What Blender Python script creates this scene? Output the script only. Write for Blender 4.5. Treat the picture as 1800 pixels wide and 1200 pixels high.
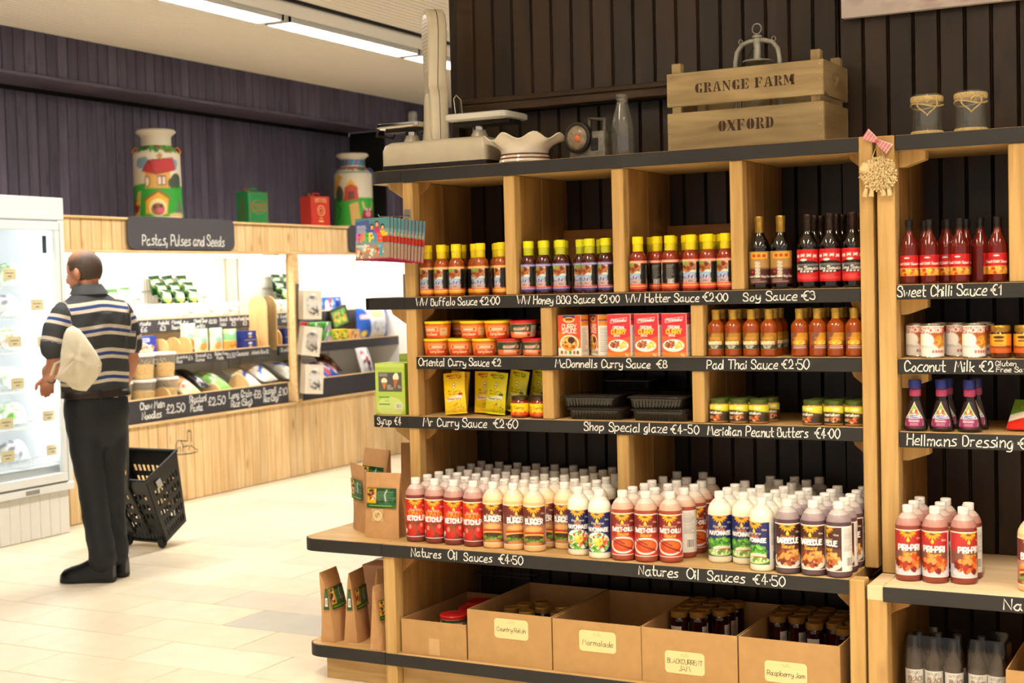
import bpy, math, random
import numpy as np
from mathutils import Vector, Matrix
random.seed(7); np.random.seed(7)
SC = bpy.context.scene
for o in list(bpy.data.objects): bpy.data.objects.remove(o)
COL = SC.collection
# ------------------------------------------------------------------ camera
cd = bpy.data.cameras.new('camera'); cam = bpy.data.objects.new('camera', cd); COL.objects.link(cam)
RM = Matrix(((0.88314825, -0.00321489, -0.46908298), (0.46839901, -0.04836922, 0.88219204), (-0.02552533, -0.99882435, -0.04121134)))
rx = RM @ Vector((1, 0, 0)); up = RM @ Vector((0, -1, 0)); bk = RM @ Vector((0, 0, -1))
cam.matrix_world = Matrix(((rx.x, up.x, bk.x, 0), (rx.y, up.y, bk.y, 0), (rx.z, up.z, bk.z, 1.5), (0, 0, 0, 1)))
cd.sensor_width = 36; cd.lens = 36 * 2480.46 / 1800; cd.clip_end = 60
cd.dof.use_dof = True; cd.dof.focus_distance = 4.75; cd.dof.aperture_fstop = 4.5
SC.camera = cam
# ------------------------------------------------------------------ world, exposure
W = bpy.data.worlds.new('world'); SC.world = W; W.use_nodes = True
bg = W.node_tree.nodes['Background']; bg.inputs[0].default_value = (1.0, 0.92, 0.82, 1); bg.inputs[1].default_value = 0.55
vs = SC.view_settings; vs.view_transform = 'Standard'; vs.look = 'None'; vs.gamma = 1; vs.use_curve_mapping = False
vs.exposure = 0.3

# ------------------------------------------------------------------ colour + materials
def lin(c):
    if isinstance(c, str):
        c = c.lstrip('#'); c = [int(c[i:i+2], 16)/255 for i in (0, 2, 4)]
    return [x/12.92 if x <= .04045 else ((x+.055)/1.055)**2.4 for x in c]
MATS = {}
def newmat(name):
    m = bpy.data.materials.new(name); m.use_nodes = True
    nt = m.node_tree; b = nt.nodes['Principled BSDF']
    return m, nt, b
def mat(name, col, rough=.5, metal=0, noise=0, nscale=20, bump=0, spec=.5, trans=0, emit=0, coat=0, alpha=1, ior=1.45, sss=0, var=0):
    if name in MATS: return MATS[name]
    m, nt, b = newmat(name); c = lin(col) + [1]
    b.inputs['Base Color'].default_value = c; b.inputs['Roughness'].default_value = rough
    b.inputs['Metallic'].default_value = metal; b.inputs['Specular IOR Level'].default_value = spec
    b.inputs['IOR'].default_value = ior; b.inputs['Transmission Weight'].default_value = trans
    b.inputs['Coat Weight'].default_value = coat; b.inputs['Alpha'].default_value = alpha
    if emit: b.inputs['Emission Color'].default_value = c; b.inputs['Emission Strength'].default_value = emit
    if sss: b.inputs['Subsurface Weight'].default_value = sss; b.inputs['Subsurface Radius'].default_value = (.02, .012, .008)
    L = nt.links
    if noise or bump or var:
        tc = nt.nodes.new('ShaderNodeTexCoord'); oi = nt.nodes.new('ShaderNodeObjectInfo')
        ad = nt.nodes.new('ShaderNodeVectorMath'); ad.operation = 'ADD'
        sc = nt.nodes.new('ShaderNodeMath'); sc.operation = 'MULTIPLY'; sc.inputs[1].default_value = 23
        L.new(oi.outputs['Random'], sc.inputs[0]); L.new(tc.outputs['Object'], ad.inputs[0]); L.new(sc.outputs[0], ad.inputs[1])
        n = nt.nodes.new('ShaderNodeTexNoise'); n.inputs['Scale'].default_value = nscale; n.inputs['Detail'].default_value = 5
        L.new(ad.outputs[0], n.inputs['Vector'])
        if noise or var:
            mr = nt.nodes.new('ShaderNodeMapRange'); mr.inputs['From Min'].default_value = .3; mr.inputs['From Max'].default_value = .7
            mr.inputs['To Min'].default_value = 1-noise; mr.inputs['To Max'].default_value = 1+noise
            L.new(n.outputs['Fac'], mr.inputs['Value'])
            vr = nt.nodes.new('ShaderNodeMapRange'); vr.inputs['To Min'].default_value = 1-var; vr.inputs['To Max'].default_value = 1+var
            L.new(oi.outputs['Random'], vr.inputs['Value'])
            mu = nt.nodes.new('ShaderNodeMath'); mu.operation = 'MULTIPLY'; L.new(mr.outputs[0], mu.inputs[0]); L.new(vr.outputs[0], mu.inputs[1])
            vm = nt.nodes.new('ShaderNodeVectorMath'); vm.operation = 'SCALE'; vm.inputs[0].default_value = c[:3]
            L.new(mu.outputs[0], vm.inputs['Scale']); L.new(vm.outputs[0], b.inputs['Base Color'])
        if bump:
            bp = nt.nodes.new('ShaderNodeBump'); bp.inputs['Strength'].default_value = bump; bp.inputs['Distance'].default_value = .004
            L.new(n.outputs['Fac'], bp.inputs['Height']); L.new(bp.outputs[0], b.inputs['Normal'])
    MATS[name] = m; return m
def wood(name, c1, c2, axis='z', scale=6, stretch=14, rough=.6, knots=0.0, kcol='#3a1c08', var=.12, bump=.15, spec=.3):
    """grained timber: noise stretched along one axis, a few knots, each object shifted and tinted"""
    if name in MATS: return MATS[name]
    m, nt, b = newmat(name); L = nt.links; N = nt.nodes.new
    b.inputs['Roughness'].default_value = rough; b.inputs['Specular IOR Level'].default_value = spec
    tc = N('ShaderNodeTexCoord'); oi = N('ShaderNodeObjectInfo'); ad = N('ShaderNodeVectorMath'); ad.operation = 'ADD'
    sc = N('ShaderNodeMath'); sc.operation = 'MULTIPLY'; sc.inputs[1].default_value = 37
    L.new(oi.outputs['Random'], sc.inputs[0]); L.new(tc.outputs['Object'], ad.inputs[0]); L.new(sc.outputs[0], ad.inputs[1])
    mp = N('ShaderNodeMapping'); s = [scale*stretch]*3; s['xyz'.index(axis)] = scale
    mp.inputs['Scale'].default_value = s; L.new(ad.outputs[0], mp.inputs['Vector'])
    n = N('ShaderNodeTexNoise'); n.inputs['Scale'].default_value = 1; n.inputs['Detail'].default_value = 6; n.inputs['Distortion'].default_value = .6
    L.new(mp.outputs[0], n.inputs['Vector'])
    n2 = N('ShaderNodeTexNoise'); n2.inputs['Scale'].default_value = 3.1; n2.inputs['Detail'].default_value = 2; L.new(ad.outputs[0], n2.inputs['Vector'])
    mx = N('ShaderNodeMath'); mx.operation = 'MULTIPLY_ADD'; mx.inputs[1].default_value = .7; L.new(n.outputs['Fac'], mx.inputs[0])
    m3 = N('ShaderNodeMath'); m3.operation = 'MULTIPLY'; m3.inputs[1].default_value = .3; L.new(n2.outputs['Fac'], m3.inputs[0]); L.new(m3.outputs[0], mx.inputs[2])
    cr = N('ShaderNodeValToRGB'); cr.color_ramp.elements[0].position = .36; cr.color_ramp.elements[1].position = .64
    cr.color_ramp.elements[0].color = lin(c1)+[1]; cr.color_ramp.elements[1].color = lin(c2)+[1]; L.new(mx.outputs[0], cr.inputs[0])
    out = cr.outputs[0]
    if knots:
        mk = N('ShaderNodeMapping'); ks = [7.0]*3; ks['xyz'.index(axis)] = 2.6; mk.inputs['Scale'].default_value = ks; L.new(ad.outputs[0], mk.inputs['Vector'])
        vo = N('ShaderNodeTexVoronoi'); vo.inputs['Scale'].default_value = 1; L.new(mk.outputs[0], vo.inputs['Vector'])
        kr = N('ShaderNodeMapRange'); kr.inputs['From Min'].default_value = .05; kr.inputs['From Max'].default_value = .16; kr.inputs['To Min'].default_value = knots; kr.inputs['To Max'].default_value = 0
        L.new(vo.outputs['Distance'], kr.inputs['Value'])
        km = N('ShaderNodeMix'); km.data_type = 'RGBA'; km.inputs[7].default_value = lin(kcol)+[1]; L.new(kr.outputs[0], km.inputs[0]); L.new(out, km.inputs[6]); out = km.outputs[2]
    vr = N('ShaderNodeMapRange'); vr.inputs['To Min'].default_value = 1-var; vr.inputs['To Max'].default_value = 1+var; L.new(oi.outputs['Random'], vr.inputs['Value'])
    vm = N('ShaderNodeVectorMath'); vm.operation = 'SCALE'; L.new(out, vm.inputs[0]); L.new(vr.outputs[0], vm.inputs['Scale']); L.new(vm.outputs[0], b.inputs['Base Color'])
    if bump:
        bp = N('ShaderNodeBump'); bp.inputs['Strength'].default_value = bump; bp.inputs['Distance'].default_value = .003
        L.new(n.outputs['Fac'], bp.inputs['Height']); L.new(bp.outputs[0], b.inputs['Normal'])
    MATS[name] = m; return m
def printmat(name, rough=.35, bump=0, spec=.5, coat=0):
    """flat print: colours of the printed artwork are stored on the mesh"""
    if name in MATS: return MATS[name]
    m, nt, b = newmat(name); a = nt.nodes.new('ShaderNodeAttribute'); a.attribute_name = 'print'
    nt.links.new(a.outputs['Color'], b.inputs['Base Color']); b.inputs['Roughness'].default_value = rough; b.inputs['Specular IOR Level'].default_value = spec
    b.inputs['Coat Weight'].default_value = coat
    if bump:
        tc = nt.nodes.new('ShaderNodeTexCoord'); n = nt.nodes.new('ShaderNodeTexNoise'); n.inputs['Scale'].default_value = 40; n.inputs['Detail'].default_value = 3
        nt.links.new(tc.outputs['Object'], n.inputs['Vector'])
        bp = nt.nodes.new('ShaderNodeBump'); bp.inputs['Strength'].default_value = bump; bp.inputs['Distance'].default_value = .01
        nt.links.new(n.outputs['Fac'], bp.inputs['Height']); nt.links.new(bp.outputs[0], b.inputs['Normal'])
    MATS[name] = m; return m
def glassmat(name, col=(1, 1, 1), rough=.02, haze=0):
    """clear glass that still lets light through to what stands behind it"""
    if name in MATS: return MATS[name]
    m, nt, b = newmat(name); L = nt.links
    lw = nt.nodes.new('ShaderNodeLayerWeight'); pw = nt.nodes.new('ShaderNodeMath'); pw.operation = 'POWER'; pw.inputs[1].default_value = 4
    fr = nt.nodes.new('ShaderNodeMath'); fr.operation = 'MULTIPLY_ADD'; fr.inputs[1].default_value = .7; fr.inputs[2].default_value = .045
    L.new(lw.outputs['Facing'], pw.inputs[0]); L.new(pw.outputs[0], fr.inputs[0])
    tr = nt.nodes.new('ShaderNodeBsdfTransparent'); tr.inputs[0].default_value = list(col)+[1]
    gl = nt.nodes.new('ShaderNodeBsdfGlossy'); gl.inputs['Roughness'].default_value = rough
    mx = nt.nodes.new('ShaderNodeMixShader'); L.new(fr.outputs[0], mx.inputs[0]); L.new(tr.outputs[0], mx.inputs[1]); L.new(gl.outputs[0], mx.inputs[2])
    out = mx.outputs[0]
    if haze:
        df = nt.nodes.new('ShaderNodeBsdfDiffuse'); df.inputs[0].default_value = (.8, .8, .78, 1); m2 = nt.nodes.new('ShaderNodeMixShader'); m2.inputs[0].default_value = haze
        L.new(out, m2.inputs[1]); L.new(df.outputs[0], m2.inputs[2]); out = m2.outputs[0]
    L.new(out, nt.nodes['Material Output'].inputs['Surface']); MATS[name] = m; return m

# ------------------------------------------------------------------ mesh building
class MB:
    def __init__(s): s.v = []; s.f = []; s.mi = []
    def add(s, vs, fs, mi=0):
        o = len(s.v); s.v += [tuple(p) for p in vs]; s.f += [tuple(i+o for i in f) for f in fs]; s.mi += [mi]*len(fs); return s
    def box(s, x0, x1, y0, y1, z0, z1, b=0, mi=0):
        if b <= 0:
            v = [(x, y, z) for x in (x0, x1) for y in (y0, y1) for z in (z0, z1)]
            return s.add(v, [(0,1,3,2),(4,6,7,5),(0,4,5,1),(2,3,7,6),(0,2,6,4),(1,5,7,3)], mi)
        b = min(b, (x1-x0)*.49, (y1-y0)*.49, (z1-z0)*.49)
        lo = (x0, y0, z0); hi = (x1, y1, z1); v = []; idx = {}
        for c in range(8):
            sg = [(c >> k) & 1 for k in range(3)]
            for a in range(3):
                p = [hi[k] if sg[k] else lo[k] for k in range(3)]
                for k in range(3):
                    if k != a: p[k] += -b if sg[k] else b
                idx[c, a] = len(v); v.append(p)
        f = []
        for a in range(3):
            o1, o2 = [k for k in range(3) if k != a]
            for sd in (0, 1):
                q = [idx[(sd << a) | (i << o1) | (j << o2), a] for i, j in ((0,0),(1,0),(1,1),(0,1))]; f.append(q)
            for i in (0, 1):
                for j in (0, 1):
                    c0 = (i << o1) | (j << o2); c1 = c0 | (1 << a)
                    f.append([idx[c0, o1], idx[c1, o1], idx[c1, o2], idx[c0, o2]])
        for c in range(8): f.append([idx[c, 0], idx[c, 1], idx[c, 2]])
        cx = [(lo[k]+hi[k])/2 for k in range(3)]; g = []
        for q in f:
            P = [Vector(v[i]) for i in q]; n = (P[1]-P[0]).cross(P[2]-P[0]); m_ = sum(P, Vector())/len(P) - Vector(cx)
            g.append(q if n.dot(m_) > 0 else q[::-1])
        return s.add(v, g, mi)
    def lathe(s, prof, seg=20, c=(0, 0, 0), mi=0, sx=1, sy=1, arc=None):
        """prof: list of (r,z) from bottom to top; r=0 ends are closed"""
        v = []; f = []; rings = []
        for k, p in enumerate(prof):
            r, z = p[0], p[1]
            if r <= 1e-6: rings.append([len(v)]); v.append((c[0], c[1], c[2]+z))
            else:
                rings.append(list(range(len(v), len(v)+seg)))
                v += [(c[0]+sx*r*math.cos(2*math.pi*i/seg), c[1]+sy*r*math.sin(2*math.pi*i/seg), c[2]+z) for i in range(seg)]
        ms = []
        for k in range(len(prof)-1):
            A, B = rings[k], rings[k+1]; mm = prof[k][2] if len(prof[k]) > 2 else mi
            for i in range(seg):
                j = (i+1) % seg
                if len(A) == 1 and len(B) == 1: continue
                if len(A) == 1: f.append((A[0], B[j], B[i]))
                elif len(B) == 1: f.append((A[i], A[j], B[0]))
                else: f.append((A[i], A[j], B[j], B[i]))
                ms.append(mm)
        o = len(s.v); s.v += v; s.f += [tuple(i+o for i in q) for q in f]; s.mi += ms; return s
    def tube(s, pts, r, seg=8, mi=0, caps=True, closed=False):
        pts = [Vector(p) for p in pts]; n = len(pts); rr = r if isinstance(r, (list, tuple)) else [r]*n
        v = []; f = []; pu = None
        for k, p in enumerate(pts):
            if closed: t = (pts[(k+1) % n]-pts[k-1])
            else: t = (pts[min(k+1, n-1)]-pts[max(k-1, 0)])
            if t.length < 1e-9: t = Vector((0, 0, 1))
            t.normalize()
            if pu is None: pu = t.orthogonal().normalized()
            u = (pu - t*pu.dot(t)); u = u.normalized() if u.length > 1e-6 else t.orthogonal().normalized(); pu = u; w = t.cross(u)
            v += [tuple(p + rr[k]*(u*math.cos(2*math.pi*i/seg)+w*math.sin(2*math.pi*i/seg))) for i in range(seg)]
        for k in range(n if closed else n-1):
            a = k*seg; b = ((k+1) % n)*seg
            for i in range(seg):
                j = (i+1) % seg; f.append((a+i, a+j, b+j, b+i))
        if caps and not closed: f.append(tuple(range(seg))[::-1]); f.append(tuple(range((n-1)*seg, n*seg)))
        return s.add(v, f, mi)
    def prism(s, poly, h0, h1, plane='xy', mi=0):
        """extrude a 2D outline; plane xy -> along z, xz -> along y, yz -> along x"""
        def m(a, b, h): return {'xy': (a, b, h), 'xz': (a, h, b), 'yz': (h, a, b)}[plane]
        n = len(poly); v = [m(a, b, h0) for a, b in poly]+[m(a, b, h1) for a, b in poly]
        ar = sum(poly[i][0]*poly[(i+1) % n][1]-poly[(i+1) % n][0]*poly[i][1] for i in range(n))
        f = [tuple(range(n))[::-1], tuple(range(n, 2*n))]+[(i, (i+1) % n, n+(i+1) % n, n+i) for i in range(n)]
        flip = (ar < 0) ^ (plane == 'xz') ^ (h1 < h0)
        if flip: f = [q[::-1] for q in f]
        return s.add(v, f, mi)
    def loft(s, rings, mi=0, closed=True, caps=True):
        n = len(rings[0]); v = [tuple(p) for r in rings for p in r]; f = []
        for k in range(len(rings)-1):
            for i in range(n if closed else n-1):
                j = (i+1) % n; f.append((k*n+i, k*n+j, (k+1)*n+j, (k+1)*n+i))
        if caps and closed: f.append(tuple(range(n))[::-1]); f.append(tuple(range((len(rings)-1)*n, len(rings)*n)))
        return s.add(v, f, mi)
    def xf(s, M, start=0):
        for i in range(start, len(s.v)): s.v[i] = tuple(M @ Vector(s.v[i]))
        return s
    def mesh(s, name, mats, smooth=35, off=None):
        me = bpy.data.meshes.new(name)
        vv = s.v if off is None else [(a-off[0], b-off[1], c-off[2]) for a, b, c in s.v]
        me.from_pydata(vv, [], s.f)
        for m in (mats if isinstance(mats, (list, tuple)) else [mats]): me.materials.append(m)
        if any(s.mi): me.polygons.foreach_set('material_index', s.mi)
        if smooth:
            me.polygons.foreach_set('use_smooth', [True]*len(me.polygons)); me.set_sharp_from_angle(angle=math.radians(smooth))
        me.update(); return me
def tag(o, label=None, cat=None, group=None, kind=None):
    if label: o['label'] = label
    if cat: o['category'] = cat
    if group: o['group'] = group
    if kind: o['kind'] = kind
    return o
def obj(name, me, parent=None, loc=(0, 0, 0), rot=(0, 0, 0), scale=None):
    o = bpy.data.objects.new(name, me); COL.objects.link(o); o.location = loc; o.rotation_euler = rot
    if scale is not None: o.scale = scale
    if parent is not None: o.parent = parent
    return o
def thing(name, label, cat, loc=(0, 0, 0), rz=0, group=None, rot=None):
    o = bpy.data.objects.new(name, None); COL.objects.link(o); o.empty_display_size = .05
    o.location = loc; o.rotation_euler = rot if rot else (0, 0, rz); return tag(o, label, cat, group)
def wpart(name, mb, mats, parent, smooth=35):
    """a part modelled in world coordinates under an unrotated thing"""
    return obj(name, mb.mesh(name, mats, smooth, off=parent.location), parent)
def put(parts, name, label, cat, loc, rz=0, group=None, rot=None, scale=None):
    """place one individual of a kind; parts = [(name, mesh, [subparts])...] share mesh data"""
    t = thing(name, label, cat, loc, rz, group, rot)
    if scale: t.scale = scale
    for p in parts:
        o = obj(p[0], p[1], t)
        for q in (p[2] if len(p) > 2 else []): obj(q[0], q[1], o)
    return t
ORD = ['first', 'second', 'third', 'fourth', 'fifth', 'sixth', 'seventh', 'eighth', 'ninth', 'tenth', 'eleventh', 'twelfth', 'thirteenth', 'fourteenth']

# ------------------------------------------------------------------ single-stroke hand lettering (x 0-9, y 0-9: baseline 2, x-height 6, capital 9)
GL = {
'A':'02 39 62|14 54','B':'02 09|~09 39 48 47 36 06|~06 46 55 53 42 02','C':'~57 48 29 07 04 12 32 53','D':'02 09|~09 39 57 54 32 02','E':'59 09 02 52|06 46','F':'59 09 02|06 46',
'G':'~57 39 19 07 04 12 42 54|54 34','H':'02 09|52 59|06 56','I':'12 19','J':'~39 33 22 02 03','K':'02 09|59 05|16 52','L':'09 02 52','M':'02 19 35 59 72','N':'02 09 52 59','O':'~29 07 04 22 42 64 67 49 29','P':'02 09|~09 39 58 56 35 05',
'Q':'~29 07 04 22 42 64 67 49 29|44 62','R':'02 09|~09 39 58 56 35 05|25 52','S':'~57 49 19 07 26 45 53 42 12 03','T':'09 69|39 32','U':'~09 04 22 42 64 69','V':'09 32 69','W':'09 22 46 62 89','X':'02 59|09 52','Y':'09 35 69|35 32','Z':'09 59 02 52',
'a':'~45 26 04 03 12 32 45|46 43 52','b':'09 02|~04 26 46 54 43 22 03','c':'~46 26 04 03 12 42','d':'59 52|~45 26 04 03 12 32 45','e':'04 44|~44 46 26 04 03 12 42','f':'~49 29 17 12|06 36','g':'~46 26 04 12 32 46|~46 42 30 00','h':'09 02|~04 26 46 45 42','i':'05 02|07 08','j':'~15 12 00|17 18','k':'09 02|46 04|14 42','l':'09 02','m':'06 02|~04 16 26 35 32|~34 46 56 65 62','n':'06 02|~04 26 36 45 42','o':'~26 04 03 12 32 44 45 36 26','p':'06 00|~05 26 46 54 43 22 03','q':'~45 26 04 03 12 32 45|46 40','r':'06 02|~04 16 36','s':'~46 26 15 34 43 32 02','t':'~19 13 22 32|06 36','u':'~06 03 12 32 45|46 42','v':'06 22 46','w':'06 12 35 52 66','x':'06 42|02 46','y':'~06 04 13 33 46|~46 42 30 00','z':'06 46 02 42',
'0':'~29 07 04 22 32 54 57 39 29','1':'07 29 22','2':'~07 19 39 47 45 02|02 52','3':'~08 29 48 46 26|~26 46 54 42 22 03','4':'39 04 54|37 32','5':'49 09 06|~06 36 54 42 12 03','6':'~49 17 04 12 32 44 35 15 04','7':'09 59 22','8':'~29 08 16 45 53 32 12 03 05 36 48 29','9':'~48 29 18 16 36 48|48 42',
'€':'~69 49 27 24 42 62|06 46|05 45','£':'~58 39 27 23 02|02 52|05 45','.':'02 12','·':'15 16','-':'05 35',',':'13 00',"'":'19 17','(':'~29 07 04 22','!':'09 05|02 03',')':'~09 27 24 02','&':'52 08 29 27 04 12 32 55','/':'02 49','+':'05 45|27 23'}
def crom(P, n=5):
    out = []
    for i in range(len(P)-1):
        p0 = P[max(i-1, 0)]; p1 = P[i]; p2 = P[i+1]; p3 = P[min(i+2, len(P)-1)]
        for k in range(n):
            t = k/n
            out.append(tuple(.5*(2*p1[a]+(p2[a]-p0[a])*t+(2*p0[a]-5*p1[a]+4*p2[a]-p3[a])*t*t+(3*p1[a]-p0[a]-3*p2[a]+p3[a])*t**3) for a in (0, 1)))
    out.append(P[-1]); return out
def strokes(txt, size, x=0, y=0, slant=0, sp=1.6, cond=1.0, jit=0, rnd=None, smooth=True):
    """polylines of a line of text; size = capital height"""
    k = size/7; out = []; cx = 0
    for ch in txt:
        if ch == ' ': cx += 3.2; continue
        g = GL.get(ch)
        if g is None: cx += 3; continue
        w = 0; dy = (rnd.uniform(-jit, jit) if rnd else 0); ds = 1+(rnd.uniform(-jit, jit)*.25 if rnd else 0); tl = (rnd.uniform(-jit, jit)*.06 if rnd else 0)
        for st in g.split('|'):
            cv = st[0] == '~'; P = [(int(a[0]), int(a[1])-2) for a in st.lstrip('~').split()]
            w = max(w, max(p[0] for p in P))
            if cv and smooth: P = crom(P, 4)
            out.append([(x+((cx+a*ds)*cond+(slant+tl)*b)*k, y+(b*ds+dy)*k) for a, b in P])
        cx += max(w, 1.0)+sp
    return out, (cx-sp)*cond*k
def word_strokes(txt, size, slant, sp, cond, jit, seed, maxw=None):
    """the line as a list of words, each a list of strokes"""
    tot = strokes(txt, size, 0, 0, slant, sp, cond)[1]; cond *= (maxw/tot if maxw else 1); out = []; i = 0
    while i < len(txt):
        if txt[i] == ' ': i += 1; continue
        j = i
        while j < len(txt) and txt[j] != ' ': j += 1
        x0 = strokes(txt[:i]+'l', size, 0, 0, 0, sp, cond)[1] if i else 0
        out.append(strokes(txt[i:j], size, x0, 0, slant, sp, cond, jit, random.Random(seed+i))[0]); i = j
    return out
def ribbon(mb, st, w, place, mi=0):
    """flat brush strokes; place(a,b) gives the 3D point"""
    for P in st:
        n = len(P); L = []; R = []
        for i in range(n):
            a = P[max(i-1, 0)]; b = P[min(i+1, n-1)]; dx, dy = b[0]-a[0], b[1]-a[1]; d = math.hypot(dx, dy) or 1
            nx, ny = -dy/d*w/2, dx/d*w/2; ex = ey = 0
            if i == 0: ex, ey = -dx/d*w/2, -dy/d*w/2
            if i == n-1: ex, ey = dx/d*w/2, dy/d*w/2
            L.append(place(P[i][0]+nx+ex, P[i][1]+ny+ey)); R.append(place(P[i][0]-nx+ex, P[i][1]-ny+ey))
        mb.add(L+R, [(i, n+i, n+i+1, i+1) for i in range(n-1)], mi)

# ------------------------------------------------------------------ printed artwork: drawn on a raster, carried by the mesh as colours
class Art:
    def __init__(s, w, h, bg, nx, ss=3):
        s.w, s.h = w, h; s.nx = nx; s.ny = max(2, int(round(nx*h/w))); s.ss = ss
        X, Y = np.meshgrid((np.arange(s.nx*ss)+.5)/(s.nx*ss)*w, (np.arange(s.ny*ss)+.5)/(s.ny*ss)*h); s.X, s.Y = X, Y
        s.a = np.zeros(X.shape+(3,)); s.a[:] = lin(bg)
    def m(s, mask, c): s.a[mask] = lin(c); return s
    def rect(s, x0, y0, x1, y1, c): return s.m((s.X >= x0) & (s.X <= x1) & (s.Y >= y0) & (s.Y <= y1), c)
    def ell(s, cx, cy, rx, ry, c, rot=0):
        dx, dy = s.X-cx, s.Y-cy; ca, sa = math.cos(rot), math.sin(rot)
        return s.m(((dx*ca+dy*sa)/rx)**2+((-dx*sa+dy*ca)/ry)**2 <= 1, c)
    def poly(s, P, c):
        ins = np.zeros(s.X.shape, bool); n = len(P)
        for i in range(n):
            (x0, y0), (x1, y1) = P[i], P[(i+1) % n]
            if y0 == y1: continue
            ins ^= ((y0 > s.Y) != (y1 > s.Y)) & (s.X < (x1-x0)*(s.Y-y0)/(y1-y0)+x0)
        return s.m(ins, c)
    def line(s, P, w, c):
        msk = np.zeros(s.X.shape, bool)
        for (x0, y0), (x1, y1) in zip(P[:-1], P[1:]):
            dx, dy = x1-x0, y1-y0; d2 = dx*dx+dy*dy or 1e-9
            t = np.clip(((s.X-x0)*dx+(s.Y-y0)*dy)/d2, 0, 1); msk |= (s.X-x0-t*dx)**2+(s.Y-y0-t*dy)**2 <= w*w/4
        return s.m(msk, c)
    def text(s, t, x, y, size, c, wt=.16, al='c', slant=0, sp=1.6, cond=.9, maxw=None):
        st, w = strokes(t, size, 0, 0, slant, sp, cond)
        if maxw and w > maxw: st, w = strokes(t, size, 0, 0, slant, sp, cond*maxw/w)
        ox = x-(w/2 if al == 'c' else w if al == 'r' else 0)
        for P in st: s.line([(a+ox, b+y) for a, b in P], size*wt, c)
        return s
    def blobs(s, cx, cy, rx, ry, cols, n, r, seed=1):
        R = random.Random(seed)
        for _ in range(n):
            a = R.uniform(0, 6.28); q = R.random()**.5
            s.ell(cx+rx*q*math.cos(a), cy+ry*q*math.sin(a), r*R.uniform(.5, 1.2), r*R.uniform(.4, 1), R.choice(cols), R.uniform(0, 3))
        return s
    def barcode(s, x0, y0, x1, y1, seed=3):
        s.rect(x0, y0, x1, y1, '#f4f2ee'); R = random.Random(seed); x = x0+(x1-x0)*.06
        while x < x1-(x1-x0)*.08:
            w = (x1-x0)*R.choice([.03, .05, .07]); s.rect(x, y0+(y1-y0)*.08, x+w, y1-(y1-y0)*.08, '#222222'); x += w+(x1-x0)*R.choice([.04, .06])
        return s
    def textlines(s, x0, y0, x1, y1, n, c, seed=2):
        R = random.Random(seed); h = (y1-y0)/n
        for i in range(n): s.rect(x0, y0+i*h+h*.3, x0+(x1-x0)*R.uniform(.6, 1), y0+i*h+h*.65, c)
        return s
    def arr(s): return s.a.reshape(s.ny, s.ss, s.nx, s.ss, 3).mean(axis=(1, 3))
def artmesh(name, art, place, mats, flip=False, thick=None):
    """grid mesh of the artwork; place(u,v) with u,v in 0..1 (v up) gives the 3D point"""
    A = art.arr(); ny, nx = A.shape[:2]
    # cell corners take the mean of the cells around them
    P = np.pad(A, ((1, 1), (1, 1), (0, 0)), 'edge'); V = (P[:-1, :-1]+P[1:, :-1]+P[:-1, 1:]+P[1:, 1:])/4
    # keep crispness: blend towards the nearest cell
    V[:ny, :nx] = .35*V[:ny, :nx]+.65*A
    vs = [place(i/nx, j/ny) for j in range(ny+1) for i in range(nx+1)]; w = nx+1
    fs = [(j*w+i, j*w+i+1, (j+1)*w+i+1, (j+1)*w+i) for j in range(ny) for i in range(nx)]
    if flip: fs = [q[::-1] for q in fs]
    me = bpy.data.meshes.new(name); me.from_pydata(vs, [], fs)
    for m_ in (mats if isinstance(mats, (list, tuple)) else [mats]): me.materials.append(m_)
    ca = me.color_attributes.new('print', 'FLOAT_COLOR', 'POINT')
    c4 = np.ones(((ny+1)*(nx+1), 4), np.float32); c4[:, :3] = V.reshape(-1, 3); ca.data.foreach_set('color', c4.ravel())
    me.polygons.foreach_set('use_smooth', [True]*len(me.polygons)); me.update(); return me
PR = printmat('printed_label', .38); PRM = printmat('printed_card', .6); PRF = printmat('printed_film', .22, bump=.25)
def cyl_label(name, art, r, z0, z1, a0, a1, mats=None, prof=None):
    """label wrapped on a bottle; angle 0 faces -Y (the aisle), u runs left to right"""
    def pl(u, v):
        a = -math.pi/2+math.radians(a0+(a1-a0)*u); z = z0+(z1-z0)*v; q = prof(z) if prof else r
        return (q*math.cos(a), q*math.sin(a), z)
    return artmesh(name, art, pl, mats or PR)
def flat_front(name, art, x0, x1, z0, z1, y, mats=None, bulge=0):
    def pl(u, v): return (x0+(x1-x0)*u, y-bulge*math.sin(math.pi*u)*math.sin(math.pi*min(1, max(0, v))), z0+(z1-z0)*v)
    return artmesh(name, art, pl, mats or PRM)
# ================================================================== THE SETTING
YU, YL, YB = 4.576, 4.37, 5.03          # shelf front (upper), shelf front (lower), panelled wall
CZ = 3.231                              # ceiling
M_tile = [mat('tile_%d' % i, c, .34, noise=.05, nscale=9, bump=.02, var=.03) for i, c in enumerate(['#e4d8bf', '#dfd3bb', '#e7dcc5', '#d3cbb9', '#bfbdb4'])]
M_grout = mat('grout', '#5f5749', .8)
M_ceil = mat('ceiling_white', '#efe7d9', .6)
M_dark = wood('dark_stained_board', '#1e140b', '#372513', 'z', 1.8, 7, .42, knots=.7, kcol='#0c0704', var=.28, bump=.12, spec=.4)
M_purple = wood('blue_black_board', '#524e60', '#666074', 'z', 2, 9, .5, knots=.4, kcol='#15121b', var=.2, bump=.1)
M_darktrim = wood('dark_trim', '#2a1d11', '#4a3520', 'x', 3, 14, .45, var=.1)
M_purptrim = wood('blue_black_trim', '#524d5e', '#645d70', 'y', 3, 12, .5)
M_void = mat('unlit_black', '#0b0a0a', .9)
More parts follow.
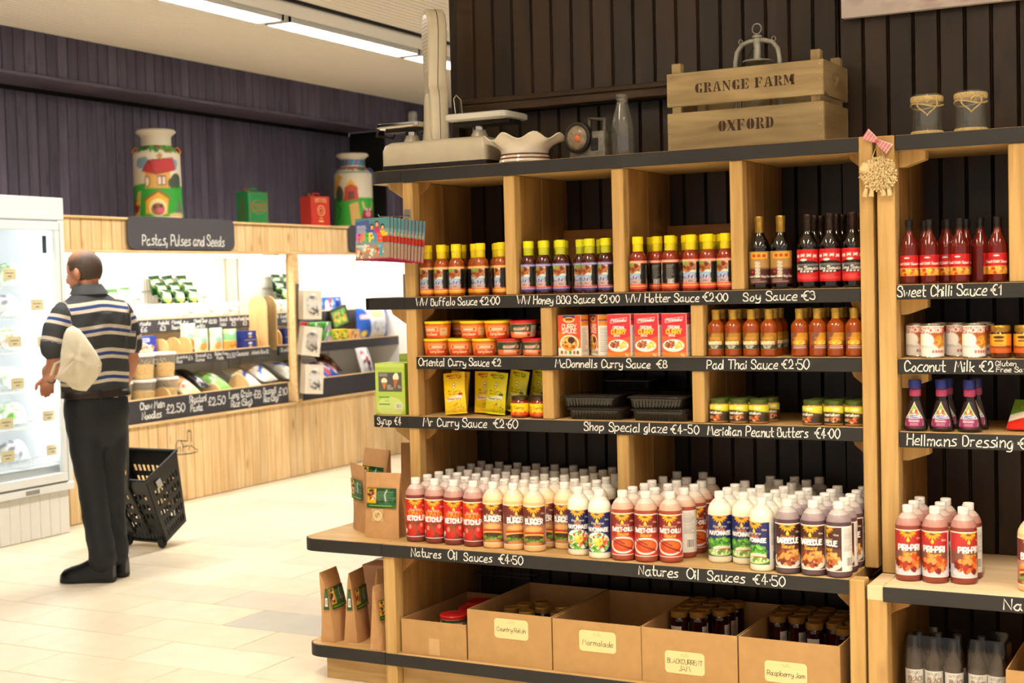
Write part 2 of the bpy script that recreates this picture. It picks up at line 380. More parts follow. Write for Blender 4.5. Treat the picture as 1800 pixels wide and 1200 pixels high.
# floor: running bond of stone tiles over a grout bed
fl = thing('floor', None, None); del_keys = None; tag(fl, kind='structure')
wpart('grout_bed', MB().box(-7.7, 2.6, -3.2, 12, -.06, -.0035), M_grout, fl)
TM = []
for m_ in M_tile: TM.append(MB().box(-.3153, .3153, -.1553, .1553, -.02, 0, .002).mesh('tile', m_))
R = random.Random(5); nt_ = 0; far = MB()
for j in range(-12, 26):
    y = 3.975+.315*j+.1575; sh = .3175 if j % 2 else 0
    for i in range(-18, 11):
        x = -3.81+.3175+.635*i+sh; k = R.choices(range(5), [5, 4, 4, .6, .1])[0]
        if j == 3 and i == -1: k = 4
        if -7.3 < x < -2.7 and 3.2 < y < 10.5 and not (x > -3.0 and y > 4.3):
            obj('tile', TM[k], fl, (x, y, 0)); nt_ += 1
        else: far.box(x-.316, x+.316, y-.156, y+.156, -.02, 0)
tag(wpart('distant_tiles', far, M_tile[0], fl), kind='stuff')
# ceiling: narrow white boards along y, a plain field beyond the light trunking
ce = thing('ceiling', None, None); tag(ce, kind='structure')
cb = MB()
x = -7.14
while x < -5.56: cb.box(x, x+.046, -3, 12, CZ, CZ+.02, .004); x += .0555
x = -5.11
while x < 2.5: cb.box(x, x+.046, -3, 12, CZ, CZ+.02, .004); x += .0555
tag(wpart('ceiling_boards', cb, M_ceil, ce), kind='stuff')
wpart('ceiling_backing', MB().box(-7.7, 2.6, -3.2, 12, CZ+.012, CZ+.06), mat('ceiling_gap', '#b3a999', .7), ce)
# light trunking with louvred fluorescents
M_metalw = mat('white_enamel_sheet', '#e4e2de', .4)
M_tube = mat('fluorescent_tube', '#fff6e6', .4, emit=9)
M_louvre = mat('bright_louvre', '#f4f4f2', .15, metal=.75)
tr = thing('ceiling_light_trunking', 'long white ceiling trunking carrying the louvred lights', 'trunking', (-5.3, 8, CZ))
wpart('casing', MB().box(-5.345, -5.123, 4.2, 11.6, CZ-.035, CZ-.002, .006), M_metalw, tr)
wpart('shadow_gap', MB().box(-5.123, -5.111, 4.2, 11.6, CZ-.02, CZ-.002), mat('gap_shade', '#2a2826', .8), tr)  # solid dark strip, coloured to stand in for the shade of a gap
def luminaire(x, y0, L, label, power, col, ang=0, spread=180):
    t = thing('ceiling_light', label, 'light', (x, y0+L/2, CZ), ang, 'louvred ceiling lights')
    b = MB(); b.box(-.095, .095, -L/2, -L/2+.02, -.068, -.001); b.box(-.095, .095, L/2-.02, L/2, -.068, -.001); b.box(-.095, -.088, -L/2, L/2, -.068, -.001); b.box(.088, .095, -L/2, L/2, -.068, -.001); b.box(-.09, .09, -L/2, L/2, -.006, -.001)
    obj('housing', b.mesh('housing', M_metalw), t)
    for s in (-.04, .04): obj('tube', MB().tube([(s, -L/2+.03, -.02), (s, L/2-.03, -.02)], .008, 8).mesh('tube', M_tube), t)
    lv = MB(); n = int(L/.035)
    for i in range(1, n): lv.box(-.085, .085, -L/2+L*i/n-.001, -L/2+L*i/n+.001, -.067, -.054)
    for s in (-.045, 0, .045): lv.box(s-.001, s+.001, -L/2+.02, L/2-.02, -.067, -.054)
    obj('louvre', lv.mesh('louvre', M_louvre, 0), t)
    ld = bpy.data.lights.new('lamp', 'AREA'); ld.shape = 'RECTANGLE'; ld.size = .17; ld.size_y = L-.05; ld.energy = power; ld.color = col; ld.spread = math.radians(spread)      # the louvre cuts off the shallow rays
    lo = bpy.data.objects.new('lamp', ld); COL.objects.link(lo); lo.parent = t; lo.location = (0, 0, -.05)
    return t
COOL = (1.0, .94, .86); WARM = (1.0, .87, .70)
for k, (y0, nm) in enumerate([(4.03, 'louvred fluorescent light nearest the chiller end of the trunking'), (5.61, 'second louvred fluorescent light along the trunking, above the shopper'), (7.215, 'third louvred fluorescent light along the trunking, left of the scale pillar'), (8.82, 'farthest louvred fluorescent light in view behind the scale pillar')]):
    luminaire(-5.447, y0, 1.55, nm, 52, COOL)
for k, (xx, y0) in enumerate([(-2.6, 1.9), (-.6, 1.9), (1.2, 1.9), (-2.6, -.6), (-.6, -.6), (1.2, -.6)]):
    luminaire(xx, y0, 1.52, 'louvred fluorescent light over the sauce aisle, out of view, %s' % ORD[k], 70 if k < 3 else 50, WARM, 0, 132)
# panelled wall behind the sauce shelves
wr = thing('wall_right', None, None); tag(wr, kind='structure')
P_ = .0863
def board(h, w=P_, bead=True):
    b = MB(); g = .0025; w2 = w-.0085 if bead else w-.004
    b.prism([(0, .016), (0, .004), (g, 0), (w2-g, 0), (w2, .004), (w2, .016)], 0, h, 'xy')
    if bead: b.prism([(w2+.0015, .016), (w2+.0015, .005), (w2+.004, .002), (w2+.0065, .005), (w2+.0065, .016)], 0, h, 'xy')
    return b
BU = board(CZ-2.18).mesh('board', M_dark, 0); BF = board(CZ).mesh('board', M_dark, 0); BL = board(2.18).mesh('board', M_dark, 0)
wpart('backing', MB().box(-2.86, 2.6, YB+.012, YB+.16, 0, CZ), mat('dark_groove', '#140e09', .8), wr)
k = 0
for i in range(0, 64):
    x = -2.868+P_*i
    if x > 2.4: break
    if x < -1.33: obj('board', BU, wr, (x, YB-.05, 2.18)); obj('board', BL, wr, (x, YB, 0))
    else: obj('board', BF, wr, (x, YB-.03, 0))
wpart('upper_packing', MB().box(-2.868, -1.33, YB-.035, YB+.014, 2.19, CZ), M_void, wr)
wpart('end_trim', MB().box(-2.9, -2.868, YB-.05, YB+.16, 0, CZ, .003), M_dark, wr)
wpart('ledge_rail', MB().box(-2.84, -1.33, YB-.085, YB-.02, 2.182, 2.215, .004).box(-2.84, -1.33, YB-.075, YB-.02, 2.215, 2.24, .006), M_darktrim, wr)
# far wall: blue-black boards under a boarded soffit
wl = thing('wall_left', None, None, (-7.5, 8, 0)); tag(wl, kind='structure')
PB = .094
def vboard(h, w=PB):
    return MB().prism([(.003, -.016), (0.003, -.007), (.008, 0), (w-.008, 0), (w-.003, -.007), (w-.003, -.016)], 0, h, 'xy').xf(Matrix(((0, 1, 0, 0), (1, 0, 0, 0), (0, 0, 1, 0), (0, 0, 0, 1))))
BS = vboard(CZ-2.945).mesh('soffit_board', M_purple, 0); BW = vboard(2.9).mesh('board', M_purple, 0)
for me in (BS, BW): me.flip_normals()
wpart('backing', MB().box(-7.7, -7.516, -3, 11.0, 0, CZ), M_void, wl)
y = 5.2
while y < 10.95: obj('board', BW, wl, (0, y-8, 0)); y += PB
y = 5.2
while y < 12: obj('soffit_board', BS, wl, (.40, y-8, 2.945)); y += PB
wpart('soffit_panel', MB().box(-7.55, -7.116, 5.0, 12, 2.935, CZ), M_purptrim, wl)
wpart('soffit_trim', MB().box(-7.125, -7.085, 5.0, 12, 2.925, 2.95, .004), M_purptrim, wl)
y = 10.99
BW2 = vboard(2.9).mesh('return_board', M_purple, 0); BW2.flip_normals()
while y < 12: obj('return_board', BW2, wl, (.40, y-8, 0)); y += PB
wpart('return_side', MB().box(-7.5, -7.116, 10.98, 11.0, 0, 2.93), M_void, wl)
wb = thing('wall_back', None, None, (-4.9, 12, 0)); tag(wb, kind='structure')
wpart('backing', MB().box(-7.7, 2.6, 12.0, 12.1, 0, CZ), M_purptrim, wb)

# ================================================================== SAUCE SHELVING (two bays side by side)
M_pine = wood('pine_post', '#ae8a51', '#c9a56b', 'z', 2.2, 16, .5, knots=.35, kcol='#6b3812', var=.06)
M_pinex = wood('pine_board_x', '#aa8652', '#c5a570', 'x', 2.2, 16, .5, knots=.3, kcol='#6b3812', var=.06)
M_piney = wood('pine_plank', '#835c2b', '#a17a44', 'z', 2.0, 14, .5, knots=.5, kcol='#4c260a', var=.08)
M_ply = wood('pale_plywood', '#d8bd92', '#e6d0aa', 'x', 2.5, 10, .5, var=.05)
M_black = mat('blackboard_paint', '#222121', .55, noise=.16, nscale=14, bump=.03)
M_chalk = mat('chalk_white', '#e9e7e2', .9, noise=.12, nscale=90)
def wtext(parent, txt, x, z, size, y, w=.0042, seed=0, col=None, cond=.82, jit=.35, name='lettering', slant=.05, maxw=None):
    L = parent.location if parent.parent is None else parent.parent.location+parent.location
    for st in word_strokes(txt, size, slant, 1.7, cond, jit, seed, maxw):
        b = MB(); ribbon(b, st, w, lambda a, c: (x+a-L[0], y-L[1], z+c-L[2])); obj(name, b.mesh(name, col or M_chalk, 0), parent)
def shelf_unit(name, label, X0, X1, pw0, pw1, levels, low, base, endcap):
    """X0..X1 outer; pw = post widths; levels = [(z0,z1,strip_x0,strip_x1)]; low/base = (z0,z1)"""
    t = thing(name, label, 'shelving', ((X0+X1)/2, 4.7, 0))
    zt = levels[0][1]
    for nm, xa, xb, up_ in (('left', X0, X0+pw0, 1), ('right', X1-pw1, X1, 1)):
        wpart('post', MB().box(xa, xb, YU+(.0005 if nm == 'left' and endcap else -.012), YU+.05, low[1], zt-(.048 if nm == 'left' and endcap else 0), .003), M_pine, t)
        wpart('lower_post', MB().box(xa-.002, xb+.002, YL+(0 if nm == 'right' or not endcap else .002), YL+.06, 0, low[0] if nm == 'left' and endcap else low[1]-.0002, .003), M_pine, t)
        ia, ib = (xa+.004, xb) if nm == 'left' else (xa, xb-.004)
        for ya, yb in ((YU+.05, 4.80), (4.803, YB-.002)):
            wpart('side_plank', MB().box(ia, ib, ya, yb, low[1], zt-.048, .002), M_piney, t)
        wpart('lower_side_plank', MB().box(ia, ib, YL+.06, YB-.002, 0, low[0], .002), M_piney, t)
    return t
U1 = shelf_unit('sauce_shelving', 'pine sauce shelving with black chalk-lettered edges, rounded end at left', -2.891, -1.101, .045, .044, [(1.895, 1.942)], (.4985, .545), (.09, .135), True)
U2 = shelf_unit('sauce_shelving', 'pine shelving at the right edge with sweet chilli sauce and coconut milk', -1.0885, .12, .0565, .05, [(1.892, 1.94)], (.484, .531), (.09, .135), False)
def rounded_cap(xl, xr, y0, y1, r, n=8):
    P = [(xr, y0), (xr, y1)] + [(xl+r*(1-math.sin(a)), y1-r*(1-math.cos(a))) for a in np.linspace(0, math.pi/2, n)] + [(xl+r*(1-math.cos(a)), y0+r*(1-math.sin(a))) for a in np.linspace(0, math.pi/2, n)]
    return P[::-1]
def shelf(t, x0, x1, y0, z0, z1, sx0, sx1, cap=None, end_y1=None, tex=None, nm='shelf_board', ext=.9, ymax=None):
    """board with painted front edge; cap = left extent of the rounded end piece"""
    yb = ymax or YB-.004
    wpart(nm, MB().box(x0, x1, y0, yb, z0, z1, .002), tex or M_pinex, t)
    st = wpart('edge_strip', MB().box(sx0, sx1, y0-.007, y0-.0005, z0-.001, z1-.0015, .0015), M_black, t)
    if cap is not None:
        ey = end_y1 or yb; r = min(.07, (x0-cap)*.55)
        wpart('end_shelf', MB().prism(rounded_cap(cap, x0-.001, y0, ey, r), z0, z1, 'xy'), tex or M_pinex, t)
        P = rounded_cap(cap-.0035, x0, y0-.007, ey+.003, r+.0035); b = MB()
        P2 = [p for p in P if not (abs(p[0]-x0) < 1e-6)]
        Q2 = [p for p in rounded_cap(cap+.0005, x0, y0-.0005, ey-.0005, r) if not (abs(p[0]-x0) < 1e-6)]
        P2 = [(x0-.0005, y0-.007)]+P2 if P2[0][1] < P2[-1][1] else P2+[(x0-.0005, y0-.007)]
        Q2 = [(x0-.0005, y0-.0005)]+Q2 if Q2[0][1] < Q2[-1][1] else Q2+[(x0-.0005, y0-.0005)]
        rings = [[(p[0], p[1], z0-.001), (p[0], p[1], z1-.0015), (q[0], q[1], z1-.0015), (q[0], q[1], z0-.001)] for p, q in zip(P2, Q2)]
        b.loft(rings); wpart('end_edge', b, M_black, t, 40)
    return st
LV = dict(top=(1.895, 1.942), ww=(1.4115, 1.457), ori=(1.184, 1.231), mr=(.957, 1.002))
xi0, xi1 = -2.846, -1.145
s_top = shelf(U1, -2.891, xi1-.001, YU, *LV['top'], -2.891, xi1-.001, -3.05, 4.86)
s_ww = shelf(U1, xi0+.001, xi1-.001, YU+.0005, *LV['ww'], -2.891, xi1-.002, None)
s_or = shelf(U1, xi0+.001, xi1-.001, YU+.0005, *LV['ori'], xi0+.001, xi1-.002, None)
s_mr = shelf(U1, xi0+.001, xi1-.001, YU+.0005, *LV['mr'], -2.891, xi1-.002, None)
for (za, zb) in (LV['ww'], LV['mr']):
    P = rounded_cap(-3.065, -2.892, YU+.0005, 4.86, .03 if za > 1.2 else .06)
    wpart('end_shelf', MB().prism(P, za, zb, 'xy'), M_pinex, U1)
    wpart('end_edge', MB().box(-3.055 if za > 1.2 else -3.02, -2.8915, YU-.0065, YU, za-.001, zb-.0015, .001), M_black, U1)
    if za < 1.2:
        wpart('end_edge', MB().loft([[(x, y, za-.001), (x, y, zb-.0015), (x+.004, y+.004, zb-.0015), (x+.004, y+.004, za-.001)] for x, y in [(-3.02, YU-.0065), (-3.042, YU-.001), (-3.058, YU+.012), (-3.067, YU+.035), (-3.069, YU+.06), (-3.069, 4.86)]]), M_black, U1)
    else: wpart('end_edge', MB().box(-3.071, -3.0655, YU-.002, 4.86, za-.001, zb-.0015, .001), M_black, U1)
s_nat = shelf(U1, -2.893, xi1-.003, YL-.0, .4985, .545, -2.893, xi1-.002, -3.266, 5.0, M_pinex)
s_base = shelf(U1, -2.846, xi1-.004, YL+.006, .09, .135, -2.893, xi1-.002, None)
wpart('end_shelf', MB().prism(rounded_cap(-3.262, -2.896, YL+.006, 5.0, .07), .09, .135, 'xy'), M_pinex, U1)
P = [p for p in rounded_cap(-3.266, -2.894, YL-.001, 5.003, .0735) if p[0] < -2.895]; P = ([(-2.894, YL-.001)]+P) if P[0][1] < P[-1][1] else (P+[(-2.894, YL-.001)])
Q = [p for p in rounded_cap(-3.2615, -2.894, YL+.0055, 4.9995, .07) if p[0] < -2.895]; Q = ([(-2.894, YL+.0055)]+Q) if Q[0][1] < Q[-1][1] else (Q+[(-2.894, YL+.0055)])
wpart('end_edge', MB().loft([[(p[0], p[1], .089), (p[0], p[1], .1335), (q[0], q[1], .1335), (q[0], q[1], .089)] for p, q in zip(P, Q)]), M_black, U1, 40)
wpart('plinth', MB().box(-3.19, -2.895, YL+.04, YL+.062, 0, .0895, .002).box(-3.19, -3.168, YL+.062, 4.96, 0, .0895, .002), M_pinex, U1)
wpart('plinth', MB().box(-2.843, -1.148, YL+.04, YL+.062, 0, .0895, .002), M_pinex, U1)
def divider(t, x, z0, z1, w=.045, lo=False):
    wpart('divider', MB().box(x-w/2, x+w/2, YU+.001, YU+.05, z0, z1, .003), M_pine, t)
    for ya, yb in ((YU+.05, 4.80), (4.803, YB-.006)):
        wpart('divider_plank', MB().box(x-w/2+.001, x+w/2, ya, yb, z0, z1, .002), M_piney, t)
for x in (-2.432, -2.0, -1.564): divider(U1, x, 1.4575, 1.8945)
for x in (-2.292, -1.713): divider(U1, x, 1.2315, 1.411); divider(U1, x, 1.0025, 1.1835)
divider(U1, -2.001, .5455, .9565)
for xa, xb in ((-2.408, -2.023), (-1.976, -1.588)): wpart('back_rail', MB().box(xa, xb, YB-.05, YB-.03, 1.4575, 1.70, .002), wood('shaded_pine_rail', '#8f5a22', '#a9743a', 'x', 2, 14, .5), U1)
for z in (1.411, 1.1835, .9565, 1.8945):                                     # corner blocks under the shelves
    for s, xx in ((1, xi0+.0005), (-1, xi1-.0005)):
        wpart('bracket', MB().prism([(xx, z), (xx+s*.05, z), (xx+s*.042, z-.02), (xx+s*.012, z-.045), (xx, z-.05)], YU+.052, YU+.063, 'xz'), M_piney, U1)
for s, xx in ((1, xi0+.0005), (-1, xi1-.003)):
    wpart('bracket', MB().prism([(xx, .4975), (xx+s*.06, .4975), (xx+s*.05, .475), (xx+s*.012, .44), (xx, .43)], YL+.062, YL+.1, 'xz'), M_piney, U1)
for z in (1.8945, 1.4105, .9565):
    wpart('bracket', MB().prism([(-2.8925, z), (-2.99, z), (-2.98, z-.02), (-2.90, z-.07), (-2.8925, z-.075)], YU+.05, YU+.07, 'xz'), M_pine, U1)
L2 = dict(top=(1.892, 1.94), ww=(1.417, 1.464), ori=(1.179, 1.227), mr=(.943, .992))
x20, x21 = -1.032, .07
for k_, (za, zb) in L2.items():
    st_ = shelf(U2, x20+.001, x21-.001, YU+.0005, za, zb, x20+.002, x21-.002); L2[k_] = (za, zb, st_)
s2_nat = shelf(U2, -1.041, x21-.001, YL+.001, .484, .531, -1.040, x21-.002, tex=M_ply)
wpart('post_cap', MB().box(-1.0905, -1.0415, YL-.001, YU-.013, .4845, .5315, .002), M_ply, U2)
s2_base = shelf(U2, -1.030, x21-.004, YL+.006, .09, .135, -1.030, x21-.004)
wpart('plinth', MB().box(-1.028, .066, YL+.04, YL+.062, 0, .0895, .002), M_pinex, U2)
divider(U2, -.662, 1.4645, 1.8915, .052)
for z in (1.4165, 1.1785, .9425, 1.8915):
    wpart('bracket', MB().prism([(x20+.0005, z), (x20+.085, z), (x20+.085, z-.028), (x20+.02, z-.05), (x20+.0005, z-.05)], YU+.052, YU+.1, 'xz'), M_pine, U2)
wpart('bracket', MB().prism([(-1.031, .4835), (-.97, .4835), (-.975, .46), (-1.02, .44), (-1.031, .43)], YL+.062, YL+.1, 'xz'), M_piney, U2)
# chalk lettering on the shelf edges
yt = YU-.0068; yl = YL-.0072
for st_, tx, x0, x1, z, s, y, sd in [
    (s_ww, 'WW Buffalo Sauce €2·00', -2.839, -2.482, 1.424, .027, yt, 1), (s_ww, 'WW Honey BBQ Sauce €2·00', -2.404, -2.0, 1.423, .027, yt, 2), (s_ww, 'WW Hotter Sauce €2·00', -1.973, -1.601, 1.422, .027, yt, 3), (s_ww, 'Soy Sauce €3', -1.543, -1.30, 1.421, .028, yt, 4),
    (s_or, 'Oriental Curry Sauce €2', -2.834, -2.481, 1.196, .027, yt, 5), (s_or, 'McDonnells Curry Sauce  €8', -2.255, -1.825, 1.193, .027, yt, 6), (s_or, 'Pad Thai Sauce €2·50', -1.677, -1.326, 1.192, .030, yt, 7),
    (s_mr, 'Mr Curry Sauce  €2·60', -2.822, -2.421, .967, .030, yt, 8), (s_mr, 'Shop Special glaze €4-50', -2.146, -1.714, .967, .030, yt, 9), (s_mr, 'Meridian Peanut Butters  €4·00', -1.679, -1.226, .964, .031, yt, 10),
    (L2['ww'][2], 'Sweet Chilli Sauce €1', -1.029, -.715, 1.426, .032, yt, 11), (L2['ori'][2], 'Coconut  Milk €2', -1.009, -.74, 1.188, .032, yt, 12), (L2['mr'][2], 'Hellmans Dressing €1', -1.005, -.635, .951, .034, yt, 13),
    (s_nat, 'Natures  Oil  Sauces  €4·50', -2.762, -2.304, .509, .029, yl, 14), (s_nat, 'Natures  Oil  Sauces  €4·50', -1.858, -1.356, .508, .031, yl, 15), (s2_nat, 'Natures Oil', -.682, -.44, .492, .031, YL-.0062, 16)]:
    wtext(st_, tx, x0, z, s, y, .0036, sd, maxw=x1-x0)
wtext(L2['ori'][2], 'Gluten', -.73, 1.206, .014, yt, .002, 3, maxw=.06); wtext(L2['ori'][2], 'Free Satay', -.728, 1.187, .014, yt, .002, 3, maxw=.11)
ec = [o for o in U1.children if o.name.startswith('end_edge') and 'end_edge' in o.name]
wtext(s_mr, 'Syrup €4', -3.03, .968, .028, yt, .003, 4, maxw=.105)
# ================================================================== PRODUCTS ON THE SAUCE SHELVES
def plastic(name, col, rough=.3, sss=0): return mat('plastic_'+name, col, rough, sss=sss)
M_capw = plastic('white_cap', '#f1efe9', .35)
ZN = .5455
def nat_label(kind):
    a = Art(280, 201, '#ffffff', 140)
    bgc = {'ketchup': '#b3221f', 'burger': '#a4604c', 'mayo': '#20265f', 'garlic': '#20265f', 'chilli': '#a3302a', 'bbq': '#4a2626', 'piri': '#8a4238'}[kind]
    a.rect(0, 0, 180, 201, bgc)
    if kind == 'ketchup': a.rect(0, 40, 180, 201, '#c9251f'); a.poly([(0, 0), (180, 0), (180, 70), (90, 95), (0, 60)], '#8f1a18')
    if kind == 'burger': a.rect(0, 105, 180, 201, '#6a2b25'); a.rect(0, 0, 180, 105, '#b07a62')
    if kind == 'bbq': a.rect(0, 100, 180, 201, '#43221f'); a.rect(0, 0, 180, 100, '#5d332c')
    if kind == 'piri': a.rect(0, 120, 180, 201, '#b22b2a'); a.rect(0, 60, 180, 120, '#7c4a40'); a.rect(0, 0, 180, 60, '#b9b6c4')
    if kind == 'chilli': a.rect(0, 130, 180, 201, '#7e2524'); a.rect(0, 0, 180, 90, '#c23a32')
    # sunflower crest hanging from the top edge, with a drop of oil
    for i in range(9):
        t = math.pi+math.pi*(i+.5)/9; c, s = math.cos(t), math.sin(t)
        a.poly([(100+18*c-9*s, 200+16*s+9*c), (100+18*c+9*s, 200+16*s-9*c), (100+46*c, 201+40*s)], '#f0b01e' if i % 2 else '#e0921a')
    a.ell(100, 203, 24, 17, '#5a2a16'); a.text('NATURES', 100, 192, 7, '#f4d24a', .22, cond=.8)
    a.ell(100, 156, 7, 8, '#f6c936'); a.poly([(94, 159), (106, 159), (100, 172)], '#f6c936')
    a.text('1 litre', 150, 160, 7, '#f0e0d0', .18)
    if kind == 'ketchup':
        a.text('Easy-Serve', 100, 140, 9, '#f4e6d0', .14, slant=.3); a.text('TOMATO', 100, 116, 20, '#f29a1c', .2, maxw=92); a.text('KETCHUP', 100, 88, 22, '#ffffff', .27, maxw=106)
        a.ell(78, 42, 34, 36, '#c4211b'); a.ell(142, 50, 30, 32, '#cf2a1e'); a.ell(68, 54, 9, 12, '#f08a78'); a.ell(132, 62, 8, 10, '#f08a78')
        for P in ([(60, 78), (84, 66), (110, 80)], [(84, 66), (88, 44)], [(96, 70), (112, 20), (116, 4)], [(130, 82), (142, 74), (160, 84)]): a.line(P, 5, '#35602a')
        a.ell(24, 24, 26, 12, '#e9e6e2', .6)
    elif kind == 'burger':
        a.text('Easy-Serve', 100, 140, 9, '#f4e6d0', .14, slant=.3); a.text('BURGER', 100, 112, 24, '#ffffff', .27, maxw=98); a.text('Sauce', 100, 98, 10, '#e8a62a', .2)
        a.rect(0, 0, 180, 22, '#8a4a38'); a.ell(98, 78, 56, 22, '#c98a4c'); a.ell(98, 86, 46, 12, '#dda868'); a.ell(98, 62, 60, 10, '#b8271c'); a.ell(98, 54, 60, 8, '#eec24a'); a.poly([(50, 56), (100, 34), (140, 56)], '#f0b93a'); a.ell(98, 42, 54, 14, '#4a2618'); a.blobs(98, 28, 58, 9, ['#4f8c2c', '#6fae3c', '#3a6b22'], 40, 7, 4); a.ell(98, 12, 46, 10, '#c48443')
    elif kind in ('mayo', 'garlic'):
        a.rect(0, 60, 180, 66, '#2e3a86'); a.text('Easy-Serve', 100, 142, 9, '#f4e6d0', .14, slant=.3); a.text('Real' if kind == 'mayo' else 'Garlic', 100, 128, 13, '#e0832a', .18, slant=.2); a.text('MAYONNAISE', 100, 106, 18, '#ffffff', .23, maxw=116)
        if kind == 'mayo':
            a.ell(100, 52, 66, 50, '#eef0ec'); a.blobs(100, 50, 58, 44, ['#5fa83a', '#7fc24c', '#3f7d2a', '#f2f2e6', '#e8462e', '#f0a428', '#ece6c8'], 90, 11, 9); a.ell(104, 58, 24, 22, '#f4c445'); a.ell(94, 66, 12, 10, '#f8dc86'); a.blobs(100, 50, 50, 40, ['#26241f', '#e8502e'], 10, 5, 3)
        else:
            a.rect(0, 0, 180, 30, '#2b6a3a'); a.ell(100, 24, 74, 16, '#c9dc7c'); a.blobs(98, 66, 62, 28, ['#3f8a2e', '#5cab3a', '#2d6a24', '#7cc24a'], 110, 10, 5); a.ell(112, 44, 48, 12, '#eddfc8'); a.ell(120, 34, 42, 9, '#b5452e'); a.blobs(100, 26, 62, 10, ['#4f9a32', '#7cba48', '#f0ead8'], 40, 8, 8)
    elif kind == 'chilli':
        a.text('Easy-Serve', 100, 142, 9, '#f0c89a', .14, slant=.3); a.text('SWEET-CHILLI', 100, 116, 18, '#ffffff', .22, maxw=118); a.text('Sauce', 100, 96, 15, '#f0b428', .2, slant=.25)
        a.ell(100, 50, 72, 40, '#efe6e0'); a.ell(102, 50, 60, 32, '#c4441e'); a.ell(112, 54, 40, 20, '#d8641f'); a.line([(40, 74), (96, 48), (150, 28)], 9, '#8e1c16'); a.line([(52, 82), (110, 56)], 6, '#7a1612')
    elif kind == 'bbq':
        a.text('Easy-Serve', 100, 140, 9, '#e0a060', .14, slant=.3); a.text('BARBECUE', 100, 114, 22, '#ffffff', .25, maxw=108); a.text('Sauce', 100, 92, 16, '#eab02a', .2, slant=.25)
        a.ell(100, 36, 78, 36, '#d9d4cc'); a.blobs(104, 50, 58, 32, ['#7a2c16', '#9c4520', '#b8672c', '#5c1e10', '#d0964a'], 90, 12, 6); a.blobs(132, 64, 34, 20, ['#dcae62', '#c9924a'], 24, 8, 4)
    elif kind == 'piri':
        a.text('PIRI-PIRI', 104, 112, 23, '#ffffff', .27, maxw=100); a.text('Sauce', 104, 92, 16, '#eab02a', .2, slant=.25)
        a.ell(104, 22, 80, 24, '#d6d6e0'); a.blobs(104, 56, 62, 32, ['#a82c16', '#c8481c', '#d8762c', '#7a1c10', '#e09a50'], 90, 14, 12)
    a.rect(0, 0, 6, 201, '#f2e9e2'); a.rect(176, 0, 280, 201, '#e9e6e2'); a.textlines(184, 90, 246, 192, 22, '#8c8884'); a.barcode(196, 22, 238, 66); a.rect(0, 0, 280, 4, '#efe9e2'); a.rect(0, 197, 280, 201, '#efe9e2')
    return a
def squeeze(kind, liq, upper):
    Lq = mat('sauce_'+kind, liq, .28, spec=.5); Up = mat('frosted_bottle_'+kind, upper, .35); Tp = mat('frosted_neck_'+kind, [(a_+2*b_)/3 for a_, b_ in zip([int(upper[i:i+2], 16)/255 for i in (1, 3, 5)], (.80, .79, .76))], .3)
    body = MB().lathe([(0, 0), (.036, 0), (.0398, .004), (.0402, .01), (.0402, .166), (.0396, .176, 1), (.037, .186, 1), (.031, .198, 2), (.023, .208, 2), (.0165, .2135, 2), (.0155, .216, 2), (.0, .216, 2)], 24).mesh('bottle_body', [Lq, Up, Tp], 50)
    cap = MB().lathe([(0, .2155), (.0168, .2155), (.017, .2165), (.017, .2265), (.0164, .2268), (.0164, .228), (.017, .2283), (.017, .2345), (.0158, .237), (0, .2372)], 20).box(-.006, .006, -.0185, -.015, .228, .2305).mesh('cap', M_capw, 30)
    lab = cyl_label('label', nat_label(kind), .0405, .02, .164, -100, 180)
    return [('bottle_body', body), ('cap', cap), ('label', lab)]
NK = {'ketchup': squeeze('ketchup', '#7d3a33', '#b98d84'), 'burger': squeeze('burger', '#e9bf85', '#ecd2a8'), 'mayo': squeeze('mayo', '#f0e8cf', '#f3eedd'), 'garlic': squeeze('garlic', '#efe6cc', '#f0ead8'), 'chilli': squeeze('chilli', '#9c4632', '#c9a58f'), 'bbq': squeeze('bbq', '#574048', '#97868a'), 'piri': squeeze('piri', '#8a4036', '#b58379')}
NN = {'ketchup': 'tomato ketchup', 'burger': 'burger sauce', 'mayo': 'real mayonnaise', 'garlic': 'garlic mayonnaise', 'chilli': 'sweet chilli sauce', 'bbq': 'barbecue sauce', 'piri': 'piri-piri sauce'}
R = random.Random(11)
def rowlabel(kind, row, col): return '%s squeeze bottle, %s from left, %s row' % (NN[kind], ORD[col], 'front' if row == 0 else ORD[row]+' ')
def nat(kind, x, y, row, col, rz, z=ZN):
    lb = '%s squeeze bottle, %s %s, %s from the left' % (NN[kind], 'front row' if row == 0 else ORD[row]+' row', 'of its block', ORD[col])
    put(NK[kind], 'squeeze_bottle', lb, 'bottle', (x, y, z), math.radians(rz), 'litre %s bottles' % NN[kind])
cols = [('ketchup', 0), ('ketchup', 1), ('ketchup', 2), ('ketchup', 3), ('burger', 0), ('burger', 1), ('burger', 2), ('burger', 3), ('mayo', 0)]
frot = [26, 22, 24, 22, 18, 40, 24, 0, 20, 8]
for c, (kd, ci) in enumerate(cols):
    for r in range(7):
        if c == 7 and r == 0: continue
        x = -2.802+.0845*c+R.uniform(-.0012, .0012); y = 4.472-.003*c+.0845*r*(1-.0007*c)
        if y > YB-.044: y = YB-.044
        if c == 8: x = -2.117+(-.006 if r else 0)
        if c == 7: x -= .002
        nat(kd, x, y, r, ci, frot[c]+R.uniform(-4, 4) if r == 0 else R.uniform(-30, 30))
nat('mayo', -2.024, 4.420, 0, 1, 10)
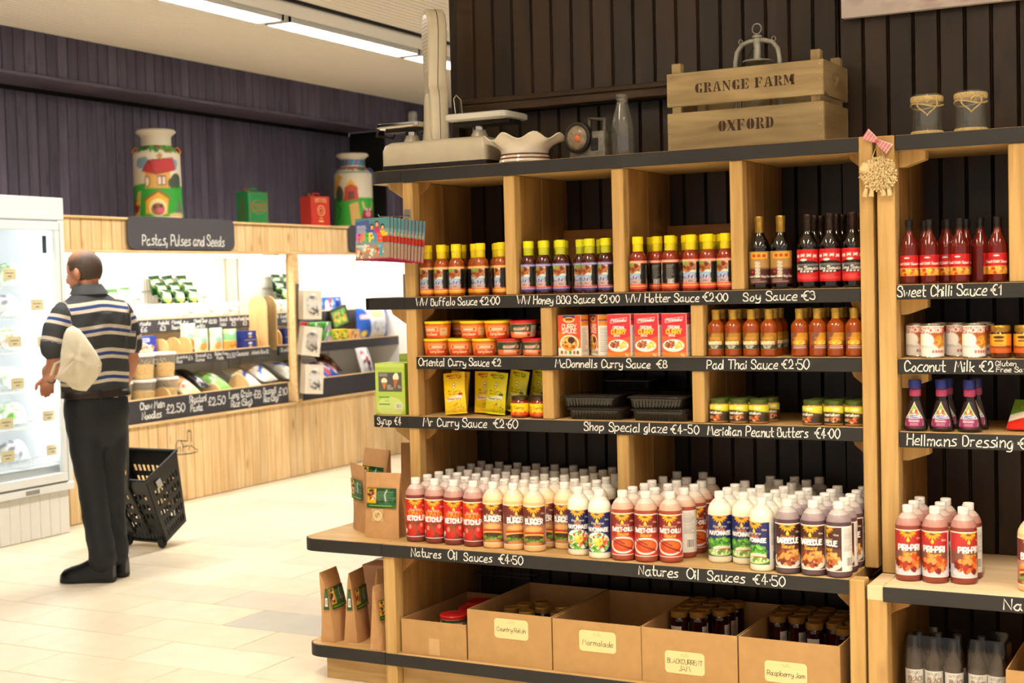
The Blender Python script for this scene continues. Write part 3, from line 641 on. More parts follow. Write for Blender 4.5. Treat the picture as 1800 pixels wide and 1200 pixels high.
B = [(-1.886, 4.305), (-1.803, 4.31), (-1.723, 4.328), (-1.886, 4.392), (-1.874, 4.473), (-1.805, 4.396), (-1.793, 4.488), (-1.881, 4.556), (-1.879, 4.655), (-1.796, 4.575), (-1.879, 4.79), (-1.791, 4.658), (-1.71, 4.421), (-1.706, 4.508), (-1.71, 4.592), (-1.708, 4.68), (-1.782, 4.80), (-1.572, 4.385), (-1.574, 4.47), (-1.577, 4.556), (-1.571, 4.64), (-1.490, 4.388), (-1.490, 4.472), (-1.489, 4.556), (-1.523, 4.777), (-1.403, 4.305), (-1.408, 4.388), (-1.409, 4.47), (-1.406, 4.553), (-1.470, 4.698), (-1.406, 4.64), (-1.440, 4.79), (-1.316, 4.291), (-1.324, 4.376), (-1.323, 4.459), (-1.324, 4.543), (-1.377, 4.72), (-1.355, 4.80), (-1.232, 4.283), (-1.241, 4.368), (-1.240, 4.454), (-1.241, 4.537), (-1.243, 4.62), (-1.150, 4.293), (-1.157, 4.377), (-1.158, 4.461), (-1.160, 4.545), (-1.160, 4.63)]
cnt = {}; kinds = []
for (x, y) in B: kinds.append('chilli' if x < -1.65 else 'garlic' if x < -1.395 or (x < -1.36 and y > 4.6) else 'bbq')
rots = {0: 20, 1: 18, 2: 16, 12: -66, 13: 34, 17: 18, 21: 6, 25: -22, 32: 16, 38: 0, 43: -48}
pl_ = []
for i, (x, y) in enumerate(B):
    X, Y = x*1.0253-.004, y*1.0253+.004; kd = kinds[i]
    X = max(X, -1.936) if kd == 'chilli' else min(X, -1.187)
    pl_.append((kd, X, min(Y, YB-.044), i))
Q_ = [[p[1], p[2]] for p in pl_]
for _ in range(60):                                  # bottles pushed in tight stand clear of one another
    for i in range(len(Q_)):
        for j in range(i):
            dx, dy = Q_[i][0]-Q_[j][0], Q_[i][1]-Q_[j][1]; d_ = math.hypot(dx, dy)
            if d_ < .0815: k_ = (.0818-d_)/2/d_; Q_[i][0] += dx*k_; Q_[i][1] += dy*k_; Q_[j][0] -= dx*k_; Q_[j][1] -= dy*k_
    for q in Q_: q[0] = min(max(q[0], -1.936), -1.187); q[1] = min(max(q[1], 4.408), YB-.044)
pl_ = [(p[0], Q_[i][0], Q_[i][1], p[3]) for i, p in enumerate(pl_)]
for kd in ('chilli', 'garlic', 'bbq'):
    L_ = sorted([p for p in pl_ if p[0] == kd], key=lambda p: p[2]); 
    x0_ = min(p[1] for p in L_); C_ = {}
    for p in L_: C_.setdefault(int(round((p[1]-x0_)/.0835)), []).append(p)
    for n_, p in enumerate(L_):
        c_ = int(round((p[1]-x0_)/.0835))
        if p[3] in (0, 1, 2, 17, 21, 25, 32, 38, 43): lb = '%s squeeze bottle, front row, %s from left' % (NN[kd], ORD[sorted(q[1] for q in L_ if q[3] in (0, 1, 2, 17, 21, 25, 32, 38, 43)).index(p[1])])
        else: lb = '%s squeeze bottle, %s column from left, %s from the front' % (NN[kd], ORD[sorted(C_).index(c_)], ORD[C_[c_].index(p)])
        put(NK[kd], 'squeeze_bottle', lb, 'bottle', (p[1], p[2], ZN), math.radians(rots.get(p[3], R.uniform(-40, 40))), 'litre %s bottles' % NN[kd])
for c, (x, ys) in enumerate([(-.99, (4.50, 4.587, 4.674)), (-.9065, (4.498, 4.586, 4.672)), (-.823, (4.515, 4.602))]):
    for r, y in enumerate(ys): nat('piri', x, y, r, c, (12, 0, 34)[c] if r == 0 else (-60 if c == 2 else R.uniform(-30, 30)), .5315)

# ------------------------------------------------ wing sauces
def wing_label(kind):
    top, bot = {'buffalo': ('#e8901e', '#e8a020'), 'honey': ('#6a5a9c', '#3d3270'), 'hotter': ('#e2705c', '#d84a3a')}[kind]
    a = Art(300, 190, '#17130f', 72); a.rect(0, 0, 300, 26, bot); a.rect(0, 26, 300, 34, '#e0481c'); a.rect(0, 18, 300, 24, '#f3d27a' if kind != 'honey' else '#c9bfe4'); a.rect(0, 172, 300, 190, top); a.rect(0, 178, 300, 183, '#f4e2c0' if kind != 'honey' else '#cfc8e6')
    a.rect(58, 100, 158, 172, '#c9c8bc'); a.blobs(108, 140, 44, 28, ['#7a3a1c', '#9c5228', '#5c2812', '#b8703c'], 60, 14, 3); a.blobs(86, 164, 26, 8, ['#6aa83a', '#8cc452'], 16, 8, 2); a.ell(138, 112, 18, 9, '#d8d2c0')
    a.poly([(58, 100), (158, 104), (150, 80), (66, 78)], '#6fb4d8'); a.rect(66, 78, 150, 90, '#86c4e0'); a.rect(58, 34, 158, 80, '#1d1a2c')
    a.text('WING', 108, 62, 26, '#e8e2f0', .42, maxw=90); a.text('WING', 108, 62, 26, '#3f3c8c', .2, maxw=90); a.text('SAUCE', 108, 37, 22, '#f0e0d8', .4, maxw=92); a.text('SAUCE', 108, 37, 22, '#8a2c3c', .18, maxw=92)
    a.textlines(196, 60, 250, 160, 16, '#8a8680'); a.barcode(206, 36, 246, 60); return a
def wing(kind, liq, capc, capc2):
    Lq = mat('wing_'+kind, liq, .12, spec=.6, coat=.4)
    body = MB().lathe([(0, 0), (.027, 0), (.03, .003), (.0305, .008), (.0305, .112), (.0295, .122), (.026, .132), (.02, .14), (.0165, .146), (.0155, .15), (0, .15)], 20).mesh('bottle_body', Lq, 50)
    cap = MB().lathe([(.0172, .138, 1), (.0186, .143, 1), (.0184, .166, 1), (.0178, .168, 0), (.0197, .169, 0), (.0197, .1925, 0), (.0178, .195, 0), (0, .195, 0)], 20).mesh('cap', [plastic('cap_'+kind, capc, .3), plastic('seal_'+kind, capc2, .3)], 30)
    return [('bottle_body', body), ('cap', cap), ('label', cyl_label('label', wing_label(kind), .0308, .011, .111, -150, 150))]
WK = {'buffalo': wing('buffalo', '#97461a', '#f2d81c', '#d8c020'), 'honey': wing('honey', '#43150c', '#dcd81e', '#b4b828'), 'hotter': wing('hotter', '#832817', '#f4da10', '#d6c41c')}
WN = {'buffalo': 'buffalo wing sauce bottle with orange label bands', 'honey': 'honey barbecue wing sauce bottle with purple label bands', 'hotter': 'hotter wing sauce bottle with pink-red label bands'}
ZW = 1.4575
for kd, front, back in [('buffalo', [(-2.812, 6), (-2.749, 8), (-2.684, 30), (-2.58, 30), (-2.488, -15)], [(-2.781, 10), (-2.716, 40), (-2.632, 70), (-2.535, -60)]), ('honey', [(-2.377, 4), (-2.314, 8), (-2.246, 34), (-2.13, 8), (-2.066, 6)], [(-2.345, 0), (-2.281, 20), (-2.19, 40), (-2.098, 5)]), ('hotter', [(-1.943, 12), (-1.822, -70), (-1.745, 28), (-1.682, 10), (-1.619, 8)], [(-1.892, -80), (-1.783, -10), (-1.7135, 30), (-1.6505, 10)])]:
    for n_, (x, rz) in enumerate(front): put(WK[kd], 'sauce_bottle', '%s, front row, %s from left' % (WN[kd], ORD[n_]), 'bottle', (x, 4.617, ZW), math.radians(rz+20), kd+' wing sauces')
    for n_, (x, rz) in enumerate(back):
        put(WK[kd], 'sauce_bottle', '%s, second row, %s from left' % (WN[kd], ORD[n_]), 'bottle', (x, 4.672+(.006 if n_ % 2 else 0), ZW), math.radians(rz+20), kd+' wing sauces')
    x0 = {'buffalo': -2.81, 'honey': -2.373, 'hotter': -1.94}[kd]
    for n_ in range(5): put(WK[kd], 'sauce_bottle', '%s, third row, %s from left' % (WN[kd], ORD[n_]), 'bottle', (x0+n_*.078, 4.742, ZW), math.radians(R.uniform(-90, 90)), kd+' wing sauces')

# ------------------------------------------------ soy sauces
M_soy = mat('soy_glass', '#0d0706', .06, spec=.7, coat=.5)
def soy_brown():
    a = Art(220, 260, '#4a1f20', 56); a.rect(0, 130, 220, 260, '#a8834a'); a.rect(0, 120, 220, 132, '#7d5a34'); a.rect(70, 205, 165, 250, '#f2b021'); [a.rect(78+i*28, 214, 98+i*28, 240, '#c0381c') for i in range(3)]
    for i in range(5):
        z = 160-i*26; a.rect(96, z, 120, z+20, '#eee8dc'); a.line([(98, z+4), (118, z+16)], 4, '#8a6a3c'); a.line([(98, z+14), (118, z+6)], 3, '#8a6a3c')
    a.rect(72, 92, 84, 108, '#c8281c'); a.text('Premium Dark Soy Sauce', 112, 56, 15, '#efe6dc', .16, maxw=170); a.textlines(60, 14, 160, 46, 4, '#b89a8a'); return a
def soy_red():
    a = Art(220, 240, '#c81f22', 56); a.rect(0, 0, 220, 8, '#8f1214'); a.ell(112, 112, 92, 46, '#1a1416'); a.rect(30, 118, 190, 134, '#8c8a88')
    for i, x in enumerate((48, 82, 116, 150)): z = 178+10*math.sin(math.pi*(i+.5)/4); a.line([(x, z), (x+18, z+18)], 6, '#f3efe8'); a.line([(x+18, z), (x+2, z+18)], 6, '#f3efe8'); a.line([(x, z+10), (x+20, z+10)], 5, '#f3efe8')
    a.ell(96, 164, 18, 9, '#efe8e0'); a.text('Superior Dark', 112, 122, 12, '#1c1a1a', .16, maxw=120); a.text('Soy Sauce', 112, 92, 24, '#f4f0ea', .18, maxw=140)
    for i in range(4): a.rect(76+i*19, 72, 88+i*19, 84, '#efe8e0')
    a.textlines(40, 22, 190, 52, 4, '#e06a60'); return a
def soyk(lab, capc, z0, z1):
    body = MB().lathe([(0, 0), (.032, 0), (.0355, .004), (.036, .01), (.036, .13), (.0345, .148), (.028, .165), (.019, .178), (.0145, .192), (.0135, .205), (0, .205)], 22).mesh('bottle_body', M_soy, 50)
    cap = MB().lathe([(.0147, .19), (.0152, .196), (.0148, .222), (.0158, .224), (.0162, .243), (.0148, .2465), (0, .2465)], 18).mesh('cap', capc, 30)
    return [('bottle_body', body), ('cap', cap), ('label', cyl_label('label', lab, .0363, z0, z1, -110, 110))]
SB = soyk(soy_brown(), mat('gold_foil', '#a8843c', .3, metal=.7), .018, .128); SR = soyk(soy_red(), mat('dark_foil', '#2a1a12', .3, metal=.4, noise=.5, nscale=160, bump=.4), .022, .13)
for n_, x in enumerate((-1.502, -1.428)): put(SB, 'soy_sauce_bottle', 'dark soy sauce bottle with brown and gold label, %s' % ('beside the divider' if n_ == 0 else 'next to the gap'), 'bottle', (x, 4.63, ZW), math.radians(8+5*n_), 'brown label soy sauces')
for n_, x in enumerate((-1.335, -1.26, -1.184)):
    put(SR, 'soy_sauce_bottle', 'soy sauce bottle with red label, front row, %s from left' % ORD[n_], 'bottle', (x, 4.628, ZW), math.radians(6+3*n_), 'red label soy sauces')
    for r in range(2): put(SR, 'soy_sauce_bottle', 'soy sauce bottle with red label, %s row, %s from left' % (ORD[r+1], ORD[n_]), 'bottle', (x, 4.706+.078*r, ZW), math.radians(R.uniform(-60, 60)), 'red label soy sauces')

# ------------------------------------------------ curry sauce tubs
def tub(kind):
    if kind == 'yellow':
        a = Art(360, 56, '#e8791c', 100); a.rect(0, 0, 360, 8, '#d8601a')
        for o in (0, 180): a.ell(90+o, 6, 60, 30, '#cf3a1c'); a.rect(50+o, 28, 130+o, 48, '#f6d8a0'); a.rect(54+o, 30, 126+o, 46, '#c8281c'); a.rect(64+o, 34, 116+o, 42, '#f4dcb0'); a.text('Curry Sauce', 90+o, 12, 10, '#ffe9a8', .2, maxw=70); a.rect(140+o, 10, 176+o, 46, '#e8c898'); a.textlines(142+o, 12, 172+o, 44, 8, '#9a6a3c')
    else:
        a = Art(360, 56, '#1f4a34', 100); a.rect(0, 0, 360, 24, '#e8783c')
        for o in (0, 180): a.text("asson's", 84+o, 34, 15, '#d8402c', .3, maxw=90); a.text("asson's", 84+o, 34, 15, '#f4e8d8', .14, maxw=90); a.textlines(50+o, 12, 110+o, 26, 3, '#f6e6d6'); a.rect(132+o, 4, 172+o, 52, '#d8d4cc'); a.textlines(135+o, 8, 168+o, 50, 9, '#77736c'); a.ell(120+o, 10, 6, 6, '#3a2a24')
    body = MB().lathe([(0, 0), (.043, 0), (.045, .003), (.0515, .056), (.0515, .057), (0, .057)], 26).mesh('tub_body', mat('tub_clear_'+kind, '#cf6a28' if kind == 'yellow' else '#b8623a', .2), 40)
    lid = MB().lathe([(0, .056), (.0525, .056), (.0532, .058), (.0532, .063), (.0515, .065), (.047, .065), (.046, .0635), (0, .0635)], 26).mesh('lid', plastic('lid_'+kind, '#efd21a' if kind == 'yellow' else '#c42024', .3), 40)
    return [('tub_body', body), ('lid', lid), ('label', cyl_label('label', a, .05, .004, .05, -180, 180, prof=lambda z: .0455+.0068*(z/.057)))]
TY, TR = tub('yellow'), tub('red')
for tier, z, rows in ((0, 1.2315, ((4.640, [(-2.792, 0), (-2.6865, 0), (-2.581, 0), (-2.4755, 1), (-2.370, 1)]), (4.752, [(-2.792, 0), (-2.6865, 0), (-2.581, 0), (-2.4755, 1), (-2.370, 1)]))), (1, 1.2975, ((4.642, [(-2.788, 0), (-2.632, 0), (-2.526, 0), (-2.420, 1)]), (4.754, [(-2.735, 0), (-2.58, 0), (-2.4745, 1), (-2.369, 1)])))):
    for r, (y, L_) in enumerate(rows):
        c_ = [0, 0]
        for x, kd in L_:
            lb = '%s curry sauce tub, %s layer, %s row, %s of its colour from left' % (('yellow-lidded', 'red-lidded')[kd], ('lower', 'upper')[tier], ('front', 'back')[r], ORD[c_[kd]]); c_[kd] += 1
            put((TY, TR)[kd], 'curry_tub', lb, 'tub', (x, y, z), math.radians(-62+R.uniform(-12, 12)-(0 if R.random() < .7 else 35)), 'curry sauce tubs', scale=(.984, .984, 1))

# ------------------------------------------------ curry cartons
def carton(w, d, h, art, side, name):
    c = mat('carton_'+name, side, .5); b = MB().box(-w/2, w/2, -d/2, d/2, 0, h, .0012).mesh('carton_body', c)
    sa = Art(50, 148, '#f0ece6', 22); sa.rect(0, 110, 50, 148, '#e9932a' if name == 'orange' else '#c8323a'); sa.rect(0, 128, 50, 133, '#2c2a78'); sa.textlines(6, 14, 44, 104, 14, '#8c8884')
    fr = flat_front('front_print', art, -w/2+.001, w/2-.001, .001, h-.001, -d/2-.0004)
    sd = artmesh('side_print', sa, lambda u, v: (w/2+.0004, -d/2+.001+(d-.002)*u, .001+(h-.002)*v), PRM)
    return [('carton_body', b), ('front_print', fr), ('side_print', sd)]
a = Art(102, 148, '#e0701f', 60); a.poly([(0, 148), (0, 90), (102, 60), (102, 148)], '#dd4a28'); a.rect(0, 0, 102, 22, '#f4efe8'); a.ell(50, 22, 62, 10, '#f4efe8'); a.ell(51, 46, 42, 31, '#f3ede2'); a.ell(51, 46, 37, 27, '#e2962c'); a.blobs(48, 46, 30, 20, ['#b5581c', '#e8b454', '#f2d28c', '#8a4318'], 40, 7, 3); a.ell(60, 58, 16, 12, '#4a2416'); a.ell(51, 134, 26, 12, '#f3e2b8'); a.rect(25, 138, 77, 148, '#2c2a78'); a.ell(51, 134, 23, 9, '#d89a2c'); a.rect(36, 131, 66, 137, '#4a3410'); a.text('CURRY', 51, 101, 15, '#fff6ea', .17, maxw=64); a.text('SAUCE', 51, 84, 15, '#fff6ea', .17, maxw=64)
for i, x in enumerate((16, 34, 54, 72, 88)): a.ell(x, 13, 6, 7, ['#a8603a', '#c89a6a', '#3fa23c', '#b07a4a', '#8a5a3a'][i])
CO = carton(.10, .05, .148, a, '#efe9e2', 'orange')
a = Art(96, 150, '#d02a3a', 60); a.rect(0, 0, 96, 14, '#e8862c'); a.poly([(0, 14), (96, 14), (96, 72), (60, 62), (0, 74)], '#dd5a34'); a.poly([(14, 118), (82, 126), (84, 140), (14, 132)], '#e8c8c4'); a.poly([(16, 120), (80, 127.5), (82, 138), (16, 130)], '#c81f30'); a.text('McDonnells', 49, 125, 9, '#f8ecec', .22, maxw=58); a.text('ORIGINAL', 50, 98, 10, '#fff2ee', .2, maxw=50); a.text('CURRY', 48, 80, 15, '#f8c820', .26, maxw=60); a.text('SAUCE', 40, 71, 6, '#fff2ee', .22); a.ell(46, 38, 42, 22, '#f6f2ec'); a.blobs(34, 42, 20, 12, ['#7a3a1c', '#9c5228', '#b4683a'], 40, 5, 6); a.blobs(66, 38, 15, 12, ['#f0d06a', '#e8c04a'], 20, 6, 5); a.text('1kg', 80, 3, 7, '#fff0d8', .18)
CM = carton(.095, .05, .15, a, '#eee6e0', 'red')
put(CO, 'sauce_carton', 'orange curry sauce carton standing beside the divider', 'carton', (-2.207, 4.625, 1.2315), math.radians(-8), 'orange cartons')
put(CO, 'sauce_carton', 'orange curry sauce carton turned aslant next to the red cartons', 'carton', (-2.112, 4.652, 1.2315), math.radians(-46), 'orange cartons')
for n_, x in enumerate((-2.008, -1.904, -1.80)): put(CM, 'sauce_carton', 'red original curry carton, %s from left' % ORD[n_], 'carton', (x, 4.612, 1.2315), math.radians(-5+n_), 'red curry cartons')
for n_, x in enumerate((-2.02, -1.91, -1.80)): put(CM, 'sauce_carton', 'red original curry carton in the back row, %s from left' % ORD[n_], 'carton', (x, 4.71, 1.2315), math.radians(1-n_), 'red curry cartons')

# ------------------------------------------------ pad thai bottles
def padl(k):
    a = Art(150, 130, '#8a5a20', 44); a.rect(0, 70, 150, 130, '#a87a24' if k == 0 else '#c08420'); a.poly([(0, 70), (0, 130), (60, 130), (40, 70)], '#6a4a28' if k == 0 else '#7a4a3a'); a.textlines(30, 80, 120, 98, 2, '#e8a03a')
    if k == 0: a.rect(20, 40, 130, 66, '#ead9b0'); a.blobs(75, 53, 50, 10, ['#f2e6c8', '#d8b878', '#c89a58'], 40, 7, 2); a.rect(0, 8, 150, 40, '#2c3c34'); a.text('PAD THAI', 75, 24, 10, '#e8e2d4', .2); a.text('SAUCE', 75, 11, 10, '#e8e2d4', .2)
    else: a.ell(70, 56, 46, 22, '#e0a42c'); a.blobs(70, 56, 36, 14, ['#f0c44a', '#d88a24', '#e8d27a'], 30, 7, 2); a.rect(0, 6, 150, 38, '#7a1c24'); a.textlines(25, 8, 125, 36, 2, '#f2e2d4')
    return a
M_pad = mat('orange_sauce_glass', '#93400f', .08, spec=.6, coat=.4); M_goldcap = mat('gold_sleeve', '#b8923a', .35, metal=.35, noise=.2, nscale=70)
def padk(k): return [('bottle_body', MB().lathe([(0, 0), (.026, 0), (.0292, .003), (.0298, .01), (.0285, .022), (.0285, .082), (.0298, .096), (.029, .104), (.024, .114), (.016, .122), (.0122, .128), (0, .128)], 20).mesh('bottle_body', M_pad, 50)), ('cap', MB().lathe([(.0134, .1215), (.0134, .146), (.0146, .147), (.0146, .158), (.0135, .16), (0, .16)], 16).mesh('cap', M_goldcap, 30)), ('label', cyl_label('label', padl(k), .0288, .024, .08, -75, 75))]
PK = [padk(0), padk(1)]
for k_, xs in ((0, (-1.656, -1.595, -1.531, -1.469)), (1, (-1.363, -1.302, -1.241, -1.180))):
    for n_, x in enumerate(xs):
        for r in range(3): put(PK[k_], 'stir_fry_sauce_bottle', '%s sauce bottle with gold cap, %s row, %s from left' % (('pad thai', 'orange stir fry')[k_], ('front', 'second', 'third')[r], ORD[n_]), 'bottle', (x, 4.612+.064*r, 1.2315), math.radians((4, 18)[k_]+(25 if (k_ == 1 and n_ == 1) else 0)+(R.uniform(-50, 50) if r else 0)), 'gold capped stir fry sauces')

# ------------------------------------------------ curry pouches and small jars
def pouch(col, accent):
    a = Art(100, 170, col, 56); a.ell(24, 158, 10, 5, '#c0402c'); a.text('Real Curry,', 58, 156, 8, accent, .2, maxw=52); a.text('Day or Night', 58, 146, 8, accent, .2, maxw=56); a.line([(0, 138), (100, 138)], .8, '#c8a818')
    a.ell(52, 122, 7, 7, '#5a3a10'); a.ell(52, 122, 5, 5, '#f0e4b0'); a.ell(52, 110, 8, 6, '#5a3a10'); a.ell(52, 110, 6, 4, '#f0e4b0'); a.text('Mr Curry', 50, 88, 11, '#5a2a10', .14, maxw=70, slant=.3); a.text('Simply add water', 50, 80, 5, '#5a3a10', .2, maxw=60); a.poly([(10, 52), (84, 60), (86, 78), (10, 66)], '#e9dcc4'); a.text('Chinese Curry', 48, 60, 8, accent, .2, maxw=64); a.rect(72, 76, 90, 86, accent); a.blobs(56, 28, 34, 18, ['#e0b41c', '#caa014', accent if accent != '#9c2a1c' else '#d8701c'], 26, 5, 3); return a
def pouchk(col, accent, nm):
    art = pouch(col, accent)
    def pf(u, v, s):
        w = .092*(1-.04*math.sin(math.pi*v)); bul = .019*(math.sin(math.pi*min(1, (1-v)*1.15)**.8))*(math.sin(math.pi*(.04+.92*u))**.7)*(1-v*.55) if v < .97 else 0
        if v < .03: bul = .017*math.sin(math.pi*u)
        return ((u-.5)*w, -s*bul, v*.168)
    f = artmesh('front_film', art, lambda u, v: pf(u, v, 1), PRF)
    b = artmesh('back_film', Art(100, 170, col, 16), lambda u, v: pf(u, v, -1), PRF, flip=True)
    return [('front_film', f), ('back_film', b)]
PRD = pouchk('#ecc81c', '#9c2a1c', 'r'); PGR = pouchk('#d6cc1e', '#1f6a2c', 'g')
for kd, x, y, rz, tx, ty, lb in ((PRD, -2.708, 4.625, 4, -7, -5, 'yellow curry sauce pouch with red print standing in front'), (PRD, -2.741, 4.70, -10, -4, 3, 'yellow curry sauce pouch half hidden behind the front pouch'), (PRD, -2.622, 4.70, 4, -5, 0, 'yellow curry sauce pouch with red print, leaning in the back row'), (PGR, -2.556, 4.655, -6, -6, 3, 'yellow curry pouch with green print, first of three'), (PGR, -2.487, 4.685, -12, -6, 7, 'yellow curry pouch with green print, second of three'), (PGR, -2.413, 4.72, -16, -4, 9, 'yellow curry pouch with green print, third of three, behind the small jars')):
    put(kd, 'sauce_pouch', lb, 'pouch', (x, y, 1.0085+(.007 if ty > 6 else 0)), 0, 'curry sauce pouches', rot=(math.radians(tx), math.radians(ty), math.radians(rz)), scale=(1, 1, .94))
def jar(r, h, lidh, body, lid, lab, z0, z1, name, a0=-110, a1=110, hexa=False):
    b = MB().lathe([(0, 0), (r*.86, 0), (r*.98, h*.03), (r, h*.08), (r, h-lidh-h*.13), (r*.93, h-lidh-h*.05), (r*.8, h-lidh), (r*.8, h-lidh*.3), (0, h-lidh*.3)], 8 if hexa else 22).mesh('jar_body', body, 30 if hexa else 50)
    l = MB().lathe([(r*.8, h-lidh*1.02), (r*.9, h-lidh), (r*.92, h-lidh*.85), (r*.92, h-lidh*.15), (r*.86, h), (r*.8, h), (r*.78, h-.001), (0, h-.001)], 22).mesh('lid', lid, 40)
    out = [('jar_body', b), ('lid', l)]
    if lab is not None: out.append(('label', cyl_label('label', lab, r*1.008, h*z0, h*z1, a0, a1)))
    return out
a = Art(200, 90, '#f0ca18', 44); a.rect(0, 0, 200, 16, '#d8401c'); a.blobs(100, 18, 90, 8, ['#d8401c', '#e8761c'], 30, 10, 3); a.text('Mr Curry', 104, 50, 20, '#6a1c10', .16, maxw=90, slant=.2); a.ell(78, 40, 6, 9, '#b83a1c'); a.rect(50, 60, 58, 90, '#f6dc50')
JC = jar(.0365, .08, .014, mat('curry_paste_glass', '#7a2a14', .12, coat=.4), mat('dark_lid', '#4a3a24', .3, metal=.6), a, .12, .68, 'curry')
for n_, x in enumerate((-2.432, -2.353)): put(JC, 'curry_jar', 'small curry jar with yellow and red label, %s' % ('left one' if n_ == 0 else 'right one against the divider'), 'jar', (x, 4.628, 1.0025), math.radians(-8), 'small curry jars')

# ------------------------------------------------ black trays with clear lids
M_tray = mat('black_plastic_tray', '#1c1b1a', .16); M_film = glassmat('clear_lid_film', (.9, .9, .9), .05)
def ring(w, d, r, z, n=5, rib=0):
    P = []
    for (cx, cy, a0) in ((w/2-r, d/2-r, 0), (-w/2+r, d/2-r, 90), (-w/2+r, -d/2+r, 180), (w/2-r, -d/2+r, 270)):
        for k in range(n): t = math.radians(a0+90*k/(n-1)); P.append((cx+r*math.cos(t), cy+r*math.sin(t), z))
    out = []
    m_ = 60
    for i in range(len(P)):
        A, B_ = Vector(P[i]), Vector(P[(i+1) % len(P)]); L_ = (B_-A).length; s = max(1, int(L_/.0045)) if L_ > .02 else 1
        for q in range(s):
            p = A.lerp(B_, q/s)
            if rib and s > 1 and (q//1) % 3 == 1: p = Vector((p.x*(1-rib/(w/2)) if abs(abs(p.x)-w/2) < 1e-4 else p.x, p.y*(1-rib/(d/2)) if abs(abs(p.y)-d/2) < 1e-4 else p.y, p.z))
            out.append(tuple(p))
    return out
def trayk(w=.225, d=.16, h=.04):
    def rg(z, ins, rib):
        base = ring(w, d, .02, z, rib=rib); return [(x*(1-ins/(w/2)), y*(1-ins/(d/2)), z) for x, y, z in base]
    b = MB().loft([rg(0, .016, .0035), rg(.003, .014, .0035), rg(h*.8, .009, .0035), rg(h*.84, .008, 0), rg(h*.9, .0, 0), rg(h*.95, .0, 0), rg(h*.95, .007, 0), rg(h*.3, .014, 0)], caps=True).mesh('tray', M_tray, 30)
    l = MB().loft([rg(h*.96, .001, 0), rg(h, .002, 0), rg(h+.004, .012, 0)], caps=True).mesh('clear_lid', mat('tinted_lid', '#3a322a', .12, alpha=.55), 30)
    return [('tray', b), ('clear_lid', l)]
TK = trayk()
for x, y, z, rz, lb in ((-2.122, 4.672, 1.0025, 2, 'black ribbed food tray at the bottom of the left stack'), (-2.143, 4.67, 1.0475, 1, 'black ribbed food tray with film lid on top of the left stack'), (-1.872, 4.675, 1.0025, -1, 'black ribbed food tray at the bottom of the right stack'), (-1.882, 4.67, 1.0475, 0, 'black ribbed food tray with film lid on top of the right stack'), (-2.07, 4.865, 1.0025, 0, 'black ribbed food tray in the back left, lowest'), (-2.07, 4.86, 1.0475, 2, 'black ribbed food tray in the back left, middle'), (-2.07, 4.86, 1.0925, 0, 'black ribbed food tray in the back left, topmost'), (-1.86, 4.868, 1.0025, 1, 'black ribbed food tray in the back right, lowest'), (-1.86, 4.862, 1.0475, 0, 'black ribbed food tray in the back right, upper')):
    put(TK, 'food_tray', lb, 'tray', (x, y, z), math.radians(rz), 'black food trays', scale=(.9, 1, 1) if y > 4.8 else None)

# ------------------------------------------------ peanut butter jars
def pbl(s):
    a = Art(240, 130, '#efe8d0', 56); a.rect(0, 0, 240, 62, '#3a2c1e'); a.poly([(0, 88), (0, 130), (240, 130), (240, 66), (120, 92)], '#d8d23a'); a.poly([(0, 58), (240, 52), (240, 70), (120, 92), (0, 90)], '#4a3c26'); a.text('meridian', 120, 60, 20, '#f4efe2', .2, maxw=96); a.ell(88, 112, 16, 10, '#e9e070'); a.ell(150, 110, 22, 9, '#f2ecc0'); a.blobs(140, 30, 34, 18, ['#c8501c', '#d8742c', '#e8c89a'], 16, 9, s); a.text('peanut', 84, 34, 10, '#f0c060', .2); a.text('butter', 84, 20, 10, '#f0e8d8', .2); return a
JP = [jar(.034, .084, .015, mat('peanut_butter', '#a87a48', .25), mat('green_lid', '#4a5a22', .3, metal=.3), pbl(3), .1, .76, 'pb'), jar(.034, .084, .015, mat('peanut_butter', '#a87a48', .25), mat('green_lid', '#4a5a22', .3, metal=.3), pbl(8), .1, .76, 'pb')]
for n_, (x, y, rz, lb) in enumerate([(-1.652, 4.62, -14, 'left group, first in front'), (-1.582, 4.62, -4, 'left group, second in front'), (-1.512, 4.622, -18, 'left group, third in front'), (-1.648, 4.70, 20, 'left group, back row, first'), (-1.574, 4.70, -30, 'left group, back row, second'), (-1.50, 4.702, 15, 'left group, back row, third'), (-1.325, 4.62, -30, 'right group, first in front'), (-1.2545, 4.622, 2, 'right group, second in front'), (-1.184, 4.622, -10, 'right group, third in front by the post'), (-1.318, 4.70, 20, 'right group, back row, first'), (-1.246, 4.70, -10, 'right group, back row, second'), (-1.182, 4.72, 0, 'right group, back row, third')]):
    put(JP[n_ % 2], 'peanut_butter_jar', 'peanut butter jar with yellow-green label, '+lb, 'jar', (x, y, 1.0025), math.radians(rz), 'peanut butter jars')

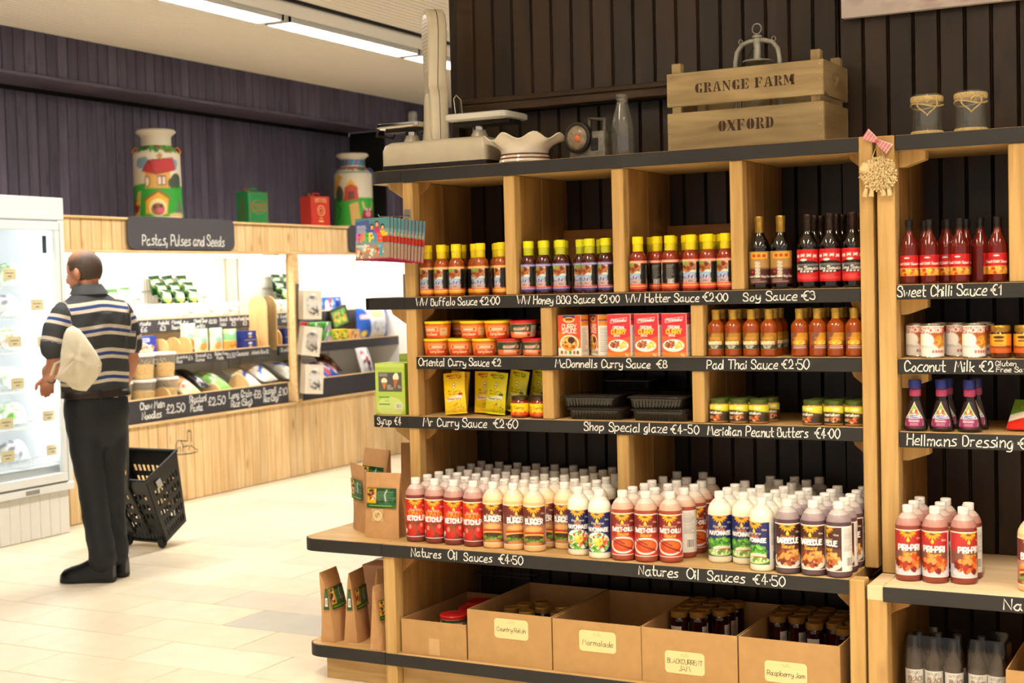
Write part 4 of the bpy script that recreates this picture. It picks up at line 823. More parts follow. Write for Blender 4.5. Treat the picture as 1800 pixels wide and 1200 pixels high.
# ------------------------------------------------ right bay: sweet chilli, coconut milk, satay, dressing
a = Art(190, 150, '#c41c22', 50); a.rect(0, 0, 190, 52, '#e0922c'); a.blobs(110, 34, 70, 24, ['#e8b43c', '#d8641c', '#f0d06a', '#b8401c'], 50, 13, 3); a.ell(95, 132, 24, 8, '#1c1c1c'); a.ell(95, 132, 19, 5, '#e9e4da'); a.text('Sweet Chilli Sauce', 95, 82, 17, '#fbeee6', .18, maxw=150); a.poly([(28, 60), (60, 52), (34, 48)], '#f0d0c0'); a.rect(0, 54, 190, 58, '#e8c060')
SCK = [('bottle_body', MB().lathe([(0, 0), (.025, 0), (.0288, .004), (.0295, .01), (.0295, .108), (.027, .128), (.019, .146), (.0125, .16), (.0105, .182), (0, .182)], 20).mesh('bottle_body', mat('chilli_glass', '#64160d', .08, coat=.4), 50)), ('cap', MB().lathe([(.0118, .16), (.0112, .184), (.0122, .185), (.0122, .204), (.011, .2055), (0, .2055)], 16).mesh('cap', plastic('black_sleeve', '#16110f', .35), 30)), ('label', cyl_label('label', a, .0298, .026, .092, -95, 95))]
ZC = 1.4645
for n_, (x, y, rz, lb) in enumerate([(-.999, 4.615, -4, 'front row beside the post'), (-.936, 4.615, -2, 'front row, second from the post'), (-.889, 4.664, -4, 'set back between second and fourth'), (-.842, 4.614, -2, 'front row, third from the post'), (-.786, 4.66, 120, 'set back, turned to show no label'), (-.728, 4.614, 4, 'front row by the divider'), (-.97, 4.70, 20, 'back row, first from left'), (-.91, 4.735, 50, 'back row, second from left'), (-.84, 4.72, -20, 'back row, third from left'), (-.74, 4.71, 0, 'back row, fourth from left'), (-.59, 4.615, 0, 'right of the divider, first'), (-.53, 4.615, 0, 'right of the divider, second')]):
    put(SCK, 'chilli_sauce_bottle', 'sweet chilli sauce bottle with red label, '+lb, 'bottle', (x, y, ZC), math.radians(rz), 'sweet chilli bottles')
a = Art(360, 170, '#efece6', 96)
for o in (0, 180): a.rect(o, 128, o+180, 165, '#b8401f'); a.text('CHAOKOH', o+92, 136, 24, '#f8f0e8', .22, maxw=120); a.poly([(o+60, 128), (o+170, 128), (o+176, 60), (o+130, 44), (o+86, 90)], '#a85a20'); a.ell(o+140, 84, 34, 36, '#c8862c'); a.blobs(o+142, 84, 26, 30, ['#e0b04a', '#b46c20', '#d89838'], 26, 9, 4); a.ell(o+66, 92, 40, 40, '#f6f4ee'); a.textlines(o+30, 44, o+110, 64, 3, '#9a948c'); [a.rect(o+98+i*14, 20, o+108+i*14, 36, '#b8401f') for i in range(5)]
CK = [('can_body', MB().lathe([(0, .002), (.034, .002), (.0355, 0), (.0368, .001), (.037, .004), (.036, .006), (.036, .102), (.037, .104), (.0368, .107), (.0355, .108), (.0345, .1045), (0, .1045)], 24).mesh('can_body', mat('tin', '#b9b4aa', .25, metal=.9), 30)), ('label', cyl_label('label', a, .0364, .006, .102, -180, 180))]
for x, y, rz, lb in ((-.992, 4.682, 92, 'set back beside the post'), (-.931, 4.617, 94, 'front row, left'), (-.866, 4.69, 92, 'set back between the front two'), (-.802, 4.617, 96, 'front row, right'), (-.93, 4.757, 20, 'third row, left'), (-.80, 4.76, 60, 'third row, right')):
    put(CK, 'coconut_milk_can', 'coconut milk can with white and orange label, '+lb, 'can', (x, y, 1.2275), math.radians(rz), 'coconut milk cans')
a = Art(160, 130, '#d8861c', 40); a.rect(0, 0, 160, 40, '#c05a18'); a.poly([(0, 40), (160, 30), (160, 44), (80, 58)], '#8a3a14'); a.rect(58, 50, 104, 130, '#e8b43a'); a.ell(80, 110, 20, 10, '#2a1c12'); a.rect(64, 78, 96, 92, '#7a2a10'); a.textlines(62, 56, 98, 72, 3, '#7a4a1c')
JS = jar(.0325, .102, .02, mat('satay_glass', '#5a2c12', .12, coat=.4), mat('gold_lid', '#a8802c', .3, metal=.6), a, .16, .74, 'satay', -130, 130)
for n_, x in enumerate((-.722, -.651, -.58)): put(JS, 'satay_jar', 'satay sauce jar with gold lid and orange label, %s from the cans' % ORD[n_], 'jar', (x, 4.62, 1.2275), 0, 'satay jars')
# dressing: tapering flask with blue cap
def dr(h): return max(.0165, .0385-.0225*min(1, max(0, (h-.02)/.085))**1.15)
a = Art(100, 110, '#241014', 44); a.poly([(50, 108), (92, 40), (88, 10), (50, 2), (12, 10), (8, 40)], '#e4d8cc'); a.poly([(50, 102), (86, 42), (82, 30), (18, 30), (14, 42)], '#8fb04a'); a.blobs(50, 62, 18, 12, ['#c8281c', '#e0522c', '#f0ead8', '#6a9a3a'], 30, 6, 5); a.poly([(8, 40), (92, 40), (86, 8), (50, 2), (14, 8)], '#8a2456'); a.ell(50, 46, 38, 9, '#e6e6ee'); a.ell(50, 46, 35, 7, '#2448a0'); a.text('HELLMANNS', 50, 43, 7, '#f4f4f8', .2, maxw=58); a.text('Balsamic', 50, 26, 8, '#f4dfe8', .2, maxw=44); a.textlines(34, 10, 68, 22, 2, '#d8a8c0')
DK = [('bottle_body', MB().lathe([(0, 0), (.03, 0), (.0375, .004), (.039, .014)]+[(dr(z), z) for z in np.linspace(.02, .105, 8)]+[(.0165, .112), (.0175, .118), (.0165, .136), (0, .136)], 20, sy=.62).mesh('bottle_body', mat('dressing_glass', '#1c0c0c', .1, coat=.5), 50)), ('neck_band', MB().lathe([(.0172, .112), (.0188, .116), (.0182, .134), (.017, .136)], 18, sy=.75).mesh('neck_band', mat('neck_purple', '#9a3458', .35), 40)), ('cap', MB().lathe([(.0172, .1355), (.0196, .137), (.0205, .146), (.0205, .16), (.019, .165), (0, .165)], 18).mesh('cap', plastic('blue_cap', '#1c2466', .3), 40)), ('label', cyl_label('label', a, .03, .012, .098, -62, 62, prof=lambda z: dr(z)*1.015))]
DK[3][1].transform(Matrix.Diagonal((1, .63, 1, 1)))
for n_, (x, y) in enumerate(((-.985, 4.606), (-.903, 4.612), (-.817, 4.612), (-.90, 4.69), (-.81, 4.69))): put(DK, 'dressing_flask', 'balsamic dressing flask with blue cap, %s' % ('front row, %s from left' % ORD[n_] if n_ < 3 else 'back row, %s from left' % ORD[n_-3]), 'bottle', (x, y, .9925), 0, 'dressing bottles')
a = Art(100, 130, '#6a9a2c', 40); a.rect(0, 0, 100, 40, '#c8281c'); a.poly([(0, 30), (100, 60), (100, 80), (0, 60)], '#efe8d8'); a.ell(56, 92, 30, 20, '#8fb84a'); a.blobs(56, 92, 24, 14, ['#c8501c', '#e8d07a', '#4a7a22'], 24, 8, 3)
PKT = [('front_film', flat_front('front_film', a, -.06, .06, 0, .13, -.006, PRF, .012)), ('back_film', MB().box(-.06, .06, -.006, .004, 0, .13, .003).mesh('back_film', mat('packet_red', '#b82a1c', .3)))]
put(PKT, 'sauce_packet', 'green and red sauce packet leaning back at the right edge', 'packet', (-.655, 4.655, .997), 0, rot=(math.radians(-50), 0, math.radians(-8)))
put(PKT, 'sauce_packet', 'green and red sauce packet lying under the leaning one', 'packet', (-.525, 4.585, 1.0), 0, rot=(math.radians(-84), 0, math.radians(4)))
for n_, x in enumerate((-.617, -.532, -.447)): put(NK['burger'], 'squeeze_bottle', 'burger sauce squeeze bottle on the right bay, %s from the piri-piri bottles' % ORD[n_], 'bottle', (x, 4.475, .5315), math.radians(10), 'litre burger sauce bottles')
for n_, x in enumerate((-.46, -.39, -.32, -.25)): put(SCK, 'chilli_sauce_bottle', 'sweet chilli sauce bottle with red label, right of the divider, %s' % ORD[n_+2], 'bottle', (x, 4.615, ZC), 0, 'sweet chilli bottles')
for n_, x in enumerate((-.50, -.42, -.34)): put(JS, 'satay_jar', 'satay sauce jar with gold lid and orange label, %s from the cans' % ORD[n_+3], 'jar', (x, 4.62, 1.2275), 0, 'satay jars')
# ================================================================== THINGS ON THE TOP BOARD
ZT = 1.9425
# ---- old counter scale
M_cream = mat('cream_enamel', '#cfc6b0', .22, noise=.06, nscale=12, coat=.3); M_chip = mat('chipped_black_edge', '#17130f', .6, noise=.6, nscale=60, bump=.5); M_chrome = mat('chrome', '#c9c4bb', .18, metal=1)
t = thing('weighing_scale', 'old cream enamel counter scale with tall dial pillar on the top board', 'scale', (-2.815, 4.755, ZT))
def rr(x0, x1, y0, y1, r, z, n=5):
    return [(cx+r*math.cos(math.radians(a0+90*k/(n-1))), cy+r*math.sin(math.radians(a0+90*k/(n-1))), z) for cx, cy, a0 in ((x1-r, y1-r, 0), (x0+r, y1-r, 90), (x0+r, y0+r, 180), (x1-r, y0+r, 270)) for k in range(n)]
obj('body', MB().loft([rr(-.225, .245, -.09, .09, .02, .022), rr(-.225, .245, -.09, .09, .02, .085), rr(-.218, .238, -.083, .083, .02, .105), rr(-.20, .22, -.068, .068, .02, .117)]).mesh('body', M_cream, 50), t)
obj('worn_base_edge', MB().loft([rr(-.216, .24, -.082, .082, .02, 0), rr(-.226, .248, -.0915, .0915, .02, .004), rr(-.226, .248, -.0915, .0915, .02, .026)]).mesh('worn_base_edge', M_chip, 40), t)
p = thing('x', None, None); COL.objects.unlink(p); bpy.data.objects.remove(p)
# dial pillar: fan-shaped slab turned aside, a rounded sleeve below
pil = MB(); th = math.radians(-44)
prof = [(.0, .058), (.06, .058), (.14, .056), (.18, .05), (.195, .036), (.22, .036), (.30, .05), (.40, .063), (.44, .058), (.468, .044), (.483, .024), (.487, 0)]
def slab(prof, d, ch):
    out = [(w, z) for z, w in prof]+[(-w, z) for z, w in prof[::-1][1:]]
    b = MB()
    n = len(out)
    rings = []
    for (yy_, s) in ((-d, 1-ch), (-d*.8, 1), (d*.8, 1), (d, 1-ch)): rings.append([(x*s, yy_, .25+(z-.25)*(1-(1-s)*.35)) for x, z in out])
    b.loft(rings); return b
sb = slab(prof, .036, .12); M_ = Matrix.Translation((-.022, -.0, .116)) @ Matrix.Diagonal((1, 1, 1.05, 1)) @ Matrix.Rotation(th, 4, 'Z'); sb.xf(M_)
obj('dial_pillar', sb.mesh('dial_pillar', M_cream, 50), t)
slv = MB().lathe([(.058, .116), (.055, .13), (.05, .19), (.048, .27), (.043, .298), (.03, .305)], 20, c=(-.022, 0, 0)); obj('pillar_sleeve', slv.mesh('pillar_sleeve', M_cream, 50), t)
win = slab([(.255, .026), (.32, .040), (.40, .050), (.44, .046), (.462, .03), (.468, .0)], .0375, .02); win.xf(M_)
obj('dial_window', win.mesh('dial_window', mat('dial_card', '#d9d3c4', .25), 40), t)
tick = MB()
for k in range(14): z = .27+k*.0135; w = .016+.024*min(1, (z-.25)/.12); tick.box(-w, w, -.0388, -.0378, z, z+.0016)
tick.xf(M_); obj('dial_ticks', tick.mesh('dial_ticks', mat('ink_grey', '#8b8578', .5), 0), t)
seam = [(.037*1.0*0+0, 0, 0)]
sm = MB().tube([Vector((w+.0006 if w else 0, 0, z)) for z, w in prof], .0012, 5); sm.xf(M_); obj('seam', sm.mesh('seam', M_chip), t)
for nm, x, tilt, big in (('weight_pan', -.135, .0, 0), ('goods_pan', .21, 0, 1)):
    b = MB().lathe([(.034, .112), (.033, .125), (.026, .14), (.026, .148)], 18, c=(x*.8 if big else x, 0, 0)); obj('pan_neck', b.mesh('pan_neck', M_cream, 50), t)
    b = MB().lathe([(.027, .146), (.027, .16), (.02, .163), (0, .163)], 18, c=(x*.8 if big else x, 0, 0)); obj('pan_collar', b.mesh('pan_collar', M_chrome, 50), t)
    if big: obj(nm, MB().loft([rr(.075, .325, -.09, .09, .02, .178), rr(.065, .335, -.1, .1, .025, .182), rr(.065, .335, -.1, .1, .025, .2), rr(.07, .33, -.095, .095, .025, .204)]).mesh(nm, mat('marble_white', '#d8d8d0', .25), 40), t); obj('pan_cradle', MB().box(.075, .325, -.05, .05, .163, .1785, .004).mesh('pan_cradle', M_chip), t)
    else: obj(nm, MB().loft([rr(-.245, -.06, -.085, .085, .02, .172), rr(-.25, -.055, -.09, .09, .02, .178), rr(-.25, -.055, -.09, .09, .02, .19), rr(-.245, -.06, -.085, .085, .02, .192)]).mesh(nm, M_chrome, 40), t); obj('pan_cradle', MB().tube([(-.25, -.06, .176), (-.262, -.06, .15), (-.262, .06, .15), (-.25, .06, .176)], .005, 6).box(-.24, -.06, -.03, .03, .162, .1725).mesh('pan_cradle', M_chip), t)
obj('wire_guard', MB().tube([(.085, -.03, .178), (.075, -.03, .27), (.083, -.02, .285), (.09, .0, .27), (.088, .02, .18)], .0028, 6).mesh('wire_guard', M_chrome), t)
# ---- ruffled bowl
rings = []; N_ = 64
for r, z, am in [(.092, 0, 0), (.098, .003, 0), (.092, .022, 0), (.088, .034, 0), (.092, .048, 0), (.108, .064, .003), (.13, .078, .007), (.152, .088, .012), (.148, .092, .012), (.122, .08, .007), (.098, .064, 0), (.08, .04, 0), (.078, .01, 0)]:
    rings.append([((r+am*.4*math.cos(8*a_))*math.cos(a_), (r+am*.4*math.cos(8*a_))*math.sin(a_), z+am*math.cos(8*a_+.6)) for a_ in np.linspace(0, 2*math.pi, N_, endpoint=False)])
t = thing('fruit_bowl', 'white ruffled ceramic bowl with brown bands beside the scale', 'bowl', (-2.410, 4.672, ZT))
obj('bowl_body', MB().loft(rings).mesh('bowl_body', mat('white_glaze', '#ded8cc', .12, coat=.4), 60), t)
for z, r0, r1 in ((.012, .0962, .0942), (.026, .0925, .0905)): obj('band', MB().lathe([(r0, z), (r1+.0012, z+.006)], 48).mesh('band', mat('brown_band', '#6a3a20', .2), 0), t)
# ---- road lamp
M_grey = mat('battered_grey_tin', '#6a665e', .5, metal=.5, noise=.3, nscale=40, bump=.2)
t = thing('hand_lamp', 'grey metal hand lamp with round lens and square handle', 'lamp', (-2.157, 4.737, ZT), math.radians(-8))
obj('lamp_body', MB().loft([rr(-.078, .08, -.055, .055, .008, 0), rr(-.07, .076, -.05, .05, .008, .09), rr(-.05, .07, -.045, .045, .01, .1)]).mesh('lamp_body', M_grey, 40), t)
ML = Matrix.Translation((-.032, -.05, .08)) @ Matrix.Rotation(math.radians(90), 4, 'X')
obj('lens_rim', MB().lathe([(.046, -.02), (.056, -.01), (.056, .016), (.048, .022), (.044, .018)], 32).xf(ML).mesh('lens_rim', mat('dark_rubber', '#1f1d18', .5), 40), t)
lens = MB().lathe([(.045, .015), (.04, .021), (.028, .026), (.012, .029), (0, .0295)], 36).xf(ML); obj('lens', lens.mesh('lens', mat('ribbed_lens', '#8a7c68', .12, noise=.35, nscale=60, bump=.5), 60), t)
bl = MB().lathe([(0, .029), (.014, .0295), (.012, .033), (0, .034)], 16).xf(ML @ Matrix.Translation((.01, -.004, 0))); obj('reflector', bl.mesh('reflector', mat('orange_reflector', '#c8683a', .2), 60), t)
obj('handle', MB().tube([(-.03, .02, .09), (-.03, .02, .155), (.035, .02, .148), (.035, .02, .09)], .009, 8).mesh('handle', M_grey, 50), t)
obj('switch_plate', MB().box(.02, .05, -.0575, -.052, .03, .075, .002).mesh('switch_plate', M_chip), t)
# ---- milk bottle
M_gl = glassmat('clear_glass', (.93, .93, .91), haze=.04)
t = thing('milk_bottle', 'empty clear glass milk bottle between the lamp and crate', 'bottle', (-2.031, 4.71, ZT))
PRO = [(.038, .004), (.0415, .01), (.042, .03), (.0415, .09), (.040, .118), (.034, .15), (.0245, .18), (.021, .195), (.0205, .205), (.023, .208), (.0228, .222), (.0212, .225)]
obj('glass', MB().lathe([(0, 0), (.036, 0)]+PRO+[(r-.0028, z) for r, z in PRO[::-1]]+[(0, .006)], 32).mesh('glass', M_gl, 60), t)
# ---- wooden crate with stencilled slats
M_crate = wood('weathered_crate', '#7d6a4a', '#a8936c', 'x', 3, 7, .65, knots=.4, kcol='#4a3a24', var=.06, bump=.3)
M_cratey = wood('weathered_crate_end', '#77633f', '#9a8560', 'y', 3, 7, .65, knots=.3, kcol='#4a3a24', var=.06, bump=.3)
M_cratez = wood('weathered_crate_post', '#85704c', '#a8936c', 'z', 3, 7, .65, var=.06)
t = thing('wooden_crate', 'weathered wooden farm crate with stencilled letters and heart handle hole', 'crate', (-1.556, 4.8, ZT), math.radians(-1.2))
CW, CD = .28, .145
def slat(name, *a, m=M_crate): return obj(name, MB().box(*a, .002).mesh(name, m), t)
s_hi = slat('slat', -CW, CW, -CD, -CD+.012, .158, .274); s_lo = slat('slat', -CW, CW, -CD, -CD+.012, .006, .136)
slat('slat', -CW, CW, CD-.012, CD, .158, .274); slat('slat', -CW, CW, CD-.012, CD, .006, .136)
for s in (-1, 1):
    xa, xb = (CW-.012, CW) if s > 0 else (-CW, -CW+.012)
    slat('end_slat', xa+(.0125 if s > 0 else -.0125)*0, xb, -CD+.0125, CD-.0125, .006, .136, m=M_cratey)
    # upper end board with a heart-shaped hand hole
    hz, hy = .222, 0
    H = [(hy+.034*(16*math.sin(a)**3)/16, hz+.03*(13*math.cos(a)-5*math.cos(2*a)-2*math.cos(3*a)-math.cos(4*a))/16) for a in np.linspace(0, 2*math.pi, 40, endpoint=False)]
    O = []
    for y_, z_ in H:
        dy, dz = y_-hy, z_-hz; k_ = min((CD-.0125)/abs(dy) if abs(dy) > 1e-6 else 9e9, (.274-hz if dz > 0 else hz-.158)/abs(dz) if abs(dz) > 1e-6 else 9e9); O.append((hy+dy*k_, hz+dz*k_))
    b = MB(); n = len(H); v = [(xx, *p_) for xx in (xa, xb) for p_ in H]+[(xx, *p_) for xx in (xa, xb) for p_ in O]
    f = []
    for i in range(n):
        j = (i+1) % n; f += [(n+i, n+j, 3*n+j, 3*n+i), (j, i, 2*n+i, 2*n+j), (i, j, n+j, n+i), (2*n+j, 2*n+i, 3*n+i, 3*n+j)]
    b.add(v, f)
    for cy_ in (-(CD-.0125), CD-.0125):
        for cz_ in (.158, .274): pass
    obj('end_board', b.mesh('end_board', M_cratey, 0), t)
for x in (-CW+.014, CW-.048):
    for y in (-CD+.0125, CD-.0465): obj('corner_post', MB().box(x, x+.034, y, y+.034, .0, .31, .003).mesh('corner_post', M_cratez), t)
slat('floor_board', -CW+.05, CW-.05, -CD+.05, CD-.05, .002, .012)
for x in (-.10, .08): slat('floor_batten', x, x+.05, -CD+.0125, CD-.0125, .012, .022, m=M_cratey)
nl = MB()
for z in (.02, .06, .11, .17, .21, .26):
    for x in (-CW+.008, CW-.012): nl.lathe([(0.0018, 0), (.0012, .0012), (0, .0014)], 6, c=(0, 0, 0)).xf(Matrix.Translation((x, -CD, z)) @ Matrix.Rotation(math.radians(90), 4, 'X'), len(nl.v)-13)
tag(obj('nail_heads', nl.mesh('nail_heads', mat('steel_nail', '#d8d2c4', .3, metal=.8), 0), t), kind='stuff')
# stencil letters with slab serifs and bridges; units 0-10 wide, 0-12 high
def bar(x0, y0, x1, y1): return [(x0, y0), (x1, y0), (x1, y1), (x0, y1)]
ST = {'G': [[(4.4, 0), (4.4, 12), (2, 11), (.6, 8), (.6, 4), (2, 1)], [(5.2, 12), (7.5, 11.4), (8.2, 12), (8.2, 8), (7.4, 8), (6.8, 10.4), (5.2, 11.2)], [(5.2, 0), (7, .6), (8.6, 0), (8.6, 5), (6.2, 5), (6.2, 1.6), (5.2, .9)]],
 'R': [bar(1, 0, 4, 12), bar(0, 0, 5, .9), bar(0, 11.1, 4, 12), [(4.7, 12), (7.2, 11.4), (8.4, 9.6), (8.2, 7.4), (6.4, 6.3), (4.7, 6.1), (4.7, 7), (5.6, 7.4), (6, 9), (5.6, 10.8), (4.7, 11.2)], [(4.9, 5.4), (7, 5.2), (9.4, .4), (9.4, 0), (6.6, 0)]],
 'A': [[(0, 0), (3.4, 0), (3.4, .9), (2.4, .9), (4.6, 11), (4, 12), (1, .9), (0, .9)], [(4.8, 12), (6.2, 12), (9.4, .9), (10, .9), (10, 0), (5.6, 0), (5.6, .9), (6.4, .9), (5.4, 8)], bar(3.3, 3.4, 5.6, 4.3)],
 'N': [bar(.2, 0, 3, .9), bar(1.2, 0, 2, 11), [(.2, 12), (3.2, 12), (8.6, 1.6), (8.6, 0), (7.2, 0)], bar(7.9, 3, 8.7, 12), bar(6.6, 11.1, 9.8, 12)],
 'E': [bar(1, 0, 4, 12), bar(0, 0, 4, .9), bar(0, 11.1, 4, 12), [(4.7, 12), (8.4, 12), (8.4, 8.6), (7.6, 8.6), (7, 11.1), (4.7, 11.1)], bar(4.7, 5.5, 6.6, 6.5), bar(6, 4.4, 6.8, 7.6), [(4.7, 0), (8.6, 0), (8.6, 3.6), (7.8, 3.6), (7, .9), (4.7, .9)]],
 'F': [bar(1, 0, 4, 12), bar(0, 0, 5.2, .9), bar(0, 11.1, 4, 12), [(4.7, 12), (8.4, 12), (8.4, 8.6), (7.6, 8.6), (7, 11.1), (4.7, 11.1)], bar(4.7, 5.5, 6.6, 6.5), bar(6, 4.4, 6.8, 7.6)],
 'M': [bar(.2, 0, 3, .9), bar(1.2, 0, 2, 11), [(.2, 12), (3.4, 12), (6, 4), (5.2, 1)], [(6.4, 5), (8.2, 12), (8.6, 12), (8.6, 0), (11.6, 0), (11.6, 12), (8.8, 12)], bar(8, 0, 12.4, .9), bar(11, 11.1, 12.4, 12)],
 'O': [[(4, 0), (4, 12), (1.6, 10.8), (.5, 8), (.5, 4), (1.6, 1.2)], [(5, 0), (5, 12), (7.4, 10.8), (8.5, 8), (8.5, 4), (7.4, 1.2)]],
 'X': [[(0, 12), (3.6, 12), (9.4, 0), (5.6, 0)], [(0, 0), (1, 0), (4.2, 5), (3.6, 6)], [(5.2, 7), (8, 12), (9, 12), (5.8, 6)]],
 'D': [bar(1, 0, 4, 12), bar(0, 0, 4, .9), bar(0, 11.1, 4, 12), [(4.8, 0), (7.4, 1.2), (8.6, 4), (8.6, 8), (7.4, 10.8), (4.8, 12), (4.8, 11), (5.8, 9), (5.8, 3), (4.8, 1)]]}
def stencil(parent, txt, x0, x1, z, h):
    W_ = {'M': 13.4, 'A': 10.6, 'O': 9.4, 'N': 10.4}; tot = sum(5 if c == ' ' else W_.get(c, 9.9)+.5 for c in txt); k = (x1-x0)/tot; b = MB(); cx = 0
    for c in txt:
        if c == ' ':
            cx += 5; obj('stencil_lettering', b.mesh('stencil_lettering', mat('stencil_ink', '#3f2a1a', .8, noise=.25, nscale=60), 0), parent); b = MB(); continue
        for P in ST[c]: b.add([(x0+(cx+px)*k, -CD-.0006, z+py*h/12) for px, py in P], [tuple(range(len(P)))])
        cx += W_.get(c, 9.9)+.5
    return obj('stencil_lettering', b.mesh('stencil_lettering', mat('stencil_ink', '#3f2a1a', .8, noise=.25, nscale=60), 0), parent)
stencil(s_hi, 'GRANGE FARM', -.175, .187, .199, .034); stencil(s_lo, 'OXFORD', -.092, .112, .060, .038)
# ---- storm lantern standing in the crate
M_galv = mat('galvanised', '#a7a69c', .4, metal=.55, noise=.2, nscale=50)
t = thing('storm_lantern', 'grey metal storm lantern standing inside the wooden crate', 'lantern', (-1.556, 4.81, ZT+.0225))
obj('tank', MB().lathe([(0, 0), (.06, 0), (.064, .006), (.06, .045), (.03, .06), (.02, .075)], 24).mesh('tank', M_galv, 40), t)
P = [(-.074, 0, .04), (-.08, 0, .10), (-.08, 0, .29), (-.074, 0, .325), (-.055, 0, .35), (-.025, 0, .36), (.025, 0, .36), (.055, 0, .35), (.074, 0, .325), (.08, 0, .29), (.08, 0, .10), (.074, 0, .04)]
obj('side_tubes', MB().tube(P, .0095, 10).mesh('side_tubes', M_galv, 60), t)
obj('chimney', MB().lathe([(.055, .285), (.05, .292), (.014, .297), (.0135, .368), (.018, .371), (.016, .378), (.004, .384)], 24).mesh('chimney', M_galv, 40), t)
obj('top_ring', MB().tube([(.016*math.cos(a), 0, .402+.018*math.sin(a)) for a in np.linspace(0, 2*math.pi, 18, endpoint=False)], .0025, 6, closed=True).mesh('top_ring', M_galv, 60), t)
obj('globe', MB().lathe([(.03, .085), (.05, .12), (.055, .17), (.046, .22), (.034, .25)], 24).mesh('globe', M_gl, 60), t)
obj('globe_cage', MB().tube([(-.06, 0, .26), (-.05, -.03, .1), (.05, -.03, .1), (.06, 0, .26)], .002, 5).tube([(.01, 0, .37), (-.03, -.02, .3), (-.06, -.03, .24)], .002, 5).mesh('globe_cage', M_chip), t)
for s in (-1, 1): obj('bail_eye', MB().tube([(s*.06+.007*math.cos(a), 0, .362+.008*math.sin(a)) for a in np.linspace(0, 2*math.pi, 12, endpoint=False)], .002, 5, closed=True).mesh('bail_eye', M_galv, 60), t)
# ---- glass tealight jars with raffia
M_raf = mat('raffia', '#c8b07a', .8, noise=.25, nscale=120, bump=.5)
for n_, (x, lb) in enumerate(((-.955, 'glass tealight jar with raffia and heart, nearer the sheep ornament'), (-.818, 'glass tealight jar with raffia and heart, farther right'))):
    t = thing('tealight_jar', lb, 'jar', (x, 4.70, 1.9405), 0, 'raffia jars')
    obj('glass', MB().lathe([(0, 0), (.046, 0), (.049, .004), (.049, .13), (.0465, .134), (.0455, .13), (.0455, .008), (0, .008)], 32).mesh('glass', M_gl, 50), t)
    obj('base_twine', MB().lathe([(.0495, .002), (.0525, .006), (.0525, .012), (.0495, .016)], 32).mesh('base_twine', M_raf, 60), t)
    obj('neck_twine', MB().lathe([(.0495, .108), (.052, .112), (.0522, .124), (.0495, .128)], 32).tube([(.0505*math.cos(a), .0505*math.sin(a), .098+.006*math.sin(2*a)) for a in np.linspace(0, 6.28, 30, endpoint=False)], .0025, 6, closed=True).mesh('neck_twine', M_raf, 60), t)
    hp = [(.031*math.sin(a)**3, -.0555, .092+.0018*(13*math.cos(a)-5*math.cos(2*a)-2*math.cos(3*a)-math.cos(4*a))) for a in np.linspace(0, 2*math.pi, 40, endpoint=False)]
    obj('heart', MB().tube(hp, .0026, 6, closed=True).xf(Matrix.Rotation(math.radians(12), 4, 'Z')).mesh('heart', M_raf, 60), t)
# ---- straw sheep ornament hung on the posts
t = thing('sheep_ornament', 'woven straw sheep ornament with gingham bow hung on the posts', 'ornament', (-1.080, YU-.014, 1.75))
M_straw = mat('cream_straw', '#e0c898', .8, noise=.2, nscale=80)
wo = MB(); R = random.Random(2)
for i in range(330):
    a_ = i*2.39996; q = math.sqrt((i+.5)/330); x = q*.056*math.cos(a_)+.004; z = .068+q*.05*math.sin(a_); y = -.006-.02*math.sqrt(max(0, 1-q*q*.9))
    d = Vector((R.uniform(-1, 1)+.8*math.cos(a_)*q, R.uniform(-1.2, -.2), R.uniform(-1, 1)+.8*math.sin(a_)*q)).normalized()*.011
    wo.tube([(x, y, z), Vector((x, y, z))+d*.6+Vector((0, -.002, .002)), Vector((x, y, z))+d], [.0026, .003, .0016], 5)
obj('core', MB().lathe([(0, -.001), (.05, 0), (.048, .012), (.03, .02), (0, .022)], 24).xf(Matrix.Translation((.004, -.002, .068)) @ Matrix.Rotation(math.radians(90), 4, 'X')).mesh('core', M_straw, 60), t)
tag(obj('wool_curls', wo.mesh('wool_curls', M_straw, 60), t), kind='stuff')
obj('head', MB().lathe([(0, 0), (.011, .003), (.0165, .012), (.015, .026), (.008, .034), (0, .036)], 14).xf(Matrix.Translation((-.044, -.026, .072)) @ Matrix.Rotation(math.radians(14), 4, 'Y')).mesh('head', M_straw, 60), t)
for x in (-.042, -.022, .016, .036): obj('foot', MB().tube([(x*.9, -.012, .024), (x*1.05, -.012, -.002)], [.006, .009], 8).mesh('foot', M_straw, 60), t)
obj('hanging_cord', MB().tube([(-.02, -.012, .115), (.0, -.008, .172), (.022, -.012, .115)], .0016, 5).mesh('hanging_cord', M_raf), t)
ba = Art(60, 20, '#e8e2e0', 30)
for i in range(10): ba.rect(i*6, 0, i*6+3, 20, '#cc7a80')
for j in range(4):
    for i in range(10): ba.rect(i*6, j*5, i*6+3, j*5+2.5, '#a83040'); ba.rect(i*6+3, j*5, i*6+6, j*5+2.5, '#cc7a80')
def bow(u, v):
    s = (u-.5)*2; w = .006+.013*abs(s)**.8; y0, z0 = (v-.5)*2*w, 0
    x = s*.046; return (x*math.cos(-.62)-y0*math.sin(-.62), -.016-.006*math.sin(5*s), .172+x*math.sin(-.62)+y0*math.cos(-.62))
obj('bow', artmesh('bow', ba, bow, PRM), t); obj('bow_knot', MB().lathe([(0, -.006), (.006, -.004), (.007, 0), (.006, .004), (0, .006)], 10).xf(Matrix.Translation((0, -.018, .172))).mesh('bow_knot', mat('gingham_knot', '#c05a64', .7), 60), t)
